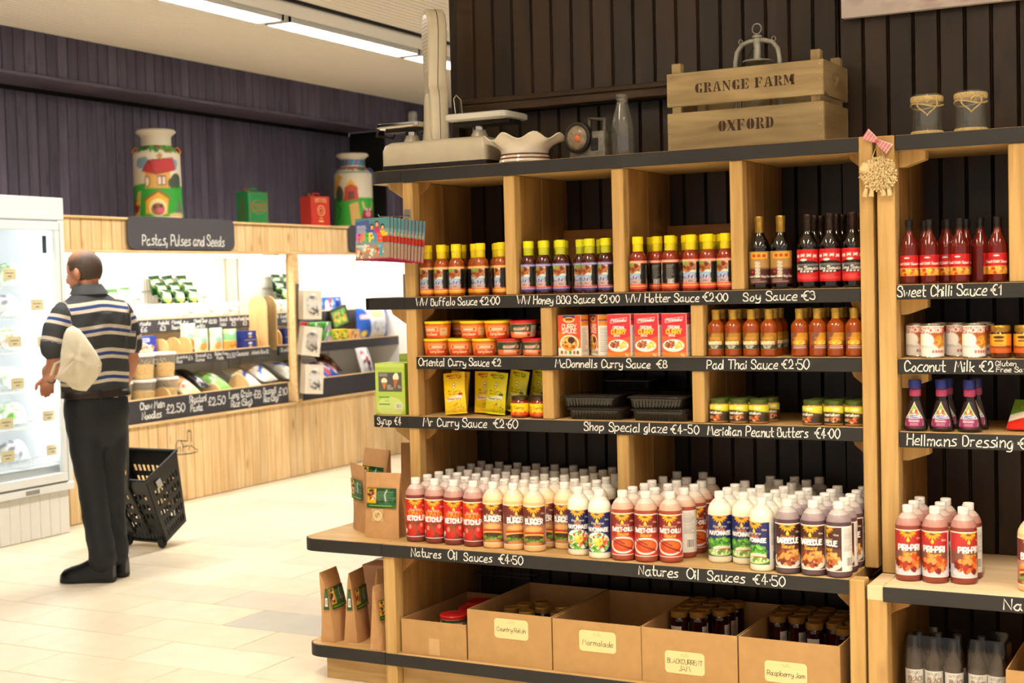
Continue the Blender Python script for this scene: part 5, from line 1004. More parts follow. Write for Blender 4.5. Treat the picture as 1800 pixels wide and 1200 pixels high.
# ---- canvas picture
t = thing('canvas_picture', 'pale canvas picture on the dark boards at the top right', 'picture', (-1.0, 4.985, 2.396))
a = Art(120, 70, '#cfc4c0', 80, 2); a.blobs(60, 24, 60, 20, ['#d8cfc9', '#c4b6b4', '#dcd2cc', '#bfaeb0', '#cdbfbd'], 120, 9, 4); a.blobs(52, 8, 16, 3, ['#a86a62', '#b89088', '#8c7478'], 26, 3, 4); a.blobs(70, 42, 30, 14, ['#8a6a62', '#a87a6c', '#6a5a5c', '#c09a8c'], 60, 6, 3)
obj('canvas_frame', MB().box(-.296, .6, -.03, .001, 0, .52, .003).mesh('canvas_frame', mat('canvas_edge', '#d6cfcb', .8)), t); obj('painted_front', flat_front('painted_front', a, -.2955, .5995, .0005, .5195, -.0305), t)
obj('hook', MB().tube([(.292, -.03, -.09), (.31, -.03, -.1), (.33, -.03, -.095), (.33, -.008, -.09)], .0025, 6).mesh('hook', M_chip), wr, (0, 4.985, 2.3))

# ================================================================== ROUND THE END OF THE SHELVING
M_kraft = mat('kraft_paper', '#b98d5e', .75, noise=.08, nscale=30, bump=.25)
def baglab(seed):
    a = Art(90, 60, '#1f4a24', 48); a.blobs(58, 34, 34, 24, ['#2c5c30', '#3a6a3c', '#18401e'], 30, 8, seed); a.rect(2, 14, 30, 58, '#d8a82c'); a.blobs(16, 36, 11, 18, ['#7a2438', '#e8e0d0', '#e0902c', '#3a2430'], 20, 5, seed); a.ell(16, 53, 7, 4, '#2c4a1c'); a.textlines(34, 22, 86, 52, 5, '#6a8a6a'); a.line([(60, 22), (56, 40), (62, 54)], 3, '#c9d2c0'); a.rect(0, 4, 90, 9, '#2f6a22'); a.textlines(8, 4, 80, 9, 1, '#9ac43a'); return a
def bag(w, d, h, fold=.06, lean=0, lab=True, seal=False, seed=1, sidelab=False):
    """stand-up paper bag: gusseted base closing to a flat crimped top"""
    n = 9; rings = []
    for k in range(n):
        v = k/(n-1); z = h*v; dd = d*(1-v)**.75*.5+.0018; ww = w*.5*(1-.05*math.sin(math.pi*v)); ly = lean*v*v*h
        rings.append([(-ww, ly-dd*.75, z), (-ww*.5, ly-dd-.002*math.sin(7*v), z), (0, ly-dd-.003, z), (ww*.5, ly-dd+.002*math.sin(6*v), z), (ww, ly-dd*.75, z), (ww-.006*(1-v), ly, z), (ww, ly+dd*.75, z), (0, ly+dd, z), (-ww, ly+dd*.75, z), (-ww+.006*(1-v), ly, z)])
    out = [('paper_body', MB().loft(rings).mesh('paper_body', M_kraft, 30))]
    def fy(z, x): v = z/h; dd = d*(1-v)**.75*.5+.0018; return lean*v*v*h-dd-.0062+.25*dd*(2*abs(x)/w)**2*.75
    if lab: out.append(('label', artmesh('label', baglab(seed), lambda u, v: ((u-.5)*w*.84, fy(h*(.47+.3*v), (u-.5)*w*.84), h*(.47+.3*v)), PRF)))
    if seal:
        s = Art(40, 40, '#c8a878', 30); s.ell(20, 20, 19, 19, '#6a4426'); s.ell(20, 20, 17.5, 17.5, '#d9bf8e'); s.line([(10, 24), (18, 12), (24, 26), (30, 16)], 1.4, '#6a4426'); s.line([(12, 14), (26, 30)], 1.2, '#6a4426'); s.line([(20, 28), (30, 24)], 1.2, '#6a4426'); s.textlines(12, 16, 24, 28, 4, '#9a7444')
        out.append(('round_stamp', artmesh('round_stamp', s, lambda u, v: (-.012*1+(u-.5)*.05, fy(h*.34, 0)-.0005, h*(.25)+v*.05), PRM)))
    if sidelab:
        s = Art(30, 60, '#1f4a24', 20); s.rect(6, 10, 24, 34, '#e8e4dc'); s.barcode(8, 12, 22, 32); s.textlines(6, 38, 24, 56, 5, '#5a8a5a')
        out.append(('side_label', artmesh('side_label', s, lambda u, v: (-w*.5*(.99)-.0012, d*.3*(1-(.47+.3*v))*(2*u-1)*-1, h*(.47+.3*v)), PRM)))
    return out
M_card = mat('corrugated_card', '#b08a58', .8, noise=.06, nscale=25); M_cardin = mat('card_inside', '#a07c4c', .85)
ZB_ = .5455
put(bag(.15, .075, .245, lab=True, seal=True, seed=2), 'paper_bag', 'brown paper bag with green label and round stamp beside the ketchup', 'bag', (-2.962, 4.50, ZB_), math.radians(4), 'paper bags on the end shelf')
put(bag(.15, .07, .262, lab=True, seed=3, lean=-.12), 'paper_bag', 'brown paper bag turned aside left of the stamped bag', 'bag', (-3.118, 4.60, ZB_), math.radians(-36), 'paper bags on the end shelf')
put(bag(.17, .075, .30, lab=True, seed=4, lean=.05), 'paper_bag', 'darker brown paper bag at the back left of the end shelf', 'bag', (-3.165, 4.745, ZB_), math.radians(-20), 'paper bags on the end shelf')
put(bag(.16, .08, .325, lab=False, seed=5), 'paper_bag', 'tall plain brown paper bag at the rear of the end shelf', 'bag', (-2.985, 4.80, ZB_), math.radians(8), 'paper bags on the end shelf')
ZE = .1355
bl_ = [(bag(.13, .075, .27, seed=6, sidelab=True, lean=.1), (-3.19, 4.475), 96, 'kraft paper bag seen edge-on at the outer corner of the bottom shelf'), (bag(.13, .07, .27, seed=7, sidelab=True), (-3.105, 4.50), 100, 'kraft paper bag seen edge-on, second on the bottom shelf'), (bag(.14, .07, .285, seed=8, lean=-.15), (-2.995, 4.556), 62, 'kraft paper bag leaning with its green label facing the aisle'), (bag(.12, .055, .245, seed=9), (-2.936, 4.434), 84, 'kraft paper bag pressed against the lower post')]
for pr, (x, y), rz, lb in bl_: put(pr, 'paper_bag', lb, 'bag', (x, y, ZE), math.radians(rz), 'paper bags on the bottom shelf')
t = thing('closed_carton', 'closed plain cardboard carton behind the lower paper bags', 'carton', (-3.02, 4.772, ZE), math.radians(3)); obj('carton_body', MB().box(-.16, .11, -.12, .12, 0, .26, .003).mesh('carton_body', mat('pink_card', '#c9a184', .8, noise=.05)), t); obj('tape', MB().box(-.161, .111, -.02, .02, .2595, .2605).mesh('tape', mat('parcel_tape', '#b58f6a', .3)), t)
# green syrup carton and its neighbour
a = Art(130, 200, '#a9c452', 70); a.rect(0, 186, 130, 200, '#bcd468'); a.ell(65, 30, 60, 40, '#c2d47c'); a.rect(14, 90, 118, 166, '#55534c'); a.ell(40, 132, 13, 12, '#e9e6c8'); a.poly([(29, 126), (51, 126), (42, 100), (38, 100)], '#c07a3a'); a.ell(92, 146, 13, 14, '#e9e6c8'); a.ell(94, 157, 8, 7, '#f2f0da'); a.poly([(81, 138), (103, 138), (88, 102), (85, 102)], '#b8683a'); a.textlines(18, 150, 56, 162, 2, '#c9c8be'); a.textlines(52, 98, 80, 118, 4, '#c9c8be'); a.textlines(100, 104, 114, 116, 3, '#c9c8be'); a.rect(14, 66, 62, 71, '#3f8a3a'); a.rect(14, 38, 64, 43, '#3f8a3a'); a.textlines(40, 50, 62, 60, 2, '#7a9a3a'); a.barcode(88, 24, 116, 44)
sa = Art(70, 200, '#8fbc24', 30); sa.blobs(40, 90, 30, 60, ['#d89a3a', '#c8842c', '#e0b050'], 30, 12, 3); sa.ell(44, 84, 14, 30, '#eef0dc'); sa.ell(46, 84, 8, 18, '#3f9a3a')
def scart(nm):
    return [('carton_body', MB().box(-.066, .066, -.05, .05, 0, .2, .0015).mesh('carton_body', mat('lime_card', '#9fc42c', .45))), ('front_print', flat_front('front_print', a, -.065, .065, .001, .199, -.0505)), ('side_print', artmesh('side_print', sa, lambda u, v: (.0665, -.049+.098*u, .001+.198*v), PRM))]
SK = scart('s')
put(SK, 'syrup_carton', 'lime green carton printed with ice cream cones on the end shelf', 'carton', (-2.988, 4.648, 1.0025), math.radians(3))
put(SK, 'syrup_carton', 'lime green carton standing behind the ice cream carton', 'carton', (-2.965, 4.79, 1.0025), math.radians(-4), scale=(1, 1, 1.14))
t = thing('display_box', 'small pale grey box on the end shelf above the cartons', 'box', (-2.945, 4.75, 1.4575)); obj('box_body', MB().box(-.04, .05, -.04, .06, 0, .09, .002).mesh('box_body', mat('pale_grey_card', '#c4c2bd', .6)), t); obj('printed_flap', MB().box(-.03, .04, -.0415, -.04, .02, .07).mesh('printed_flap', mat('flap_grey', '#aaa8a4', .6)), t)
# clip strip with party packs
a = Art(150, 150, '#6f9599', 70); a.rect(0, 110, 150, 150, '#4f8388'); a.poly([(0, 70), (0, 138), (60, 146), (70, 90)], '#4a5a94')  # print tones dulled so the colour carries the shade the packs hang in
for i in range(6): a.rect(8, 98+i*5, 50-2*(i % 3), 100+i*5, '#c9cbd8')
for x, y, hc, sh in ((74, 118, '#3a241c', '#4a64b0'), (96, 128, '#4a2a1c', '#b83a6a'), (120, 116, '#2a1c18', '#d8b83a')): a.ell(x, y-22, 12, 16, sh); a.ell(x, y, 9, 12, hc); a.ell(x, y-2, 6.5, 8, '#d8a078')
for x, ch, c in ((18, 'H', '#e86a8c'), (36, 'A', '#f08a5a'), (54, 'P', '#4fb464'), (72, 'P', '#e8d23a'), (90, 'Y', '#4a8ac0'), (110, 'B', '#e8502e'), (128, 'Y', '#f0c030')): a.text(ch, x, 68, 26, c, .34)
a.rect(120, 60, 150, 84, '#a8341f'); a.rect(0, 6, 150, 56, '#9c8a74'); a.blobs(60, 30, 60, 22, ['#d8c8a8', '#a88a6a', '#b84a3a', '#8fb6bc', '#e8dcc8', '#c87a5a'], 60, 8, 4); a.rect(104, 14, 120, 54, '#5a9ab0'); a.rect(100, 44, 112, 54, '#7ab4c4'); a.rect(4, 48, 62, 54, '#d8d4c8'); a.rect(0, 0, 150, 6, '#a82c58')
PPK = [('front_print', flat_front('front_print', a, -.077, .077, 0, .157, -.0012, PRF)), ('pack_body', MB().box(-.077, .077, -.001, .0012, 0, .157).mesh('pack_body', mat('magenta_card', '#a82c58', .5)))]
t = thing('clip_strip', 'metal hook clip on the shelf post holding the party packs', 'clip', (-2.868, YU, 1.76)); obj('clip_plate', MB().box(-.014, .014, -.004, -.0005, 0, .03, .001).mesh('clip_plate', M_chrome), t)
obj('prong', MB().tube([(-.0, -.004, .012), (-.004, -.03, .004), (-.05, -.12, .002), (-.052, -.125, .01)], .0018, 6).mesh('prong', M_chrome), t)
for i in range(11):
    y = YU-.122+i*.0075; x = -2.952+i*.0108; z = 1.602-.0015*i+(.001 if i % 2 else 0)
    pk = put(PPK, 'party_pack', ('colourful birthday party pack hanging in front of the others' if i == 0 else 'birthday party pack on the clip, %s behind the front one' % ORD[i-1]), 'pack', (x, y, z), math.radians(-1.0*i), 'birthday party packs', rot=(math.radians(-3), math.radians(-1+.5*i), math.radians(-1.0*i)))
t = thing('hanging_ribbon', 'red card strip hanging below the party packs', 'strip', (-2.905, 4.66, 1.55)); obj('strip', MB().box(-.012, .008, -.001, .001, 0, .12).mesh('strip', mat('red_card', '#b8301f', .5)), t); obj('strip_patch', MB().box(-.010, .006, -.0022, -.0012, .02, .05).mesh('strip_patch', mat('green_patch', '#3f6a2c', .5)), t)

# ================================================================== CARDBOARD BOXES ON THE BOTTOM BOARD
def obox(w, d, h, tk=.004):
    b = MB(); b.box(-w/2, w/2, -d/2, -d/2+tk, 0, h); b.box(-w/2, w/2, d/2-tk, d/2, 0, h); b.box(-w/2, -w/2+tk, -d/2+tk, d/2-tk, 0, h); b.box(w/2-tk, w/2, -d/2+tk, d/2-tk, 0, h); b.box(-w/2+tk, w/2-tk, -d/2+tk, d/2-tk, 0, tk)
    return b.mesh('box_body', M_card, 0)
M_lab = mat('cream_sticker', '#e6cf98', .5); M_ink = mat('black_print', '#2a2420', .6); M_lkey = mat('sticker_edge', '#a8683a', .5)
def sticker(t, lines, x, z, w, h, y, sizes):
    R_ = rr(x-w/2, x+w/2, z, z+h, .013, 0); e = MB().add([(p[0], y-.0003, p[1]) for p in rr(x-w/2-.0012, x+w/2+.0012, z-.0012, z+h+.0012, .014, 0)], [tuple(range(len(R_)))])
    s = obj('sticker', MB().add([(p[0], y-.0006, p[1]) for p in R_], [tuple(range(len(R_)))]).mesh('sticker', M_lab, 0), t); obj('sticker_edge', e.mesh('sticker_edge', M_lkey, 0), s)
    b = MB()
    for ln, zz, sz in lines:
        st, ww = strokes(ln, sz, 0, 0, .04, 1.5, .8)
        if ww > w*.88: st, ww = strokes(ln, sz, 0, 0, .04, 1.5, .8*w*.88/ww)
        ribbon(b, st, .0017, lambda a_, c_: (x-ww/2+a_, y-.0009, z+zz+c_))
    obj('printed_words', b.mesh('printed_words', M_ink, 0), s)
    lg = MB(); st = [[(-.014, 0), (-.012, .007), (-.007, .008), (-.005, .003), (-.006, 0)], [(-.004, .001), (.004, .001), (.002, .004), (.006, .004), (.009, .001), (.014, .0005)], [(.004, .006), (.004, .012), (.007, .012), (.007, .006)]]
    ribbon(lg, st, .0009, lambda a_, c_: (x+a_, y-.0009, z+h-.017+c_)); obj('logo_drawing', lg.mesh('logo_drawing', mat('faint_ink', '#8a7a58', .7), 0), s)
BD = .49
def cbox(name, label, x0, x1, h, y0=4.395, d=BD): 
    t = thing('cardboard_box', label, 'box', ((x0+x1)/2, y0+d/2, .1355), math.radians(random.uniform(-.3, .3))); obj('box_body', obox(x1-x0, d, h), t); return t
b1 = cbox('', 'low cardboard box of red lidded tubs by the lower post', -2.834, -2.556, .128)
obj('tape_patch', MB().box(-.02, .025, -BD/2-.0006, -BD/2-.0002, .004, .065).mesh('tape_patch', mat('clear_tape', '#c4a070', .2)), b1)
b2 = cbox('', 'open cardboard box labelled Country Relish', -2.549, -2.209, .188); sticker(b2, [('Country Relish', .026, .015)], .01, .095, .138, .072, -BD/2, None)
b3 = cbox('', 'empty open cardboard box labelled Marmalade', -2.205, -1.870, .186); sticker(b3, [('Marmalade', .022, .019)], .005, .082, .14, .074, -BD/2, None)
b4 = cbox('', 'open cardboard box of jars labelled Blackcurrant Jam', -1.866, -1.526, .186); sticker(b4, [('BLACKCURRENT', .034, .016), ('JAM', .01, .018)], -.015, .04, .142, .076, -BD/2, None)
b5 = cbox('', 'open cardboard box of jars labelled Raspberry Jam', -1.522, -1.186, .186); sticker(b5, [('Raspberry Jam', .022, .016)], -.01, .048, .142, .07, -BD/2, None)
M_jam = mat('dark_jam_glass', '#2a0806', .08, coat=.5); M_jlid = mat('brass_lid', '#b8924e', .32, metal=.55)
ja = Art(60, 50, '#d9d8d6', 20); ja.textlines(8, 6, 40, 44, 6, '#77757a')
def jjar(h, lab): 
    r = .031; b = MB().lathe([(0, 0), (r*.9, 0), (r, .004), (r, h-.034), (r*.92, h-.026), (r*.84, h-.02), (0, h-.02)], 18).mesh('jar_body', M_jam, 50); l = MB().lathe([(r*.86, h-.022), (r*.95, h-.02), (r*.96, h-.003), (r*.88, h), (r*.84, h-.0012), (0, h-.0012)], 20).mesh('lid', M_jlid, 40)
    return [('jar_body', b), ('lid', l)]+([('label', cyl_label('label', ja, r*1.01, .03, h-.05, -40, 40))] if lab else [])
JJ = jjar(.19, True); JR = jjar(.158, True)
rel = [(-2.467, 4.581), (-2.452, 4.65), (-2.386, 4.55), (-2.406, 4.706), (-2.363, 4.63), (-2.297, 4.666), (-2.27, 4.574)]
for i, (x, y) in enumerate(rel): put(JR, 'relish_jar', 'brass lidded relish jar in the Country Relish box, %s from left' % ORD[sorted(r_[0] for r_ in rel).index(x)], 'jar', (x, y, .1405), random.uniform(-2, 2), 'relish jars')
bc = [(-1.822, 4.632), (-1.823, 4.70), (-1.822, 4.768), (-1.823, 4.842), (-1.757, 4.646), (-1.758, 4.713), (-1.758, 4.78), (-1.758, 4.846), (-1.693, 4.70), (-1.692, 4.768), (-1.684, 4.84)]
rb = [(-1.481, 4.69), (-1.481, 4.76), (-1.482, 4.83), (-1.416, 4.70), (-1.416, 4.77), (-1.417, 4.84), (-1.350, 4.71), (-1.337, 4.637), (-1.351, 4.78), (-1.350, 4.848), (-1.275, 4.665), (-1.285, 4.74), (-1.285, 4.81), (-1.226, 4.60), (-1.222, 4.70)]
for nm, L_ in (('Blackcurrant Jam', bc), ('Raspberry Jam', rb)):
    cl_ = lambda q: int(round((q[0]-L_[0][0])/.0655)); G_ = {}
    for q in sorted(L_, key=lambda q: q[1]): G_.setdefault(cl_(q), []).append(q)
    for i, (x, y) in enumerate(L_): put(JJ, 'jam_jar', 'dark jar in the %s box, %s column from left, %s from the front' % (nm, ORD[sorted(G_).index(cl_((x, y)))], ORD[G_[cl_((x, y))].index((x, y))]), 'jar', (x, y, .1405), random.choice([random.uniform(-.6, .6), random.uniform(1, 2)]), nm.lower()+' jars')
for i, (x, y, z) in enumerate([(-2.672, 4.50, .1405), (-2.66, 4.63, .1405), (-2.69, 4.74, .1405), (-2.672, 4.505, .2065), (-2.66, 4.625, .2065), (-2.69, 4.738, .2065), (-2.772, 4.46, .1405)]): put(TR, 'curry_tub', 'red-lidded tub in the low cardboard box, %s' % ('lower layer, %s from the front' % ORD[i] if i < 3 else 'upper layer, %s from the front' % ORD[i-3] if i < 6 else 'alone in the front left corner'), 'tub', (x, y, z), random.uniform(0, 3), 'tubs in the low box')
# wire tray at the back of the bottom board
t = thing('wire_tray', 'dark wire tray at the back of the bottom board', 'tray', (-2.69, 4.955, .1355)); b = MB()
for z in (.0, .19, .25): b.tube([(-.13, -.035, z+.003), (.13, -.035, z+.003), (.13, .035, z+.003), (-.13, .035, z+.003)], .003, 5, closed=True)
for i in range(25): b.tube([(-.125+i*.0104, -.035, .003), (-.125+i*.0104, -.035, .252)], .0012, 4)
obj('wires', b.mesh('wires', mat('dull_wire', '#4a463e', .4, metal=.7), 0), t)
# right bay: pepper sauce packs and a carton
pa = Art(90, 80, '#e4e2dc', 40); pa.text('NATURES', 45, 66, 8, '#55504a', .14, maxw=60); pa.line([(10, 8), (60, 74)], 2, '#3a3632'); pa.text('BLACK', 54, 42, 16, '#8a6a4a', .24, maxw=60); pa.text('PEPPER', 54, 22, 14, '#b08a5a', .24, maxw=60)
PP = [('bottle_body', MB().lathe([(0, 0), (.026, 0), (.029, .004), (.0295, .01), (.0295, .12), (.026, .136), (.016, .155), (.0125, .17), (.0125, .188), (0, .188)], 18).mesh('bottle_body', mat('peppercorn_glass', '#3a2a20', .15, coat=.3), 50)), ('cap', MB().lathe([(.0138, .17), (.0138, .203), (.0125, .205), (0, .205)], 14).mesh('cap', plastic('dark_cap', '#2a2624', .3), 40)), ('label', cyl_label('label', pa, .0298, .03, .105, -70, 70))]
pp = [(-.975, 4.50), (-.915, 4.50), (-.855, 4.50), (-.975, 4.565), (-.915, 4.565), (-.855, 4.565), (-.783, 4.51), (-.7255, 4.512), (-.783, 4.575)]
for i, (x, y) in enumerate(pp): put(PP, 'pepper_sauce_bottle', 'film-wrapped black pepper sauce bottle, %s %s' % ('left tray,' if i < 6 else 'right tray,', ('front row, %s from left' % ORD[i % 3] if i < 3 or 6 <= i < 8 else 'back row, %s from left' % ORD[i-3 if i < 6 else 0])), 'bottle', (x, y, .1465), random.uniform(-.1, .4), 'pepper sauce bottles')
M_wrap = glassmat('shrink_film', (.92, .93, .94), .12)
for nm, x0, x1, y0, y1 in (('left', -1.0075, -.8225, 4.466, 4.597), ('right', -.8145, -.694, 4.478, 4.607)):
    t = thing('shrink_pack', 'cardboard tray and clear film round the %s pepper sauce bottles' % nm, 'pack', ((x0+x1)/2, (y0+y1)/2, .1355))
    w, d = x1-x0, y1-y0; b = MB(); b.box(-w/2, w/2, -d/2, d/2, 0, .008); b.box(-w/2, w/2, -d/2, -d/2+.0015, .008, .045); b.box(-w/2, w/2, d/2-.0015, d/2, .008, .045); obj('card_tray', b.mesh('card_tray', M_card, 0), t)
    rg = [[(x*k, y*k, z) for x, y, z in rr(-w/2-.002, w/2+.002, -d/2-.002, d/2+.002, .015, z)] for z, k in ((.046, 1), (.12, 1.0), (.19, .985), (.226, .9))]; obj('film', MB().loft(rg, caps=False).mesh('film', M_wrap, 60), t)
    if nm == 'left': s = Art(60, 24, '#ebe8e0', 30); s.textlines(4, 3, 54, 20, 3, '#55504a'); obj('price_sticker', flat_front('price_sticker', s, -.08, -.005, .046, .072, -d/2-.0045), t)
b6 = thing('cardboard_box', 'open cardboard box of bottles in the bottom right corner', 'box', (-.553, 4.575, .1355)); obj('box_body', obox(.26, .36, .165), b6)
put(PP, 'pepper_sauce_bottle', 'pepper sauce bottle in the corner cardboard box', 'bottle', (-.62, 4.6, .1405), .3, 'pepper sauce bottles')
# ================================================================== FAR COUNTER (pastas, pulses and seeds)
M_lp = wood('pale_pine_board', '#dbb47c', '#efd2a0', 'z', 2.4, 14, .5, knots=.55, kcol='#a0662e', var=.09)
M_lpx = wood('pale_pine_trim', '#dab27a', '#ecce9c', 'y', 2.4, 14, .5, var=.06)
M_wht = mat('white_panel', '#ecebe6', .45); M_slate = mat('slate_band', '#3d3c40', .5, noise=.06, nscale=10)
M_mirror = mat('mirror_silver', '#dfe2e0', .02, metal=1)
WX = -7.5
C0, C1 = 6.58, 10.97
ct = thing('wall_counter', 'long pale pine wall counter with tiered shelves and dark chalk bands', 'counter', (-6.82, 8.8, 0))
BB = MB().box(-.016, 0, 0, .0885, 0, .575, .003).mesh('base_board', M_lp); HB = MB().box(-.016, 0, 0, .0885, 0, .205, .003).mesh('header_board', M_lp)
y = C0
while y+.0925 < C1: obj('base_board', BB, ct, (0, y-8.8, .004)); y += .094
y = C0
while y+.0925 < C1:
    obj('header_board', HB, ct, (0, y-8.8, 1.793))
    y += .094
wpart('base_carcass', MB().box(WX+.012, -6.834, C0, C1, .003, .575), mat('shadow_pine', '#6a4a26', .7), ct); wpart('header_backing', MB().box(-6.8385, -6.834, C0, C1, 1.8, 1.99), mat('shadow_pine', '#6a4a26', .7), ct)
wpart('base_trim', MB().box(-6.84, -6.805, C0, C1, .579, .598, .003), M_lpx, ct)
wpart('header_cap', MB().box(WX+.012, -6.80, C0, C1, 1.998, 2.014, .003), M_lpx, ct)
wpart('header_lip', MB().box(-6.84, -6.80, C0, C1, 1.775, 1.7925, .003), M_lpx, ct)
wpart('canopy_underside', MB().box(WX+.012, -6.84, C0, C1, 1.795, 1.81), M_wht, ct)
wpart('back_panel', MB().box(WX+.012, WX+.024, C0, C1, .576, 1.7945), M_wht, ct)
for yy_ in (7.36, 8.9, 9.6, 10.5): wpart('slotted_upright', MB().box(WX+.0245, WX+.036, yy_, yy_+.03, .8, 1.79).box(WX+.0362, WX+.0366, yy_+.009, yy_+.013, .82, 1.78), M_wht, ct)
sl = MB()
for k in range(60): sl.box(WX+.0365, WX+.0372, 7.37, 7.38, 1.0+.0128*k, 1.0075+.0128*k)
for k in range(60): sl.box(WX+.0365, WX+.0372, 9.61, 9.62, 1.0+.0128*k, 1.0075+.0128*k)
tag(wpart('slots', sl, mat('slot_dark', '#6a6864', .7), ct, 0), kind='stuff')
TIER = [(.70, -6.835, .60, .757), (1.03, -7.0, .967, 1.043), (1.28, -7.19, 1.2, 1.3)]
bands = []
for ti, (z, xf_, zb, zt_) in enumerate(TIER):
    for (ya, yb) in ((C0, 9.04), (9.19, C1)):
        wpart('tier_shelf', MB().box(WX+.026, xf_-.012, ya, yb, z-.02, z, .002), M_lpx if ti else M_wht, ct)
        bands.append(wpart('chalk_band', MB().box(xf_-.010, xf_+.006, ya, yb, zb, zt_, .002), M_slate, ct))
        wpart('band_cap', MB().box(xf_-.010, xf_+.004, ya, yb, zt_+.0003, zt_+.008, .001), M_lpx, ct)
wpart('partition_post', MB().box(-6.85, -6.79, 9.105, 9.175, .6, 1.774, .003), M_lpx, ct)
wpart('partition', MB().box(WX+.026, -6.852, 9.10, 9.16, .6, 1.79), M_lpx, ct)
wpart('mirror', MB().box(WX+.04, -6.856, 9.092, 9.0985, .76, 1.78), M_mirror, ct)
wpart('end_panel', MB().box(WX+.026, -6.842, C1-.03, C1, .6, 1.79), M_wht, ct)
for i, (ya, yb) in enumerate(((6.7, 9.0), (9.25, 10.85))):
    tu = thing('canopy_light', 'white fluorescent strip under the counter canopy, %s section' % ('pasta' if i == 0 else 'far'), 'light', (-7.0, (ya+yb)/2, 1.7945), 0, 'canopy strip lights')
    wpart('batten', MB().box(-7.04, -6.96, ya, yb, 1.775, 1.7945, .003), M_metalw, tu); wpart('tube', MB().tube([(-7.0, ya+.03, 1.763), (-7.0, yb-.03, 1.763)], .012, 10), M_tube, tu)
    ld = bpy.data.lights.new('lamp', 'AREA'); ld.shape = 'RECTANGLE'; ld.size = .05; ld.size_y = yb-ya-.06; ld.energy = 15*(yb-ya)/2; ld.color = COOL
    lo = bpy.data.objects.new('lamp', ld); COL.objects.link(lo); lo.parent = tu; lo.location = (0, 0, -.046); lo.rotation_euler = (0, math.radians(22), 0)
def ytext(parent, txt, y, z, size, x, w, maxw=None, col=None, seed=0, cond=.8, jit=.35, name='lettering'):
    """lettering on a face looking towards +X; runs along +Y"""
    L = parent.location if parent.parent is None else parent.parent.location+parent.location
    for st in word_strokes(txt, size, .05, 1.7, cond, jit, seed, maxw):
        b = MB(); ribbon(b, st, w, lambda a_, c_: (x-L[0], y+a_-L[1], z+c_-L[2])); obj(name, b.mesh(name, col or M_chalk, 0), parent)
x1 = -6.835+.0068
for tx, y, z, s, mw in (('Chow Mein', 7.36, .693, .045, .235), ('Noodles', 7.375, .625, .045, .19), ('£2.50', 7.62, .645, .055, .19), ('Rigatoni', 7.87, .698, .045, .18), ('Pasta', 7.875, .635, .045, .13), ('£2.50', 8.07, .66, .055, .19), ('Long Grain', 8.31, .69, .048, .26), ('Rice (5kg)', 8.33, .625, .045, .24), ('£8', 8.60, .67, .055, .09), ('Basmati', 8.72, .69, .045, .16), ('Rice (5kg)', 8.72, .63, .045, .18), ('£10', 8.91, .665, .055, .11)): ytext(bands[0], tx, y, z, s, x1, .008, mw)
x2 = -7.0+.0068
for tx, y, z, s, mw in (('Tagliatelle', 7.43, .99, .034, .22), ('£2.50', 7.68, .99, .034, .13), ('Jasmine', 7.93, 1.012, .022, .12), ('Rice', 7.93, .98, .022, .06), ('£4', 8.06, .995, .03, .05), ('Broccoli', 8.14, 1.012, .022, .12), ('Quinoa', 8.14, .98, .022, .1), ('£3', 8.27, .995, .03, .05), ('Gluten Free', 8.36, 1.012, .022, .14), ('Pasta', 8.38, .98, .022, .08), ('£3.50', 8.5, .985, .032, .1), ('Couscous', 8.62, .995, .03, .14), ('Arborio Rice £2', 8.80, .995, .028, .21)): ytext(bands[2], tx, y, z, s, x2, .005, mw)
x3 = -7.19+.0068
for tx, y, z, s, mw in (('Haricots', 7.72, 1.262, .026, .16), ('£6', 7.77, 1.215, .032, .07), ('Aduki', 7.96, 1.262, .026, .12), ('£3', 7.98, 1.218, .032, .06), ('Mixed', 8.11, 1.262, .026, .1), ('Beans', 8.11, 1.222, .026, .1), ('£6', 8.23, 1.24, .034, .06), ('Mixed Soup', 8.36, 1.262, .026, .15), ('Lentils', 8.36, 1.222, .026, .12), ('£2.50', 8.53, 1.25, .026, .09), ('Brazil', 8.66, 1.262, .024, .09), ('Nuts', 8.66, 1.226, .024, .07), ('Raisins', 8.78, 1.262, .024, .1), ('£3', 8.8, 1.222, .03, .05), ('Pumpkin Seeds', 8.89, 1.262, .024, .14), ('£3', 8.94, 1.222, .03, .05)): ytext(bands[4], tx, y, z, s, x3, .005, mw)
# farm logo drawn on the base boards
lg = MB(); st = [[(-.13, 0), (.03, -.015), (.12, -.01)], [(-.11, .01), (-.105, .09), (-.08, .13), (-.055, .125), (-.03, .08), (-.035, .02)], [(-.055, .125), (.02, .11), (.02, .13)], [(-.03, .06), (.03, .065)], [(-.09, .02), (-.085, .06), (-.06, .06), (-.06, .02)], [(.03, .02), (.035, .05), (.06, .06), (.09, .03), (.13, .005)], [(.02, .11), (.022, .2), (.035, .215), (.06, .2), (.06, .1)], [(.03, .2), (.055, .2)]]
ribbon(lg, [[(a_*1.0, c_*.75) for a_, c_ in P] for P in st], .006, lambda a_, c_: (.0012, 7.80-8.8+a_, .345+c_)); obj('logo_drawing', lg.mesh('logo_drawing', mat('logo_ink', '#3a3430', .7), 0), ct)
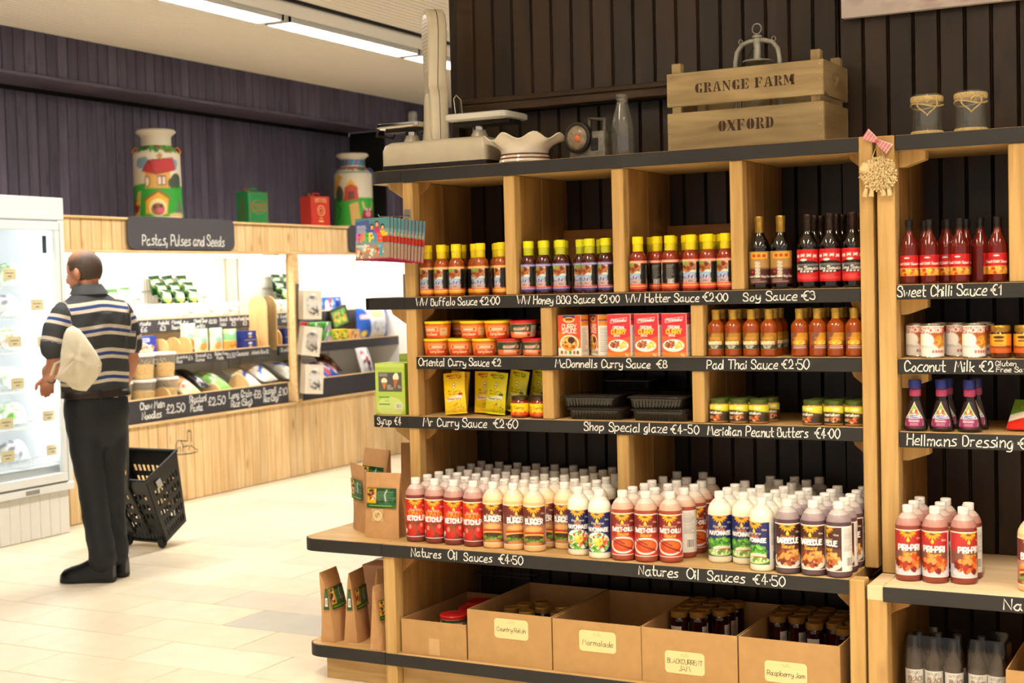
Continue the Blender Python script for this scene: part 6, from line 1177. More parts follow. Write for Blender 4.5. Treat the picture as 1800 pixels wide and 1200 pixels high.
# hanging chalk signs
def sign(label, y0, y1, txt):
    t = thing('chalk_sign', label, 'sign', (-6.8, (y0+y1)/2, 1.80)); w = (y1-y0)/2
    P = rr(-w, w, 0, .225, .05, 0, 7); obj('sign_board', MB().prism([(p[0], p[1]) for p in P], -.006, .008, 'yz').mesh('sign_board', mat('grey_chalkboard', '#4a494c', .5), 30), t)
    if txt:
        for st in word_strokes(txt, .07, .04, 1.8, .7, .25, 4, .86):
            b = MB(); ribbon(b, st, .0085, lambda a_, c_: (.0088, -w+.135+a_, .03+c_)); obj('lettering', b.mesh('lettering', M_chalk, 0), t)
    return t
sign('dark rounded chalk sign reading Pastas, Pulses and Seeds', 7.265, 8.39, 'Pastas, Pulses and Seeds'); sign('blank rounded chalk sign partly hidden by the party packs', 9.90, 10.93, None)
# ---- painted milk churns
def churn_art(k):
    a = Art(360, 170, '#e6ddc6', 150, 2); R_ = random.Random(k)
    for o in (0, 180):
        a.rect(o, 0, o+180, 70, '#2f9a34'); a.ell(o+90, 64, 100, 16, '#2f9a34')
        if k == 0:
            for x, y in ((50, 128), (130, 122)): a.ell(o+x, y, 17, 13, '#7f9eb4'); a.ell(o+x+9, y+6, 10, 9, '#7f9eb4')
            a.rect(o+60, 68, o+124, 112, '#d8a650'); a.poly([(o+52, 108), (o+70, 134), (o+132, 140), (o+140, 112), (o+86, 100)], '#b02a2c'); a.line([(o+52, 108), (o+70, 134), (o+132, 140), (o+140, 112), (o+86, 100), (o+70, 134)], 2, '#5a1a1a'); a.rect(o+90, 74, o+112, 98, '#7a2620'); a.rect(o+93, 77, o+100, 95, '#eee4d0'); a.rect(o+103, 77, o+109, 95, '#eee4d0'); a.ell(o+66, 84, 7, 14, '#7a2620'); a.ell(o+66, 84, 4.5, 11, '#efe2cc'); a.ell(o+142, 86, 18, 18, '#3f4a3c'); a.ell(o+128, 80, 12, 12, '#3f4a3c'); a.poly([(o+88, 142), (o+98, 152), (o+106, 146), (o+100, 136)], '#b88a3a')
            a.poly([(o+62, 40), (o+60, 8), (o+112, 6), (o+116, 42), (o+92, 58)], '#e0aa2c'); a.line([(o+56, 38), (o+92, 62), (o+122, 42)], 4, '#a83a20'); a.ell(o+90, 22, 21, 21, '#efe0a8'); a.ell(o+90, 18, 16, 15, '#8a5a38'); a.ell(o+96, 15, 9, 7, '#d05a80'); a.ell(o+82, 24, 4, 5, '#4a2c1a'); a.ell(o+98, 26, 4, 5, '#4a2c1a')
            a.poly([(o+20, 0), (o+36, 60), (o+48, 62), (o+42, 0)], '#d0a468'); a.ell(o+28, 26, 14, 16, '#7c1c26'); a.ell(o+36, 34, 10, 6, '#d8b02c'); a.poly([(o+134, 0), (o+150, 50), (o+166, 0)], '#6a6e64'); a.ell(o+146, 4, 30, 6, '#d8b880')
        else:
            a.rect(o, 0, o+180, 80, '#36a038'); a.poly([(o+60, 70), (o+64, 108), (o+84, 126), (o+104, 108), (o+106, 74)], '#b8402c'); a.poly([(o+58, 104), (o+84, 134), (o+110, 106), (o+84, 120)], '#e0b02c'); a.rect(o+74, 76, o+94, 98, '#6a2a1c'); a.poly([(o+84, 0), (o+78, 60), (o+104, 68), (o+112, 0)], '#dcb060'); a.ell(o+44, 92, 16, 24, '#3c4a30'); a.poly([(o+14, 110), (o+40, 150), (o+58, 140), (o+30, 100)], '#e0a83a')
            a.ell(o+140, 26, 26, 22, '#8a2a28'); a.ell(o+138, 40, 15, 13, '#9c3a34'); a.ell(o+138, 33, 11, 8, '#e890a8'); a.line([(o+118, 66), (o+124, 48)], 6, '#e0b878'); a.line([(o+160, 66), (o+152, 48)], 6, '#e0b878'); a.ell(o+132, 46, 4, 4, '#f2f2ec'); a.ell(o+145, 46, 4, 4, '#f2f2ec'); a.line([(o+40, 20), (o+48, 50), (o+36, 60)], 3, '#22301c')
    if k == 0: a.blobs(180, 164, 180, 6, ['#2f8a30', '#3f9c3a', '#a82c2c', '#256e28'], 260, 7, 3)
    else: a.blobs(180, 166, 180, 4, ['#2f6a50', '#a83a5a', '#3f7a60', '#c87a3a'], 200, 6, 3); a.rect(0, 152, 360, 156, '#2a8a80')
    return a
for k, (y, lb) in enumerate(((7.86, 'painted milk churn with red-roofed house above the pasta sign'), (10.36, 'painted milk churn with striped neck and cow above the far sign'))):
    t = thing('milk_churn', lb, 'churn', (-7.05, y, 2.0145), math.radians(72 if k == 0 else 64), 'painted milk churns')
    def cr_(z): return .172-.007*(z/.47) if z < .47 else max(.108, .165-.057*min(1, (z-.47)/.07)**1.3)
    obj('churn_body', MB().lathe([(0, 0), (.168, 0), (.172, .004)]+[(cr_(z)-.0012, z) for z in np.linspace(.02, .54, 22)]+[(.108, .545), (.106, .60), (.115, .615), (.139, .632), (.141, .642), (.13, .655), (.09, .658), (.085, .62), (0, .6)], 40).mesh('churn_body', mat('churn_enamel', '#e6ddc8', .3), 50), t)
    obj('painted_scene', cyl_label('painted_scene', churn_art(k), 0, .025, .537, -120, 240, PR, prof=lambda z: cr_(z)+.0012), t)
    if k == 1:
        s = Art(360, 60, '#5a8aa0', 90)
        for i in range(16): s.poly([(i*22.5, 0), (i*22.5+11, 0), (i*22.5+22, 60), (i*22.5+11, 60)], '#8a3a80' if i % 2 else '#2a7a84')
        obj('striped_neck', cyl_label('striped_neck', s, .1095, .546, .60, -180, 180), t)
    else: obj('blue_dabs', MB().lathe([(.1265, .6562), (.118, .6575)], 30).mesh('blue_dabs', mat('dab_blue', '#8fa4ac', .4), 0), t)
    for sd in (-1, 1):
        P = [(sd*.118, -.03, .47), (sd*.165, -.03, .50), (sd*.172, -.02, .44), (sd*.168, -.02, .40)] if False else [(.10*math.cos(a_)+0, 0, 0) for a_ in (0,)]
    hp = [(.145, -.055, .44), (.168, -.06, .5), (.15, -.055, .525), (.118, -.05, .51)]
    for sd in (-1, 1): obj('handle', MB().tube([(sd*p[0], p[1]*.2, p[2]) for p in hp], .009, 8).xf(Matrix.Rotation(math.radians(-30), 4, 'Z')).mesh('handle', mat('handle_paint_%d' % k, '#c8702c' if k == 0 else '#4a5a8a', .35), 60), t)
# ---- petrol cans
def fcan(label, y, col, dark, face, side, ink, rz):
    t = thing('fuel_can', label, 'can', (-6.985, y, 2.0145), math.radians(rz)); m_ = mat('can_paint_'+col, col, .35, noise=.06, nscale=14); hd, hw = .065, .115
    obj('can_body', MB().box(-hd, hd, -hw, hw, 0, .25, .006).mesh('can_body', m_), t)
    obj('cap', MB().lathe([(.022, .249), (.022, .272), (.018, .276), (0, .276)], 14, c=(0, -.075, 0)).mesh('cap', mat('brass_cap', '#7a5a2c', .4, metal=.7), 40), t)
    obj('handle', MB().tube([(0, -.03, .249), (0, -.02, .275), (0, .05, .275), (0, .06, .249)], .007, 6).mesh('handle', m_, 60), t)
    m2 = mat('can_ink_'+col, ink, .4); b = MB(); x_ = hd+.0008
    if face == 'Esso':
        st, ww = strokes('ESSO', .05, 0, 0, 0, 1.5, .8); ribbon(b, st, .007, lambda a_, c_: (x_, a_-ww/2, .105+c_))
        b.tube([(x_, .085*math.cos(a_), .13+.055*math.sin(a_)) for a_ in np.linspace(0, 6.283, 30, endpoint=False)], .003, 4, closed=True)
        b.tube([(x_, -.1, .02), (x_, .1, .02), (x_, .1, .235), (x_, -.1, .235)], .0022, 4, closed=True)
    else:
        st, ww = strokes('SHELLMEX', .03, 0, 0, 0, 1.5, .8); k_ = .14/ww; ribbon(b, [[(p[0]*k_, p[1]+.02*math.cos((p[0]*k_-.07)*14)) for p in s_] for s_ in st], .005, lambda a_, c_: (x_, a_-.07, .185+c_))
        for r_, w_ in ((.042, .01), (.022, .006)): b.tube([(x_, r_*math.cos(a_), .13+r_*math.sin(a_)) for a_ in np.linspace(0, 6.283, 24, endpoint=False)], w_/2, 4, closed=True)
        b.box(x_-.0005, x_+.0005, -.02, .02, .062, .072); b.box(x_-.0005, x_+.0005, -.03, .03, .035, .05)
    obj('printed_mark', b.mesh('printed_mark', m2, 0), t)
    if side:
        st, ww = strokes(side, .03, 0, 0, 0, 1.6, .8); b = MB(); k_ = .17/ww; ribbon(b, [[(p[0]*k_, p[1]) for p in s_] for s_ in st], .006, lambda a_, c_: (-.015+c_, -hw-.0008, .035+a_)); obj('side_lettering', b.mesh('side_lettering', mat('can_side_ink', '#8a2a20', .4), 0), t)
    return t
fcan('green vintage fuel can standing on the counter canopy', 8.86, '#1f7a44', '', 'Esso', 'ESSO', '#b0483a', -4); fcan('red vintage fuel can standing on the counter canopy', 9.69, '#c03a30', '', 'Shell', None, '#e8b878', -6)
# ---- small white detector on the soffit
t = thing('alarm_detector', 'small white alarm sensor high on the boarded soffit', 'sensor', (-7.097, 11.4, 3.14)); obj('housing', MB().box(0, .07, -.035, .035, -.12, 0, .012).mesh('housing', mat('white_abs', '#dcdad6', .4)), t); obj('lens', MB().box(.066, .0725, -.022, .022, -.105, -.05, .006).mesh('lens', mat('sensor_lens', '#c0bfc0', .3)), t)

# ------------------------------------------------ goods on the far counter
def pillow(w, h, d, art, nm='film', n=14, film=None):
    """flat bag: two bulged sheets; lies in x-z plane facing -y"""
    def pf(s):
        def q(u, v):
            e = max(0., math.sin(math.pi*u))**.55*max(0., math.sin(math.pi*v))**.55; return ((u-.5)*w*(1-.06*math.sin(math.pi*v)), -s*d/2*e, v*h)
        return q
    f = artmesh('front_film', art, pf(1), film or PRF); b = artmesh('back_film', art, pf(-1), film or PRF, flip=True); return [('front_film', f), ('back_film', b)]
def ppack(w, d, h, art, col, nm):
    b = MB().box(-w/2, w/2, -d/2, d/2, 0, h, .002).mesh('pack_body', mat('pack_'+nm, col, .4)); return [('pack_body', b), ('front_print', flat_front('front_print', art, -w/2+.001, w/2-.001, .001, h-.001, -d/2-.0006))]
FY = math.radians(90)       # turns a front that faces -Y towards +X (the counter's front)
a = Art(140, 150, '#2a3c9c', 30); a.rect(0, 0, 140, 22, '#2f78a8'); a.rect(40, 112, 100, 138, '#dfe6f4'); a.rect(50, 120, 90, 130, '#2a3c9c'); a.blobs(70, 62, 52, 34, ['#e8cf94', '#f0dfb4', '#d8b06a', '#c86a3a'], 40, 13, 3); BLUE = ppack(.235, .07, .155, a, '#2a3c9c', 'blue_pasta')
for n_, y in enumerate((7.48, 7.725)): put(BLUE, 'pasta_packet', 'blue pasta packet on the middle tier, %s' % ('half hidden by the shopper' if n_ == 0 else 'next to the wooden dividers'), 'packet', (-7.135, y, 1.0305), FY, 'blue pasta packets')
a = Art(80, 74, '#22307e', 20); a.rect(30, 46, 52, 62, '#e4e8f4'); a.ell(41, 30, 10, 10, '#d8a86a'); a.rect(0, 0, 80, 4, '#e0c040'); BX = ppack(.15, .09, .074, a, '#22307e', 'blue_box')
for n_ in range(2): put(BX, 'rice_box', 'dark blue rice box beside the tall divider, %s of the stack' % ('bottom' if n_ == 0 else 'top'), 'box', (-7.07, 8.83, 1.0305+.0755*n_), FY, 'blue rice boxes')
M_div = wood('round_top_divider', '#d2a468', '#e2bd86', 'z', 2.5, 12, .5, var=.05)
def dome(w, h, tk, n=12): return MB().prism([(-w/2, 0), (w/2, 0)]+[(w/2*math.cos(a_), h-w/2+w/2*math.sin(a_)) for a_ in np.linspace(0, math.pi, n)], -tk/2, tk/2, 'xz').mesh('divider_board', M_div, 40)
for n_, (x, y, z, w, h, lb) in enumerate([(-7.10, 9.03, 1.0305, .18, .42, 'tall round-topped wooden divider in front of the mirror'), (-7.10, 7.885, 1.0305, .15, .13, 'low rounded wooden divider beside the blue pasta packets'), (-7.10, 8.02, 1.0305, .15, .135, 'low rounded wooden divider, second on the middle tier'), (-7.11, 8.15, 1.0305, .15, .135, 'low rounded wooden divider before the green bags'), (-7.11, 8.94, 1.0305, .15, .15, 'low rounded wooden divider beside the rice boxes'), (-6.97, 7.24, .7005, .16, .12, 'rounded wooden divider left of the noodle tubs'), (-6.95, 7.72, .7005, .16, .12, 'rounded wooden divider between the noodle tubs'), (-6.97, 8.60, .7005, .2, .15, 'rounded wooden divider left of the rice sacks'), (-6.95, 8.255, .7005, .18, .11, 'rounded wooden divider right of the dark packets')]):
    t = thing('shelf_divider', lb, 'divider', (x, y, z)); obj('divider_board', dome(w, h, .014), t); obj('foot', MB().box(-w/2, w/2, -.012, -.0072, 0, .012).mesh('foot', M_div), t)
a = Art(100, 180, '#dfeadb', 26); a.rect(0, 120, 100, 180, '#bfe0b4'); a.ell(50, 96, 24, 22, '#9fd0b8'); a.ell(50, 52, 26, 30, '#e8b45c'); a.rect(30, 130, 70, 158, '#f2f6ee'); GB = pillow(.15, .185, .07, a)
a = Art(110, 170, '#b8d88c', 28); a.rect(0, 90, 110, 140, '#8cc890'); a.rect(0, 0, 110, 78, '#e8a850'); a.ell(50, 146, 22, 14, '#e4f0dc'); a.blobs(56, 40, 40, 26, ['#f0c070', '#d88a3a'], 24, 9, 3); GB2 = pillow(.16, .17, .06, a)
for y, k_, s_, lb in ((8.30, GB, 1, 'pale green bag of pulses standing left on the middle tier'), (8.47, GB, 1, 'pale green bag of pulses standing second on the middle tier'), (8.635, GB2, 1, 'green and orange couscous bag on the middle tier')): put(k_, 'pulses_bag', lb, 'bag', (-7.07, y, 1.0315), FY, 'green bags')
put(GB, 'pulses_bag', 'large pale green bag lying across the top of the others', 'bag', (-7.17, 8.27, 1.055), FY, 'green bags', scale=(1.15, .8, 1.1))
# white bags of beans and nuts on the top tier
wb_ = []
for s in range(4):
    a = Art(100, 120, '#e9e4da', 20); a.blobs(50, 60, 44, 50, ['#f2efe8', '#ddd2c2', '#e6d8c0', '#d8c0a4'] if s < 2 else ['#efe9e0', '#caa890', '#b89880', '#f2eee6'], 30, 12, s); 
    if s > 1: a.rect(34, 16, 62, 74, '#efe9dc'); a.textlines(38, 24, 58, 68, 5, '#8a7a6a')
    wb_.append(pillow(.12, .13, .062, a))
for i in range(12):
    y = 7.60+.118*i; put(wb_[(0 if i < 6 else 2)+i % 2], 'beans_bag', '%s bag of %s on the top tier, %s from left' % (('clear white' if i < 6 else 'clear'), ('beans' if i < 6 else 'seeds'), ORD[i]), 'bag', (-7.236, y, 1.2815), FY+random.uniform(-.08, .08), 'bags on the top tier')
# wire baskets of heart bags on the back panel
M_wire = mat('grey_wire', '#8f8c84', .35, metal=.6)
def basket(y0, y1, z0, lb):
    t = thing('wire_basket', lb, 'basket', (WX+.04, (y0+y1)/2, z0)); w = (y1-y0)/2; b = MB(); d = .19; h = .09
    b.tube([(0, -w, .15), (d, -w, h), (d, w, h), (0, w, .15)], .003, 5, closed=True); b.tube([(0, -w, 0), (d, -w, 0), (d, w, 0), (0, w, 0)], .0025, 5, closed=True)
    n = 12
    for i in range(n+1): y = -w+2*w*i/n; b.tube([(d, y, h), (d, y, 0), (0, y, 0)], .0017, 4)
    for i in range(1, 6): x = d*i/6; [b.tube([(x, s*w, 0), (x, s*w, .15-.06*x/d)], .0017, 4) for s in (-1, 1)]
    for i in range(5): y = -w+.03+.06*i; b.tube([(.002, y, .15), (.002, y, .23), (.002, y+.03, .23), (.002, y+.03, .15)], .0015, 4)
    obj('wires', b.mesh('wires', M_wire, 0), t)
basket(7.50, 7.88, 1.36, 'wire basket holding pale packets behind the shopper'); basket(8.10, 8.62, 1.36, 'wire basket of green heart-printed packets by the white post')
a = Art(100, 120, '#143a1c', 30); a.ell(36, 68, 28, 30, '#7ac043'); a.ell(64, 68, 28, 30, '#7ac043'); a.poly([(10, 60), (90, 60), (52, 12)], '#7ac043'); a.ell(38, 70, 22, 23, '#efe6c0'); a.ell(62, 70, 22, 23, '#efe6c0'); a.poly([(18, 62), (82, 62), (50, 22)], '#e8cf6a'); a.rect(32, 70, 68, 77, '#6a5a2c'); HBG = pillow(.125, .15, .038, a)
a = Art(100, 120, '#d8dccc', 26); a.ell(50, 60, 40, 44, '#eef0e4'); a.rect(0, 100, 100, 120, '#4a7a3c'); a.ell(50, 66, 26, 20, '#cfd88c'); HB2 = pillow(.115, .14, .036, a)
R = random.Random(4)
for i in range(9):
    r_, c_ = divmod(i, 3); put(HBG, 'snack_packet', 'green heart-printed snack packet in the wire basket, %s row, %s' % (('back', 'middle', 'front')[r_], ('left', 'centre', 'right')[c_]), 'packet', (WX+.105+.047*r_, 8.20+.15*c_+.02*(r_ % 2), 1.374+.075*(2-r_)*.7), FY, 'heart packets', rot=(math.radians(-10), math.radians(R.uniform(-7, 7)), FY))
a = Art(100, 120, '#35509c', 20); a.rect(0, 0, 100, 70, '#e4e6ea'); a.ell(50, 80, 30, 20, '#dfe4f0')
HB3 = pillow(.115, .14, .036, a)
for i in range(4): put(HB3 if i == 0 else HB2, 'snack_packet', 'pale snack packet in the left wire basket, %s from left' % ORD[i], 'packet', (WX+.115+.05*(i % 2), 7.575+.077*i, 1.374+.01*i), FY, 'pale packets', rot=(math.radians(-8), math.radians(R.uniform(-4, 4)), FY))
# noodle tubs
M_tubc = mat('cloudy_tub', '#efe6d0', .2, alpha=.28); M_nood = mat('yellow_noodles', '#f0c266', .6, noise=.25, nscale=60, bump=.6)
def ntub(h): return [('tub_body', MB().lathe([(0, 0), (.072, 0), (.075, .004), (.088, h)], 26).mesh('tub_body', M_tubc, 50)), ('contents', MB().lathe([(0, .004), (.068, .006), (.079, h*.6), (.05, h*.66), (0, h*.64)], 20).mesh('contents', M_nood, 50)), ('lid', MB().lathe([(.086, h-.002), (.094, h), (.094, h+.014), (.088, h+.018), (0, h+.018)], 26).mesh('lid', plastic('tub_lid', '#efede6', .3), 40)), ('handle', MB().tube([(-.09, 0, h)]+[(-.085*math.cos(a_), -.01, h+.02+.075*math.sin(a_)) for a_ in np.linspace(.1, math.pi-.1, 12)]+[(.09, 0, h)], .005, 6).mesh('handle', plastic('tub_handle', '#f4f2ec', .3), 60))]
NT = ntub(.17); NT3 = NT[:3]
for y, x, z, up_, lb in ((7.335, -6.99, .7005, 0, 'lower clear tub of noodles, leftmost'), (7.335, -6.99, .7005+.1895, 0, 'upper clear tub of noodles, leftmost'), (7.56, -6.98, .7005, 0, 'lower clear tub of noodles, middle'), (7.56, -6.98, .7005+.1895, 1, 'clear tub of noodles with raised handle'), (7.82, -7.0, .7005, 0, 'lower clear tub of noodles, right'), (7.80, -7.0, .7005+.1895, 0, 'upper clear tub of noodles, right')):
    put(NT if up_ else NT3, 'noodle_tub', lb, 'tub', (x, y, z), FY, 'noodle tubs', scale=(1, 1, .72) if z < .8 else (1, 1, .95)) if z > .8 else put(NT3, 'noodle_tub', lb, 'tub', (x, y, z), FY, 'noodle tubs')
# sacks on the lowest tier
def sackart(c, cols, s, band=None):
    a = Art(140, 100, c, 28); a.blobs(70, 50, 60, 40, cols, 24, 14, s)
    if band: a.poly([(20, 20), (120, 60), (120, 74), (20, 36)], band)
    return a
SK_ = [('yellowish pasta sack lying on the lowest tier', sackart('#e8d6a8', ['#f0e2bc', '#d8b878', '#b84a2c'], 1), 8.02, .16), ('black packet lying beside the pasta sack', sackart('#26252a', ['#1a191d', '#3a3a44', '#b8b6b4'], 2), 8.175, .1), ('green and white rice sack in the middle of the lowest tier', sackart('#8fc86a', ['#7ab850', '#e4ecdc', '#f0f2ea', '#5a9c3c'], 3), 8.38, .2), ('green rice sack lying behind on the lowest tier', sackart('#6ea83e', ['#88bc54', '#3a6a2c', '#26301c'], 6), 8.36, .17), ('white rice sack with blue lettering by the mirror', sackart('#e6e4de', ['#f0eee8', '#dcd4c4', '#e8c478'], 4, '#2c4aa8'), 8.74, .2), ('white rice sack with blue stripe against the mirror', sackart('#e8e2d8', ['#f0ece4', '#d8c4a8'], 5, '#3a58b0'), 8.94, .16)]
for i, (lb, art, y, w) in enumerate(SK_):
    put(pillow(.26 if w > .12 else .16, .30, .11 if w > .12 else .07, art), 'rice_sack' if i not in (0, 1) else 'pasta_sack', lb, 'sack', (-6.92-(.25 if i == 3 else 0), y, .75+(-.005 if i == 3 else .035 if i == 1 else 0)+(.03 if i == 5 else 0)), 0, None, rot=(math.radians(-64), 0, FY), scale=(.72, 1, 1))
put(pillow(.2, .16, .05, sackart('#1c2030', ['#14161f', '#2a3048'], 8)), 'dark_packet', 'dark blue packet at the back under the middle tier', 'packet', (-7.3, 8.10, .705), FY)
# ------------------------------------------------ far bay beyond the mirror partition
a = Art(60, 110, '#d8cdb8', 24); a.blobs(30, 62, 20, 34, ['#ece8e2', '#c9c4bc', '#e4ded4'], 24, 9, 2); a.ell(30, 84, 9, 6, '#5a6078'); a.blobs(36, 30, 12, 14, ['#4a4640', '#6a665e', '#b8b4ac'], 12, 6, 5); a.line([(46, 50), (50, 16)], 3, '#2f2c2a'); CARD = [('card_front', flat_front('card_front', a, -.075, .075, -.23, 0, -.004, PRM)), ('card_back', MB().box(-.075, .075, -.003, 0, -.23, 0).mesh('card_back', mat('kraft_backing', '#b8935a', .6))), ('blister', MB().loft([rr(-.045, .045, -.18, -.05, .02, 0), rr(-.041, .041, -.176, -.054, .02, .012)]).xf(Matrix(((1, 0, 0, 0), (0, 0, -1, -.004), (0, 1, 0, 0), (0, 0, 0, 1)))).mesh('blister', glassmat('blister_film', (.98, .98, .98), .05), 50))]
hr = thing('hook_rail', 'post rail with wire hooks carrying carded packs', 'hooks', (-6.785, 9.14, .62)); b = MB().box(-.0035, .0, -.02, .02, 0, .92)
for z in (.30, .60, .885): b.tube([(0, 0, z-.014), (.03, -.01, z+.026), (.16, -.02, z+.028), (.165, -.02, z+.038)], .003, 5)
obj('rail', b.mesh('rail', M_wire, 30), hr)
for r_, z in enumerate((.895, 1.195, 1.485)):
    for i in range(5): put(CARD, 'carded_pack', 'carded bottle-brush pack on the post hooks, %s row, %s from the front' % (('lowest', 'middle', 'top')[r_], ORD[i]), 'pack', (-6.625-.026*i, 9.118+.02*i, z), 0, 'carded packs on the post', rot=(math.radians(-2), math.radians((4, 9, 2)[r_]), math.radians(52)))
def cp(nm, w, d, h, c, cols, s):
    a = Art(100, 100*h/w, c, 22); a.blobs(50, 50*h/w, 44, 40*h/w, cols, 18, 14, s); return ppack(w, d, h, a, c, nm)
goods = [(cp('red_multi', .14, .1, .095, '#b83038', ['#d8d0cc', '#8a1c28', '#e8e0dc'], 1), [(9.36, 0), (9.36, 1), (9.52, 0), (9.52, 1)], 1.0305, -7.07, 'red and white multipack'), (cp('green_multi', .14, .1, .09, '#5aa84a', ['#d8e8d0', '#2f7a30', '#b89ac0'], 2), [(9.69, 0), (9.69, 1), (9.85, 0), (9.85, 1)], 1.0305, -7.07, 'green and pale multipack'), (cp('yellow_carton', .1, .08, .11, '#d8c42c', ['#4a9a3a', '#f0e47a', '#b83a2c'], 3), [(10.0, 0), (10.12, 0)], 1.0305, -7.06, 'yellow and green carton'), (cp('tan_carton', .14, .1, .1, '#d8a86a', ['#e8c898', '#b87a3c'], 4), [(10.27, 0)], 1.0305, -7.06, 'tan carton'), (cp('pink_pack', .2, .1, .13, '#c8408c', ['#e8b0cc', '#f0e4c0', '#e8a040', '#e4dce4'], 5), [(9.36, 0), (9.58, 0), (9.80, 0)], 1.2805, -7.27, 'pink and pastel packet'), (cp('blue_pack', .16, .1, .14, '#3a6ab0', ['#e4e8f0', '#8ab0d8', '#c84a4a'], 6), [(10.02, 0), (10.2, 0)], 1.2805, -7.27, 'blue and white packet')]
for pr, spots, z, x, nm in goods:
    h = pr[0][1].vertices; hh = max(v.co.z for v in h)
    for i, (y, lv) in enumerate(spots): put(pr, 'grocery_pack', '%s beyond the mirror, %s' % (nm, ('only one' if len(spots) == 1 else '%s in its run' % ORD[i])), 'packet', (x, y, z+lv*(hh+.0008)), FY+random.uniform(-.06, .06), nm+'s')
a = Art(200, 120, '#26251f', 40); a.rect(20, 14, 180, 106, '#5a8a3a'); a.blobs(100, 60, 70, 38, ['#e0a83a', '#7ab04a', '#c8641c', '#2f5a24'], 40, 13, 3); put(ppack(.26, .03, .17, a, '#1c1b18', 'seed_tray'), 'seed_tray', 'dark tray with green picture tilted above the multipacks', 'tray', (-7.125, 10.22, 1.16), FY, rot=(math.radians(-9), math.radians(-12), FY))
a = Art(180, 120, '#2c5cb8', 40); a.poly([(40, 120), (60, 10), (150, 10), (150, 120)], '#dfe4ee'); a.rect(60, 84, 130, 116, '#b8c88c'); a.ell(26, 24, 12, 12, '#e8d84a'); a.rect(10, 80, 50, 96, '#e8c8c8'); a.blobs(104, 52, 40, 30, ['#e8ecf2', '#b4c0d4', '#8ea4c8'], 24, 12, 2); put(pillow(.5, .28, .16, a), 'feed_sack', 'large blue and white sack standing on the middle tier', 'sack', (-7.1, 10.66, 1.0315), FY)
put(pillow(.16, .14, .08, Art(20, 20, '#27408c', 6)), 'blue_packet', 'small dark blue packet on the top tier next to the far packs', 'packet', (-7.27, 10.36, 1.2815), FY)
lows = [('pale magazine bag lying flat in the lowest far tier', sackart('#d8dce4', ['#5a7ac0', '#efeff2', '#b8b090'], 11), 9.42, -40), ('blue and orange barbecue bag lying in the lowest far tier', sackart('#3a56a0', ['#e07a2c', '#dfe4f0', '#1c2030', '#b83a2c'], 12), 9.825, -58), ('dark bag with orange flames lying at the back', sackart('#3a2c2a', ['#b85a1c', '#1c1614', '#8a8078'], 13), 10.02, -50), ('red and white bag standing at the far end', sackart('#c8c4c8', ['#b82a34', '#2c2a30', '#e8e6ea', '#4a6ab0'], 14), 10.33, -18), ('yellow and white packet at the front of the far tier', sackart('#e6e0c0', ['#f0ecd8', '#c8b84a'], 15), 9.622, -66)]
for i, (lb, art, y, tl) in enumerate(lows): put(pillow(.24, .24, .09, art), 'charcoal_bag' if i in (1, 2) else 'goods_bag', lb, 'bag', (-6.93-(.12 if i in (2,) else 0), y, .745+(.03 if i == 2 else 0)), 0, None, rot=(math.radians(tl), 0, FY), scale=(.8, 1, 1))

# ================================================================== UPRIGHT DISPLAY FRIDGE
M_fw = mat('fridge_white', '#e6e8e6', .3); M_fin = mat('fridge_inside', '#f0f2f4', .4); M_seal = mat('door_seal', '#4a5654', .6)
F0, F1, FX, FB = 5.30, 6.535, -6.64, -7.40
fr = thing('display_fridge', 'tall white glass-door display fridge stocked with bagged vegetables', 'fridge', (-7.0, 5.9, 0))
wpart('cabinet', MB().box(FB, FB+.04, F0, F1, .29, 2.10).box(FB+.04, FX-.02, F0, F0+.04, .29, 2.10).box(FB+.04, FX-.02, F1-.035, F1, .29, 2.10).box(FB+.04, FX-.02, F0+.04, F1-.035, 1.95, 2.10).box(FB+.04, FX-.02, F0+.04, F1-.035, .29, .38), M_fin, fr)
wpart('header', MB().box(FX-.02, FX+.004, F0, F1, 1.965, 2.106, .006), M_fw, fr)
wpart('front_stile', MB().box(FX-.02, FX, F1-.05, F1, .30, 1.964, .004), M_fw, fr); wpart('front_stile', MB().box(FX-.02, FX, F0, F0+.05, .30, 1.964, .004), M_fw, fr)
wpart('sill', MB().box(FX-.02, FX+.012, F0, F1, .275, .325, .006), M_fw, fr)
D0, D1 = 5.36, 6.478
for nm, bx_ in (('door_frame', MB().box(FX-.018, FX+.018, D0, D1, 1.90, 1.955, .004).box(FX-.018, FX+.018, D0, D1, .335, .39, .004).box(FX-.018, FX+.018, D0, D0+.04, .391, 1.899, .004).box(FX-.018, FX+.018, D1-.035, D1, .391, 1.899, .004)),): wpart(nm, bx_, M_fw, fr)
wpart('door_seal', MB().box(FX-.017, FX+.012, D1+.001, D1+.006, .335, 1.95), M_seal, fr)
wpart('door_glass', MB().box(FX-.003, FX+.003, D0+.041, D1-.036, .392, 1.898), glassmat('door_pane', (.97, .985, .98)), fr)
wpart('badge', MB().box(FX+.0122, FX+.014, 6.13, 6.24, .286, .312, .001), mat('grey_badge', '#9a9a96', .3, metal=.6), fr)
wpart('thermometer', MB().box(FX-.05, FX-.04, 6.395, 6.425, 1.76, 1.87, .002), mat('dark_readout', '#3a4248', .4), fr)
kb = MB().box(-.012, 0, 0, .078, 0, .268, .003).mesh('kick_board', mat('white_board', '#e4e2da', .5)); y = F0
while y+.08 < F1+.01: obj('kick_board', kb, fr, (FX+.012+7.0-.02, y-5.9, .003)); y += .08
SHZ = (1.55, 1.36, 1.15, .905, .68, .45)
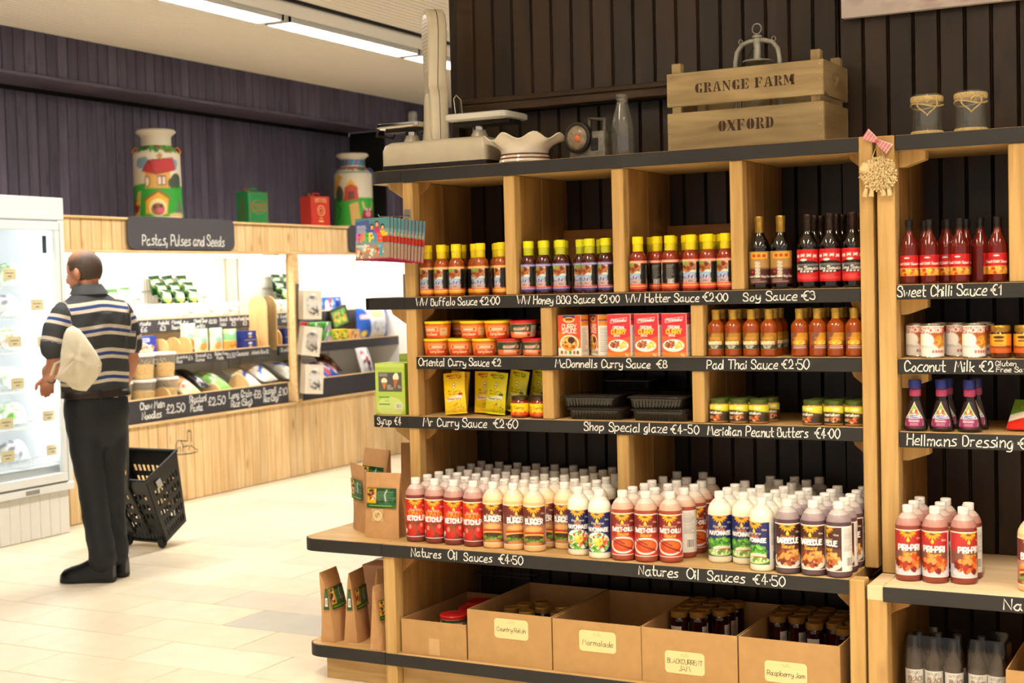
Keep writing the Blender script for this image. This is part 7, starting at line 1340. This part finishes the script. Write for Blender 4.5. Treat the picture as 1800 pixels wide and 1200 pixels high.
for z in SHZ:
    b = MB()
    b.tube([(FX-.06, F0+.06, z), (FX-.06, F1-.05, z)], .003, 5); b.tube([(FX-.06, F0+.06, z+.05), (FX-.06, F1-.05, z+.05)], .003, 5); b.tube([(FB+.07, F0+.06, z), (FB+.07, F1-.05, z)], .003, 5)
    for i in range(38): yy_ = F0+.07+i*.0288; b.tube([(FB+.07, yy_, z), (FX-.06, yy_, z), (FX-.06, yy_, z+.05)], .0018, 4)
    wpart('wire_shelf', b, mat('white_wire', '#e4e6e6', .4), fr)
wpart('floor_grille', MB().box(FX-.09, FX-.07, F0+.05, F1-.045, .385, .43, .002), mat('grille_grey', '#b8bab8', .5), fr)
cardM = mat('cream_card', '#ead9ae', .6); R = random.Random(9)
for i, (y, z) in enumerate([(6.13, 1.60), (6.34, 1.41), (6.15, 1.19), (6.38, 1.18), (6.16, .935), (6.40, .93), (6.06, .70), (6.40, .715), (6.06, .50), (6.42, .50), (5.9, 1.41), (5.85, .93)]):
    P = rr(-.052, .052, 0, .066, .012, 0); c = obj('price_card', MB().prism([(p[0], p[1]) for p in P], 0, .002, 'yz').mesh('price_card', cardM, 30), fr, (FX-.052+7.0, y-5.9, z))
    b = MB(); b.box(.0021, .0024, -.034, .03, .036, .042); b.box(.0021, .0024, -.016, .014, .016, .023); obj('price_print', b.mesh('price_print', mat('brown_print', '#9a8458', .7), 0), c)
va = []
for s, (c, cols) in enumerate([('#e6e8e4', ['#f2f4f0', '#d4dcd0', '#c8d0c4', '#b8d090']), ('#dfe6da', ['#6fb04a', '#8cc860', '#eef0ea', '#d8e0d0', '#f4f4f0']), ('#d8d8da', ['#a8a8b0', '#ecebee', '#c4c4cc', '#8a8a94']), ('#e2dfd8', ['#d8a088', '#f0eeea', '#c8c4bc', '#9ab86a'])]):
    a = Art(120, 100, c, 24); a.blobs(60, 50, 56, 46, cols, 46, 13, s+20); va.append(pillow(.2, .17, .13, a))
i = 0
for si, z in enumerate(SHZ):
    for y in (5.62, 5.86, 6.08, 6.31):
        put(va[(i*7+si) % 4], 'vegetable_bag', 'bagged vegetables in the fridge, %s shelf down, %s from left' % (ORD[si], ORD[(5.62, 5.86, 6.08, 6.31).index(y)]), 'bag', (FX-.2+R.uniform(-.03, .0), y+R.uniform(-.02, .02), z+.026), 0, 'fridge vegetables', rot=(math.radians(-38+R.uniform(-8, 8)), math.radians(R.uniform(-8, 8)), FY), scale=(.94, 1.15, .86)); i += 1
for y, s in ((6.47, 1), (5.40, -1)):
    wpart('lamp_tube', MB().tube([(FX-.045, y, .5), (FX-.045, y, 1.88)], .008, 8), mat('cool_tube', '#f4f8ff', .4, emit=4), fr)
    ld = bpy.data.lights.new('lamp', 'AREA'); ld.shape = 'RECTANGLE'; ld.size = .04; ld.size_y = 1.35; ld.energy = 6; ld.color = (.95, .98, 1.0)
    lo = bpy.data.objects.new('lamp', ld); COL.objects.link(lo); lo.parent = fr; lo.location = (FX-.065+7.0, y-.015*s-5.9, 1.19); lo.rotation_euler = (math.radians(90*s*-1), 0, math.radians(-35*s)) if False else Matrix(((0, 0, 1, 0), (1, 0, 0, 0), (0, 1, 0, 0), (0, 0, 0, 1))).to_euler()
    d_ = Vector((-.75, -s*.65, 0)).normalized(); lo.rotation_euler = d_.to_track_quat('-Z', 'Y').to_euler()
# ================================================================== SHOPPER AND TROLLEY BASKET
def remesh(mb, voxel, smooth_it, mat_, name):
    me = mb.mesh('tmp', mat_, 0); o = bpy.data.objects.new('tmp', me); ts = bpy.data.scenes.new('tmp'); ts.collection.objects.link(o)
    m1 = o.modifiers.new('r', 'REMESH'); m1.mode = 'VOXEL'; m1.voxel_size = voxel
    m2 = o.modifiers.new('s', 'SMOOTH'); m2.factor = .5; m2.iterations = smooth_it
    
    with bpy.context.temp_override(scene=ts, view_layer=ts.view_layers[0]):
        dg = bpy.context.evaluated_depsgraph_get(); out = bpy.data.meshes.new_from_object(o.evaluated_get(dg)); out.name = name
    bpy.data.objects.remove(o); bpy.data.meshes.remove(me); bpy.data.scenes.remove(ts)
    if not out.materials: out.materials.append(mat_)
    out.polygons.foreach_set('use_smooth', [True]*len(out.polygons)); return out
def ellipsoid(mb, c, r, M=None, n=20, m=12):
    s0 = len(mb.v); mb.lathe([(0, -1)]+[(math.cos(t_), math.sin(t_)) for t_ in np.linspace(-1.4, 1.4, m)]+[(0, 1)], n)
    mb.xf(Matrix.Translation(c) @ (M or Matrix()) @ Matrix.Diagonal((*r, 1)), s0); return mb
def limb(mb, pts, seg=14):
    """tapered round limb with rounded ends; pts = [(x,y,z,r)...]"""
    P = [Vector(p[:3]) for p in pts]; r = [p[3] for p in pts]; a = (P[0]-P[1]).normalized()*r[0]; b = (P[-1]-P[-2]).normalized()*r[-1]
    mb.tube([P[0]+a*.9, P[0]+a*.55]+P+[P[-1]+b*.55, P[-1]+b*.9], [r[0]*.3, r[0]*.8]+r+[r[-1]*.8, r[-1]*.3], seg); return mb
def ering(cx, cy, z, a, b, n=32, p=2.3): return [(cx+a*abs(math.cos(t_))**(2/p)*math.copysign(1, math.cos(t_)), cy+b*abs(math.sin(t_))**(2/p)*math.copysign(1, math.sin(t_)), z) for t_ in np.linspace(0, 2*math.pi, n, endpoint=False)]
M_skin = mat('skin', '#c98a6c', .5, sss=.12, noise=.06, nscale=30)
man = thing('person', 'person in striped polo shirt and dark trousers, seen from behind, carrying a bag', 'person', (-5.40, 5.50, 0), math.radians(78))
HM = Matrix.Translation((-.014, .055, 1.625)) @ Matrix.Rotation(math.radians(22), 4, 'Z') @ Matrix.Rotation(math.radians(-14), 4, 'X')
body = MB()
ellipsoid(body, (0, 0, 0), (.076, .096, .098), HM @ Matrix.Translation((0, -.004, .008))); ellipsoid(body, (0, 0, 0), (.060, .066, .075), HM @ Matrix.Translation((0, .03, -.055)))
ellipsoid(body, (0, 0, 0), (.013, .02, .024), HM @ Matrix.Translation((0, .102, -.028)))                                    # nose
for s in (-1, 1): ellipsoid(body, (0, 0, 0), (.012, .019, .033), HM @ Matrix.Translation((s*.079, -.006, -.022)) @ Matrix.Rotation(s*.35, 4, 'Z'))  # ears
ellipsoid(body, (0, 0, 0), (.026, .012, .008), HM @ Matrix.Translation((0, .092, -.068)))                                   # lips
limb(body, [(-.012, .035, 1.60, .056), (-.008, .03, 1.52, .06), (-.004, .022, 1.46, .075)])
body.loft([ering(0, .01, z, a, b) for z, a, b in ((.80, .16, .12), (.95, .155, .11), (1.1, .155, .11), (1.3, .16, .10), (1.38, .15, .085), (1.43, .10, .06), (1.49, .06, .05))])
LS, LE, LW = (-.15, .03, 1.40), (-.228, .022, 1.128), (-.165, .185, 1.072); RS, RE, RW = (.15, .0, 1.40), (.208, -.015, 1.15), (.172, .03, .985)
limb(body, [(*LS, .055), (-.205, .028, 1.27, .05), (*LE, .044)]); limb(body, [(*LE, .044), (-.215, .09, 1.105, .042), (*LW, .030)])
limb(body, [(*RS, .055), (.192, -.008, 1.28, .05), (*RE, .044)]); limb(body, [(*RE, .044), (.198, 0, 1.09, .041), (*RW, .029)])
def hand(W_, d, side, curl, up_):
    """palm, four fingers and a thumb growing from the wrist W_ along d"""
    W_, d = Vector(W_), Vector(d).normalized(); s = d.cross(Vector(up_)).normalized()*side; n = s.cross(d)*side
    P = W_+d*.05; limb(body, [(*(W_+d*.01), .028), (*P, .030)], 10); body_pts = []
    limb(body, [(*(P-s*.024), .018), (*(P+s*.028), .018)], 10)
    for i, L in enumerate((.068, .078, .074, .056)):
        o = (i-1.5)*.0195; q = P+d*.030+s*o; c = curl; dd = d
        a = q; b = a+(dd*math.cos(c*.5)-n*math.sin(c*.5))*L*.42; e = b+(dd*math.cos(c*1.3)-n*math.sin(c*1.3))*L*.33; f_ = e+(dd*math.cos(c*2.1)-n*math.sin(c*2.1))*L*.27
        limb(body, [(*a, .0098), (*b, .0092), (*e, .0085), (*f_, .0075)], 8)
    t0 = W_+d*.03-s*.026; t1 = t0+(d*.55-s*.7-n*.35).normalized()*.04; t2 = t1+(d*.9-s*.1-n*.4).normalized()*.03; limb(body, [(*t0, .0125), (*t1, .011), (*t2, .009)], 8)
hand(LW, (.35, .75, -.5), 1, .75, (0, 0, 1)); hand(RW, (-.15, .2, -1), 1, 1.15, (1, 0, 0))
for s, K, A in ((-1, (-.07, -.03, .50), (-.05, -.072, .09)), (1, (.072, .004, .50), (.07, -.014, .09))): limb(body, [(s*.08, .0, .82, .08), (*K, .058), (*A, .042)])
obj('body', remesh(body, .0072, 2, M_skin, 'body'), man)
# eyes and brows
for s in (-1, 1): obj('eye', ellipsoid(MB(), (0, 0, 0), (.012, .008, .008), HM @ Matrix.Translation((s*.03, .083, -.008)), 12, 8).mesh('eye', mat('eye_white', '#e8e4dc', .2), 60), man)
# hair: short at the back and sides, thin over the crown
hair = MB(); hv = []; n1, n2 = 48, 30; idx = {}
for j in range(n2):
    for i in range(n1):
        ph = -1.05+2.62*j/(n2-1); t_ = 2*math.pi*i/n1; d = Vector((math.cos(ph)*math.cos(t_), math.cos(ph)*math.sin(t_), math.sin(ph)))
        p = Vector((d.x*.0805, d.y*.1005-.004, d.z*.1035+.008)); idx[j, i] = (p, d)
vid = {}
for j in range(n2-1):
    for i in range(n1):
        q = [(j, i), (j, (i+1) % n1), (j+1, (i+1) % n1), (j+1, i)]; c = sum((idx[k_][1] for k_ in q), Vector())/4
        keep = (c.y < .42-.55*max(0, -c.z) if c.z > -.25 else c.y < .1) and not (abs(c.x) > .72 and c.y > -.05 and c.z < -.05) and not (c.z < -.72)
        if keep:
            ids = []
            for k_ in q:
                if k_ not in vid: vid[k_] = len(hair.v); hair.v.append(tuple(HM @ idx[k_][0]))
                ids.append(vid[k_])
            hair.f.append(tuple(ids)); hair.mi.append(0)
hm, nt, b_ = newmat('thinning_hair'); MATS['thinning_hair'] = hm; N = nt.nodes.new; L = nt.links
tc = N('ShaderNodeTexCoord'); nz = N('ShaderNodeTexNoise'); nz.inputs['Scale'].default_value = 220; L.new(tc.outputs['Object'], nz.inputs['Vector']); at = N('ShaderNodeAttribute'); at.attribute_name = 'thin'
ma = N('ShaderNodeMath'); ma.operation = 'MULTIPLY_ADD'; ma.inputs[1].default_value = .5; L.new(nz.outputs['Fac'], ma.inputs[0]); L.new(at.outputs['Fac'], ma.inputs[2]); cr = N('ShaderNodeValToRGB'); cr.color_ramp.elements[0].position = .25; cr.color_ramp.elements[1].position = 1.1; cr.color_ramp.elements[0].color = lin('#43352b')+[1]; cr.color_ramp.elements[1].color = lin('#b98668')+[1]
L.new(ma.outputs[0], cr.inputs[0]); L.new(cr.outputs[0], b_.inputs['Base Color']); b_.inputs['Roughness'].default_value = .6
hme = hair.mesh('hair', hm, 60); ca = hme.color_attributes.new('thin', 'FLOAT_COLOR', 'POINT'); HI = HM.inverted()
for v in hme.vertices:
    l_ = HI @ v.co; q = max(0., min(1., (l_.z-.045)/.06))*max(.35, min(1., (l_.y+.10)/.09)); ca.data[v.index].color = (q*.75,)*3+(1,)
obj('hair', hme, man)
# polo shirt: striped cloth, sleeves joined to the trunk
sh = MB(); sh.loft([ering(*r) for r in ((0, .008, .955, .168, .125), (0, .008, .985, .178, .135), (0, .01, 1.06, .182, .138), (0, .01, 1.16, .182, .134), (0, .008, 1.26, .188, .130), (0, .005, 1.34, .196, .125), (0, .008, 1.40, .196, .115), (-.002, .012, 1.445, .172, .10), (-.004, .018, 1.478, .125, .086), (-.006, .024, 1.505, .082, .076), (-.008, .028, 1.525, .066, .068))])
limb(sh, [(-.15, .022, 1.40, .075), (-.20, .028, 1.32, .076), (-.226, .024, 1.225, .072)]); limb(sh, [(.15, .0, 1.40, .075), (.188, -.004, 1.32, .076), (.206, -.012, 1.225, .070)])
M_polo, nt, b_ = newmat('polo_cloth'); N = nt.nodes.new; L = nt.links; b_.inputs['Roughness'].default_value = .85
at = N('ShaderNodeAttribute'); at.attribute_name = 'weave'; fr_ = N('ShaderNodeMath'); fr_.operation = 'FRACT'; L.new(at.outputs['Fac'], fr_.inputs[0]); cr = N('ShaderNodeValToRGB'); cr.color_ramp.interpolation = 'CONSTANT'
cr.color_ramp.elements[0].position = 0; cr.color_ramp.elements[0].color = lin('#d8cdbb')+[1]; cr.color_ramp.elements[1].position = .15; cr.color_ramp.elements[1].color = lin('#2c4688')+[1]
for ps, cc in ((.29, '#d8cdbb'), (.435, '#3b3d40')): e_ = cr.color_ramp.elements.new(ps); e_.color = lin(cc)+[1]
L.new(fr_.outputs[0], cr.inputs[0]); L.new(cr.outputs[0], b_.inputs['Base Color'])
sme = remesh(sh, .0075, 5, M_polo, 'polo_shirt'); wv = sme.attributes.new('weave', 'FLOAT', 'POINT'); val = np.zeros(len(sme.vertices), np.float32)
for v in sme.vertices:
    x, y_, z = v.co; q = None
    for S_, E_ in ((Vector((-.15, .022, 1.43)), Vector((-.226, .024, 1.205))), (Vector((.15, 0, 1.43)), Vector((.206, -.012, 1.205)))):
        ax = (E_-S_); t_ = (v.co-S_).dot(ax)/ax.length; d = (v.co-S_-ax.normalized()*t_).length
        if abs(x) > .172 and (x*S_.x > 0) and d < .095 and z < 1.47 and (abs(x) > .205 or z > 1.30): q = (t_+.075)/.1227+10 if t_ < .195 else 12.75
    if q is None: q = (1.466-z-.12*max(0, abs(x)-.02))/.1227+10
    if z > 1.492: q = 9.7
    val[v.index] = q
wv.data.foreach_set('value', val)
for v in sme.vertices:                                   # soft creases across the back
    x, y_, z = v.co
    if z < 1.40 and abs(x) < .17: v.co += v.normal*(.003*math.sin(z*46+x*30)*math.sin(x*17+2)+.002*math.sin(x*60-z*40))
obj('polo_shirt', sme, man)
cl = MB(); cl.loft([ering(-.006, .026, 1.50, .086, .080), ering(-.008, .03, 1.528, .072, .072), ering(-.009, .032, 1.552, .068, .069), ering(-.009, .032, 1.548, .071, .072), ering(-.006, .024, 1.505, .094, .090), ering(-.006, .024, 1.498, .095, .092)], caps=False); obj('collar', cl.mesh('collar', mat('collar_rib', '#4c5052', .85), 60), man)
# trousers, belt, shoes
tr_ = MB(); tr_.loft([ering(0, .008, z, a, b) for z, a, b in ((.985, .164, .122), (.93, .170, .132), (.87, .172, .136), (.80, .166, .12), (.74, .15, .10), (.70, .13, .085))][::-1])
limb(tr_, [(-.080, .005, .80, .088), (-.078, -.012, .65, .083), (-.07, -.03, .50, .074), (-.062, -.055, .30, .070), (-.052, -.072, .14, .072), (-.05, -.075, .105, .071)]); limb(tr_, [(.078, .0, .80, .088), (.076, .004, .65, .082), (.072, .004, .50, .072), (.07, -.004, .30, .066), (.07, -.014, .14, .067), (.07, -.016, .105, .066)])
M_tr = mat('navy_twill', '#14161c', .62, noise=.1, nscale=16, bump=.35); tme = remesh(tr_, .010, 9, M_tr, 'trousers')
for v in tme.vertices:
    z = v.co.z; k_ = math.sin(z*38+v.co.x*16)*math.sin(v.co.y*24+z*15)*.0045*(1 if z < .35 else .6); n_ = Vector((v.normal.x, v.normal.y, 0)); v.co += n_*k_
obj('trousers', tme, man)
bt = MB(); bt.loft([ering(0, .008, z, a, b) for z, a, b in ((.962, .180, .138), (.964, .184, .142), (.996, .181, .139), (.998, .177, .135))], caps=False); be = obj('belt', bt.mesh('belt', mat('dark_leather', '#2a1c18', .4), 60), man)
for x, y_ in ((.06, -.118), (-.06, -.118), (-.165, .01)): obj('belt_loop', MB().box(x-.007, x+.007, y_-.012, y_+.004, .956, 1.004, .002).mesh('belt_loop', M_tr), be)
M_boot = mat('black_leather', '#0f0e0e', .3, bump=.05, nscale=60); M_sole = mat('black_rubber', '#1a1918', .6)
def shoe(heel, ang, nm):
    sole = MB(); up2 = MB(); OUT = [(-.13, 0), (-.125, .028), (-.1, .036), (-.04, .034), (.03, .04), (.09, .047), (.135, .04), (.16, .02), (.166, 0)]
    poly = OUT+[(x, -y) for x, y in OUT[::-1][1:-1]]
    rgs = [[(x*k_, y*k_, z) for x, y in poly] for z, k_ in ((.0, .97), (.004, 1.0), (.022, 1.0), (.026, .97))]; sole.loft([[p for p in r_[::-1]] for r_ in rgs])
    sec = [(-.124, .030, .12, .027), (-.09, .038, .15, .031), (-.045, .038, .15, .031), (.0, .039, .125, .033), (.05, .042, .098, .036), (.10, .045, .084, .036), (.14, .038, .068, .03), (.16, .018, .045, .014)]
    up2.loft([[(x, w*math.cos(t_), .022+max(0, math.sin(t_))**.75*(h-.022) if math.sin(t_) > 0 else .022) for t_ in np.linspace(0, 2*math.pi, 24, endpoint=False)] for x, w, h, _ in sec])
    M_ = Matrix.Translation(heel) @ Matrix.Rotation(ang, 4, 'Z') @ Matrix.Translation((.075, 0, 0))
    s_ = obj('shoe', up2.xf(M_).mesh('shoe', M_boot, 60), man); obj('sole', sole.xf(M_).mesh('sole', M_sole, 40), s_)
    lc = MB()
    for k_ in range(4): x = -.02+.022*k_; lc.tube([Matrix.Translation((0, 0, 0)) @ M_ @ Vector((x, -.026, .115-.013*k_)), M_ @ Vector((x+.004, 0, .128-.015*k_)), M_ @ Vector((x, .026, .115-.013*k_))], .0025, 5)
    obj('lace', lc.mesh('lace', M_sole, 60), s_)
shoe((-.045, -.085, .0005), math.radians(128), 'l'); shoe((.075, -.028, .0005), math.radians(124), 'r')
obj('wristwatch', MB().tube([Vector(LW)+Vector((.035*math.cos(a_)*.9, -.02+.012*math.sin(a_), .034*math.sin(a_))) for a_ in np.linspace(0, 6.283, 16, endpoint=False)], .0045, 6, closed=True).mesh('wristwatch', mat('watch_steel', '#8a8880', .3, metal=.8), 60), man)
# canvas bag over the forearm
OUT = [[-0.197, -0.056, 1.328], [-0.177, -0.078, 1.342], [-0.156, -0.105, 1.323], [-0.139, -0.128, 1.288], [-0.119, -0.155, 1.237], [-0.102, -0.177, 1.193], [-0.091, -0.193, 1.149], [-0.095, -0.191, 1.112], [-0.112, -0.174, 1.071], [-0.132, -0.152, 1.037], [-0.148, -0.134, 1.009], [-0.171, -0.107, 1.013], [-0.193, -0.08, 1.022], [-0.21, -0.058, 1.052], [-0.232, -0.031, 1.065], [-0.25, -0.009, 1.077], [-0.237, -0.022, 1.103], [-0.228, -0.031, 1.146], [-0.223, -0.032, 1.204], [-0.215, -0.039, 1.262], [-0.207, -0.045, 1.302]]
tw = Vector((-.552, -.834, 0)); cx_ = Vector((-.168, -.098, 1.19)); OUT = [Vector(p)+tw*.07 for p in OUT]; cx_ += tw*.07
def bagside(sgn):
    rings = []
    for s_ in (1, .97, .85, .65, .42, .2):
        rings.append([cx_+(p-cx_)*s_+tw*sgn*(.038*math.sqrt(max(0, 1-s_*s_))+(.007*math.sin(i*1.9)*s_*(1-s_)*4)) for i, p in enumerate(OUT)])
    return rings
A = bagside(1); B_ = bagside(-.5); bm = MB(); bm.loft(B_[::-1]+A[1:]); MW = man.matrix_basis
tb = thing('tote_bag', 'cream canvas tote bag draped over the shopper\'s left forearm', 'bag', (-5.40, 5.50, 0), math.radians(78))
M_can = mat('cream_canvas', '#e4dcc4', .85, noise=.04, nscale=40, bump=.2)
obj('bag_cloth', bm.mesh('bag_cloth', M_can, 70), tb)
fold = MB(); fp = [Vector((-.215, -.06, 1.12)), Vector((-.18, -.105, 1.085)), Vector((-.14, -.16, 1.115)), Vector((-.105, -.2, 1.14))]; fold.tube([p+tw*.075 for p in fp], [.003, .006, .006, .003], 6); fold.tube([p+tw*.07 for p in (Vector((-.185, -.095, 1.09)), Vector((-.178, -.105, 1.05)), Vector((-.172, -.112, 1.015)))], [.005, .005, .003], 6); obj('fold', fold.mesh('fold', M_can, 70), tb)
obj('strap', MB().tube([p+tw*.03 for p in (Vector((-.25, .02, 1.09)), Vector((-.23, .01, 1.15)), Vector((-.21, -.02, 1.165)), Vector((-.2, -.05, 1.12)))], .008, 6).mesh('strap', M_can, 60), tb)
# ---- black trolley basket on wheels, tilted towards the shopper
tk = thing('trolley_basket', 'black plastic wheeled shopping basket tilted beside the shopper', 'basket', (-5.83, 6.30, .035), 0)
M_bk = mat('black_polypropylene', '#161412', .42); TL = Matrix.Rotation(math.radians(29), 4, 'X')
hb, wb0, wb1, db0, db1 = .44, .15, .205, .20, .30
def corner(sx, v, sy): w = wb0+(wb1-wb0)*v; d = db0+(db1-db0)*v; return Vector((sx*w, (0 if sy == 0 else d)-(.0)*v, v*hb))
def slotwall(A, B_, nrow, nslot, name, skip=()):
    """wall between lower edge A0-A1 and upper edge B0-B1, pierced by rows of slots"""
    b = MB(); n_ = ((A[1]-A[0]).cross(B_[0]-A[0])).normalized()*.004
    def P(u, v): return A[0].lerp(A[1], u).lerp(B_[0].lerp(B_[1], u), v)
    def quad(u0, u1, v0, v1):
        q = [P(u0, v0), P(u1, v0), P(u1, v1), P(u0, v1)]; b.add(q+[p+n_ for p in q], [(0, 1, 2, 3), (7, 6, 5, 4), (0, 4, 5, 1), (1, 5, 6, 2), (2, 6, 7, 3), (3, 7, 4, 0)])
    vs_ = [.06+.80*k/nrow for k in range(nrow+1)]; quad(0, 1, 0, vs_[0]+.0); quad(0, 1, vs_[-1], 1)
    for r in range(nrow):
        va, vb_ = vs_[r], vs_[r]+(vs_[1]-vs_[0])*.55; quad(0, 1, vb_, vs_[r+1]); e = .09; quad(0, e, va, vb_); quad(1-e, 1, va, vb_)
        for s in range(nslot): u0 = e+(1-2*e)*s/nslot; du = (1-2*e)/nslot; quad(u0, u0+du*.42, va, vb_)
    b.xf(TL); return obj(name, b.mesh(name, M_bk, 0), tk)
c = corner
slotwall((c(-1, 0, 0), c(1, 0, 0)), (c(-1, 1, 0), c(1, 1, 0)), 5, 9, 'front_wall'); slotwall((c(1, 0, 0), c(1, 0, 1)), (c(1, 1, 0), c(1, 1, 1)), 5, 8, 'side_wall'); slotwall((c(1, 0, 1), c(-1, 0, 1)), (c(1, 1, 1), c(-1, 1, 1)), 5, 9, 'back_wall'); slotwall((c(-1, 0, 1), c(-1, 0, 0)), (c(-1, 1, 1), c(-1, 1, 0)), 5, 8, 'side_wall')
obj('floor_panel', MB().box(-wb0, wb0, 0, db0, 0, .006).xf(TL).mesh('floor_panel', M_bk), tk)
rim = [c(-1, 1, 0), c(1, 1, 0), c(1, 1, 1), c(-1, 1, 1)]; obj('rim', MB().tube([p+Vector((0, 0, .004)) for p in rim], .011, 8, closed=True).xf(TL).mesh('rim', M_bk, 60), tk)
for s in (-1, 1): obj('wheel', MB().lathe([(.0, -.01), (.03, -.01), (.034, -.006), (.034, .006), (.03, .01), (0, .01)], 20).xf(Matrix.Translation((s*.13, -.012, 0)) @ Matrix.Rotation(math.radians(90), 4, 'Y')).mesh('wheel', M_sole, 40), tk)
obj('axle', MB().tube([(-.14, -.012, 0), (.14, -.012, 0)], .006, 8).box(-.13, -.10, -.02, .02, -.004, .02).box(.10, .13, -.02, .02, -.004, .02).mesh('axle', M_bk, 40), tk)
obj('tag', MB().box(wb1-.028, wb1-.0255, .06, .10, .345, .395).xf(Matrix.Translation((.0335, 0, 0))).xf(TL).mesh('tag', mat('tag_white', '#c8c4bc', .5)), tk)
hp = Vector((-5.349, 5.643, .93))-Vector((-5.83, 6.30, .035)); f1, f2 = TL @ Vector((-.06, -.014, .40)), TL @ Vector((.06, -.014, .40)); f0a, f0b = TL @ Vector((-.06, -.012, .06)), TL @ Vector((.06, -.012, .06))
dr_ = Vector((.85, -.5, 0)).normalized(); hc = hp+Vector((.0, .0, -.03))
obj('pull_handle', MB().tube([f0a, f1, hc-dr_*.05, hc+dr_*.05, f2, f0b], .009, 8).mesh('pull_handle', M_bk, 60), tk)
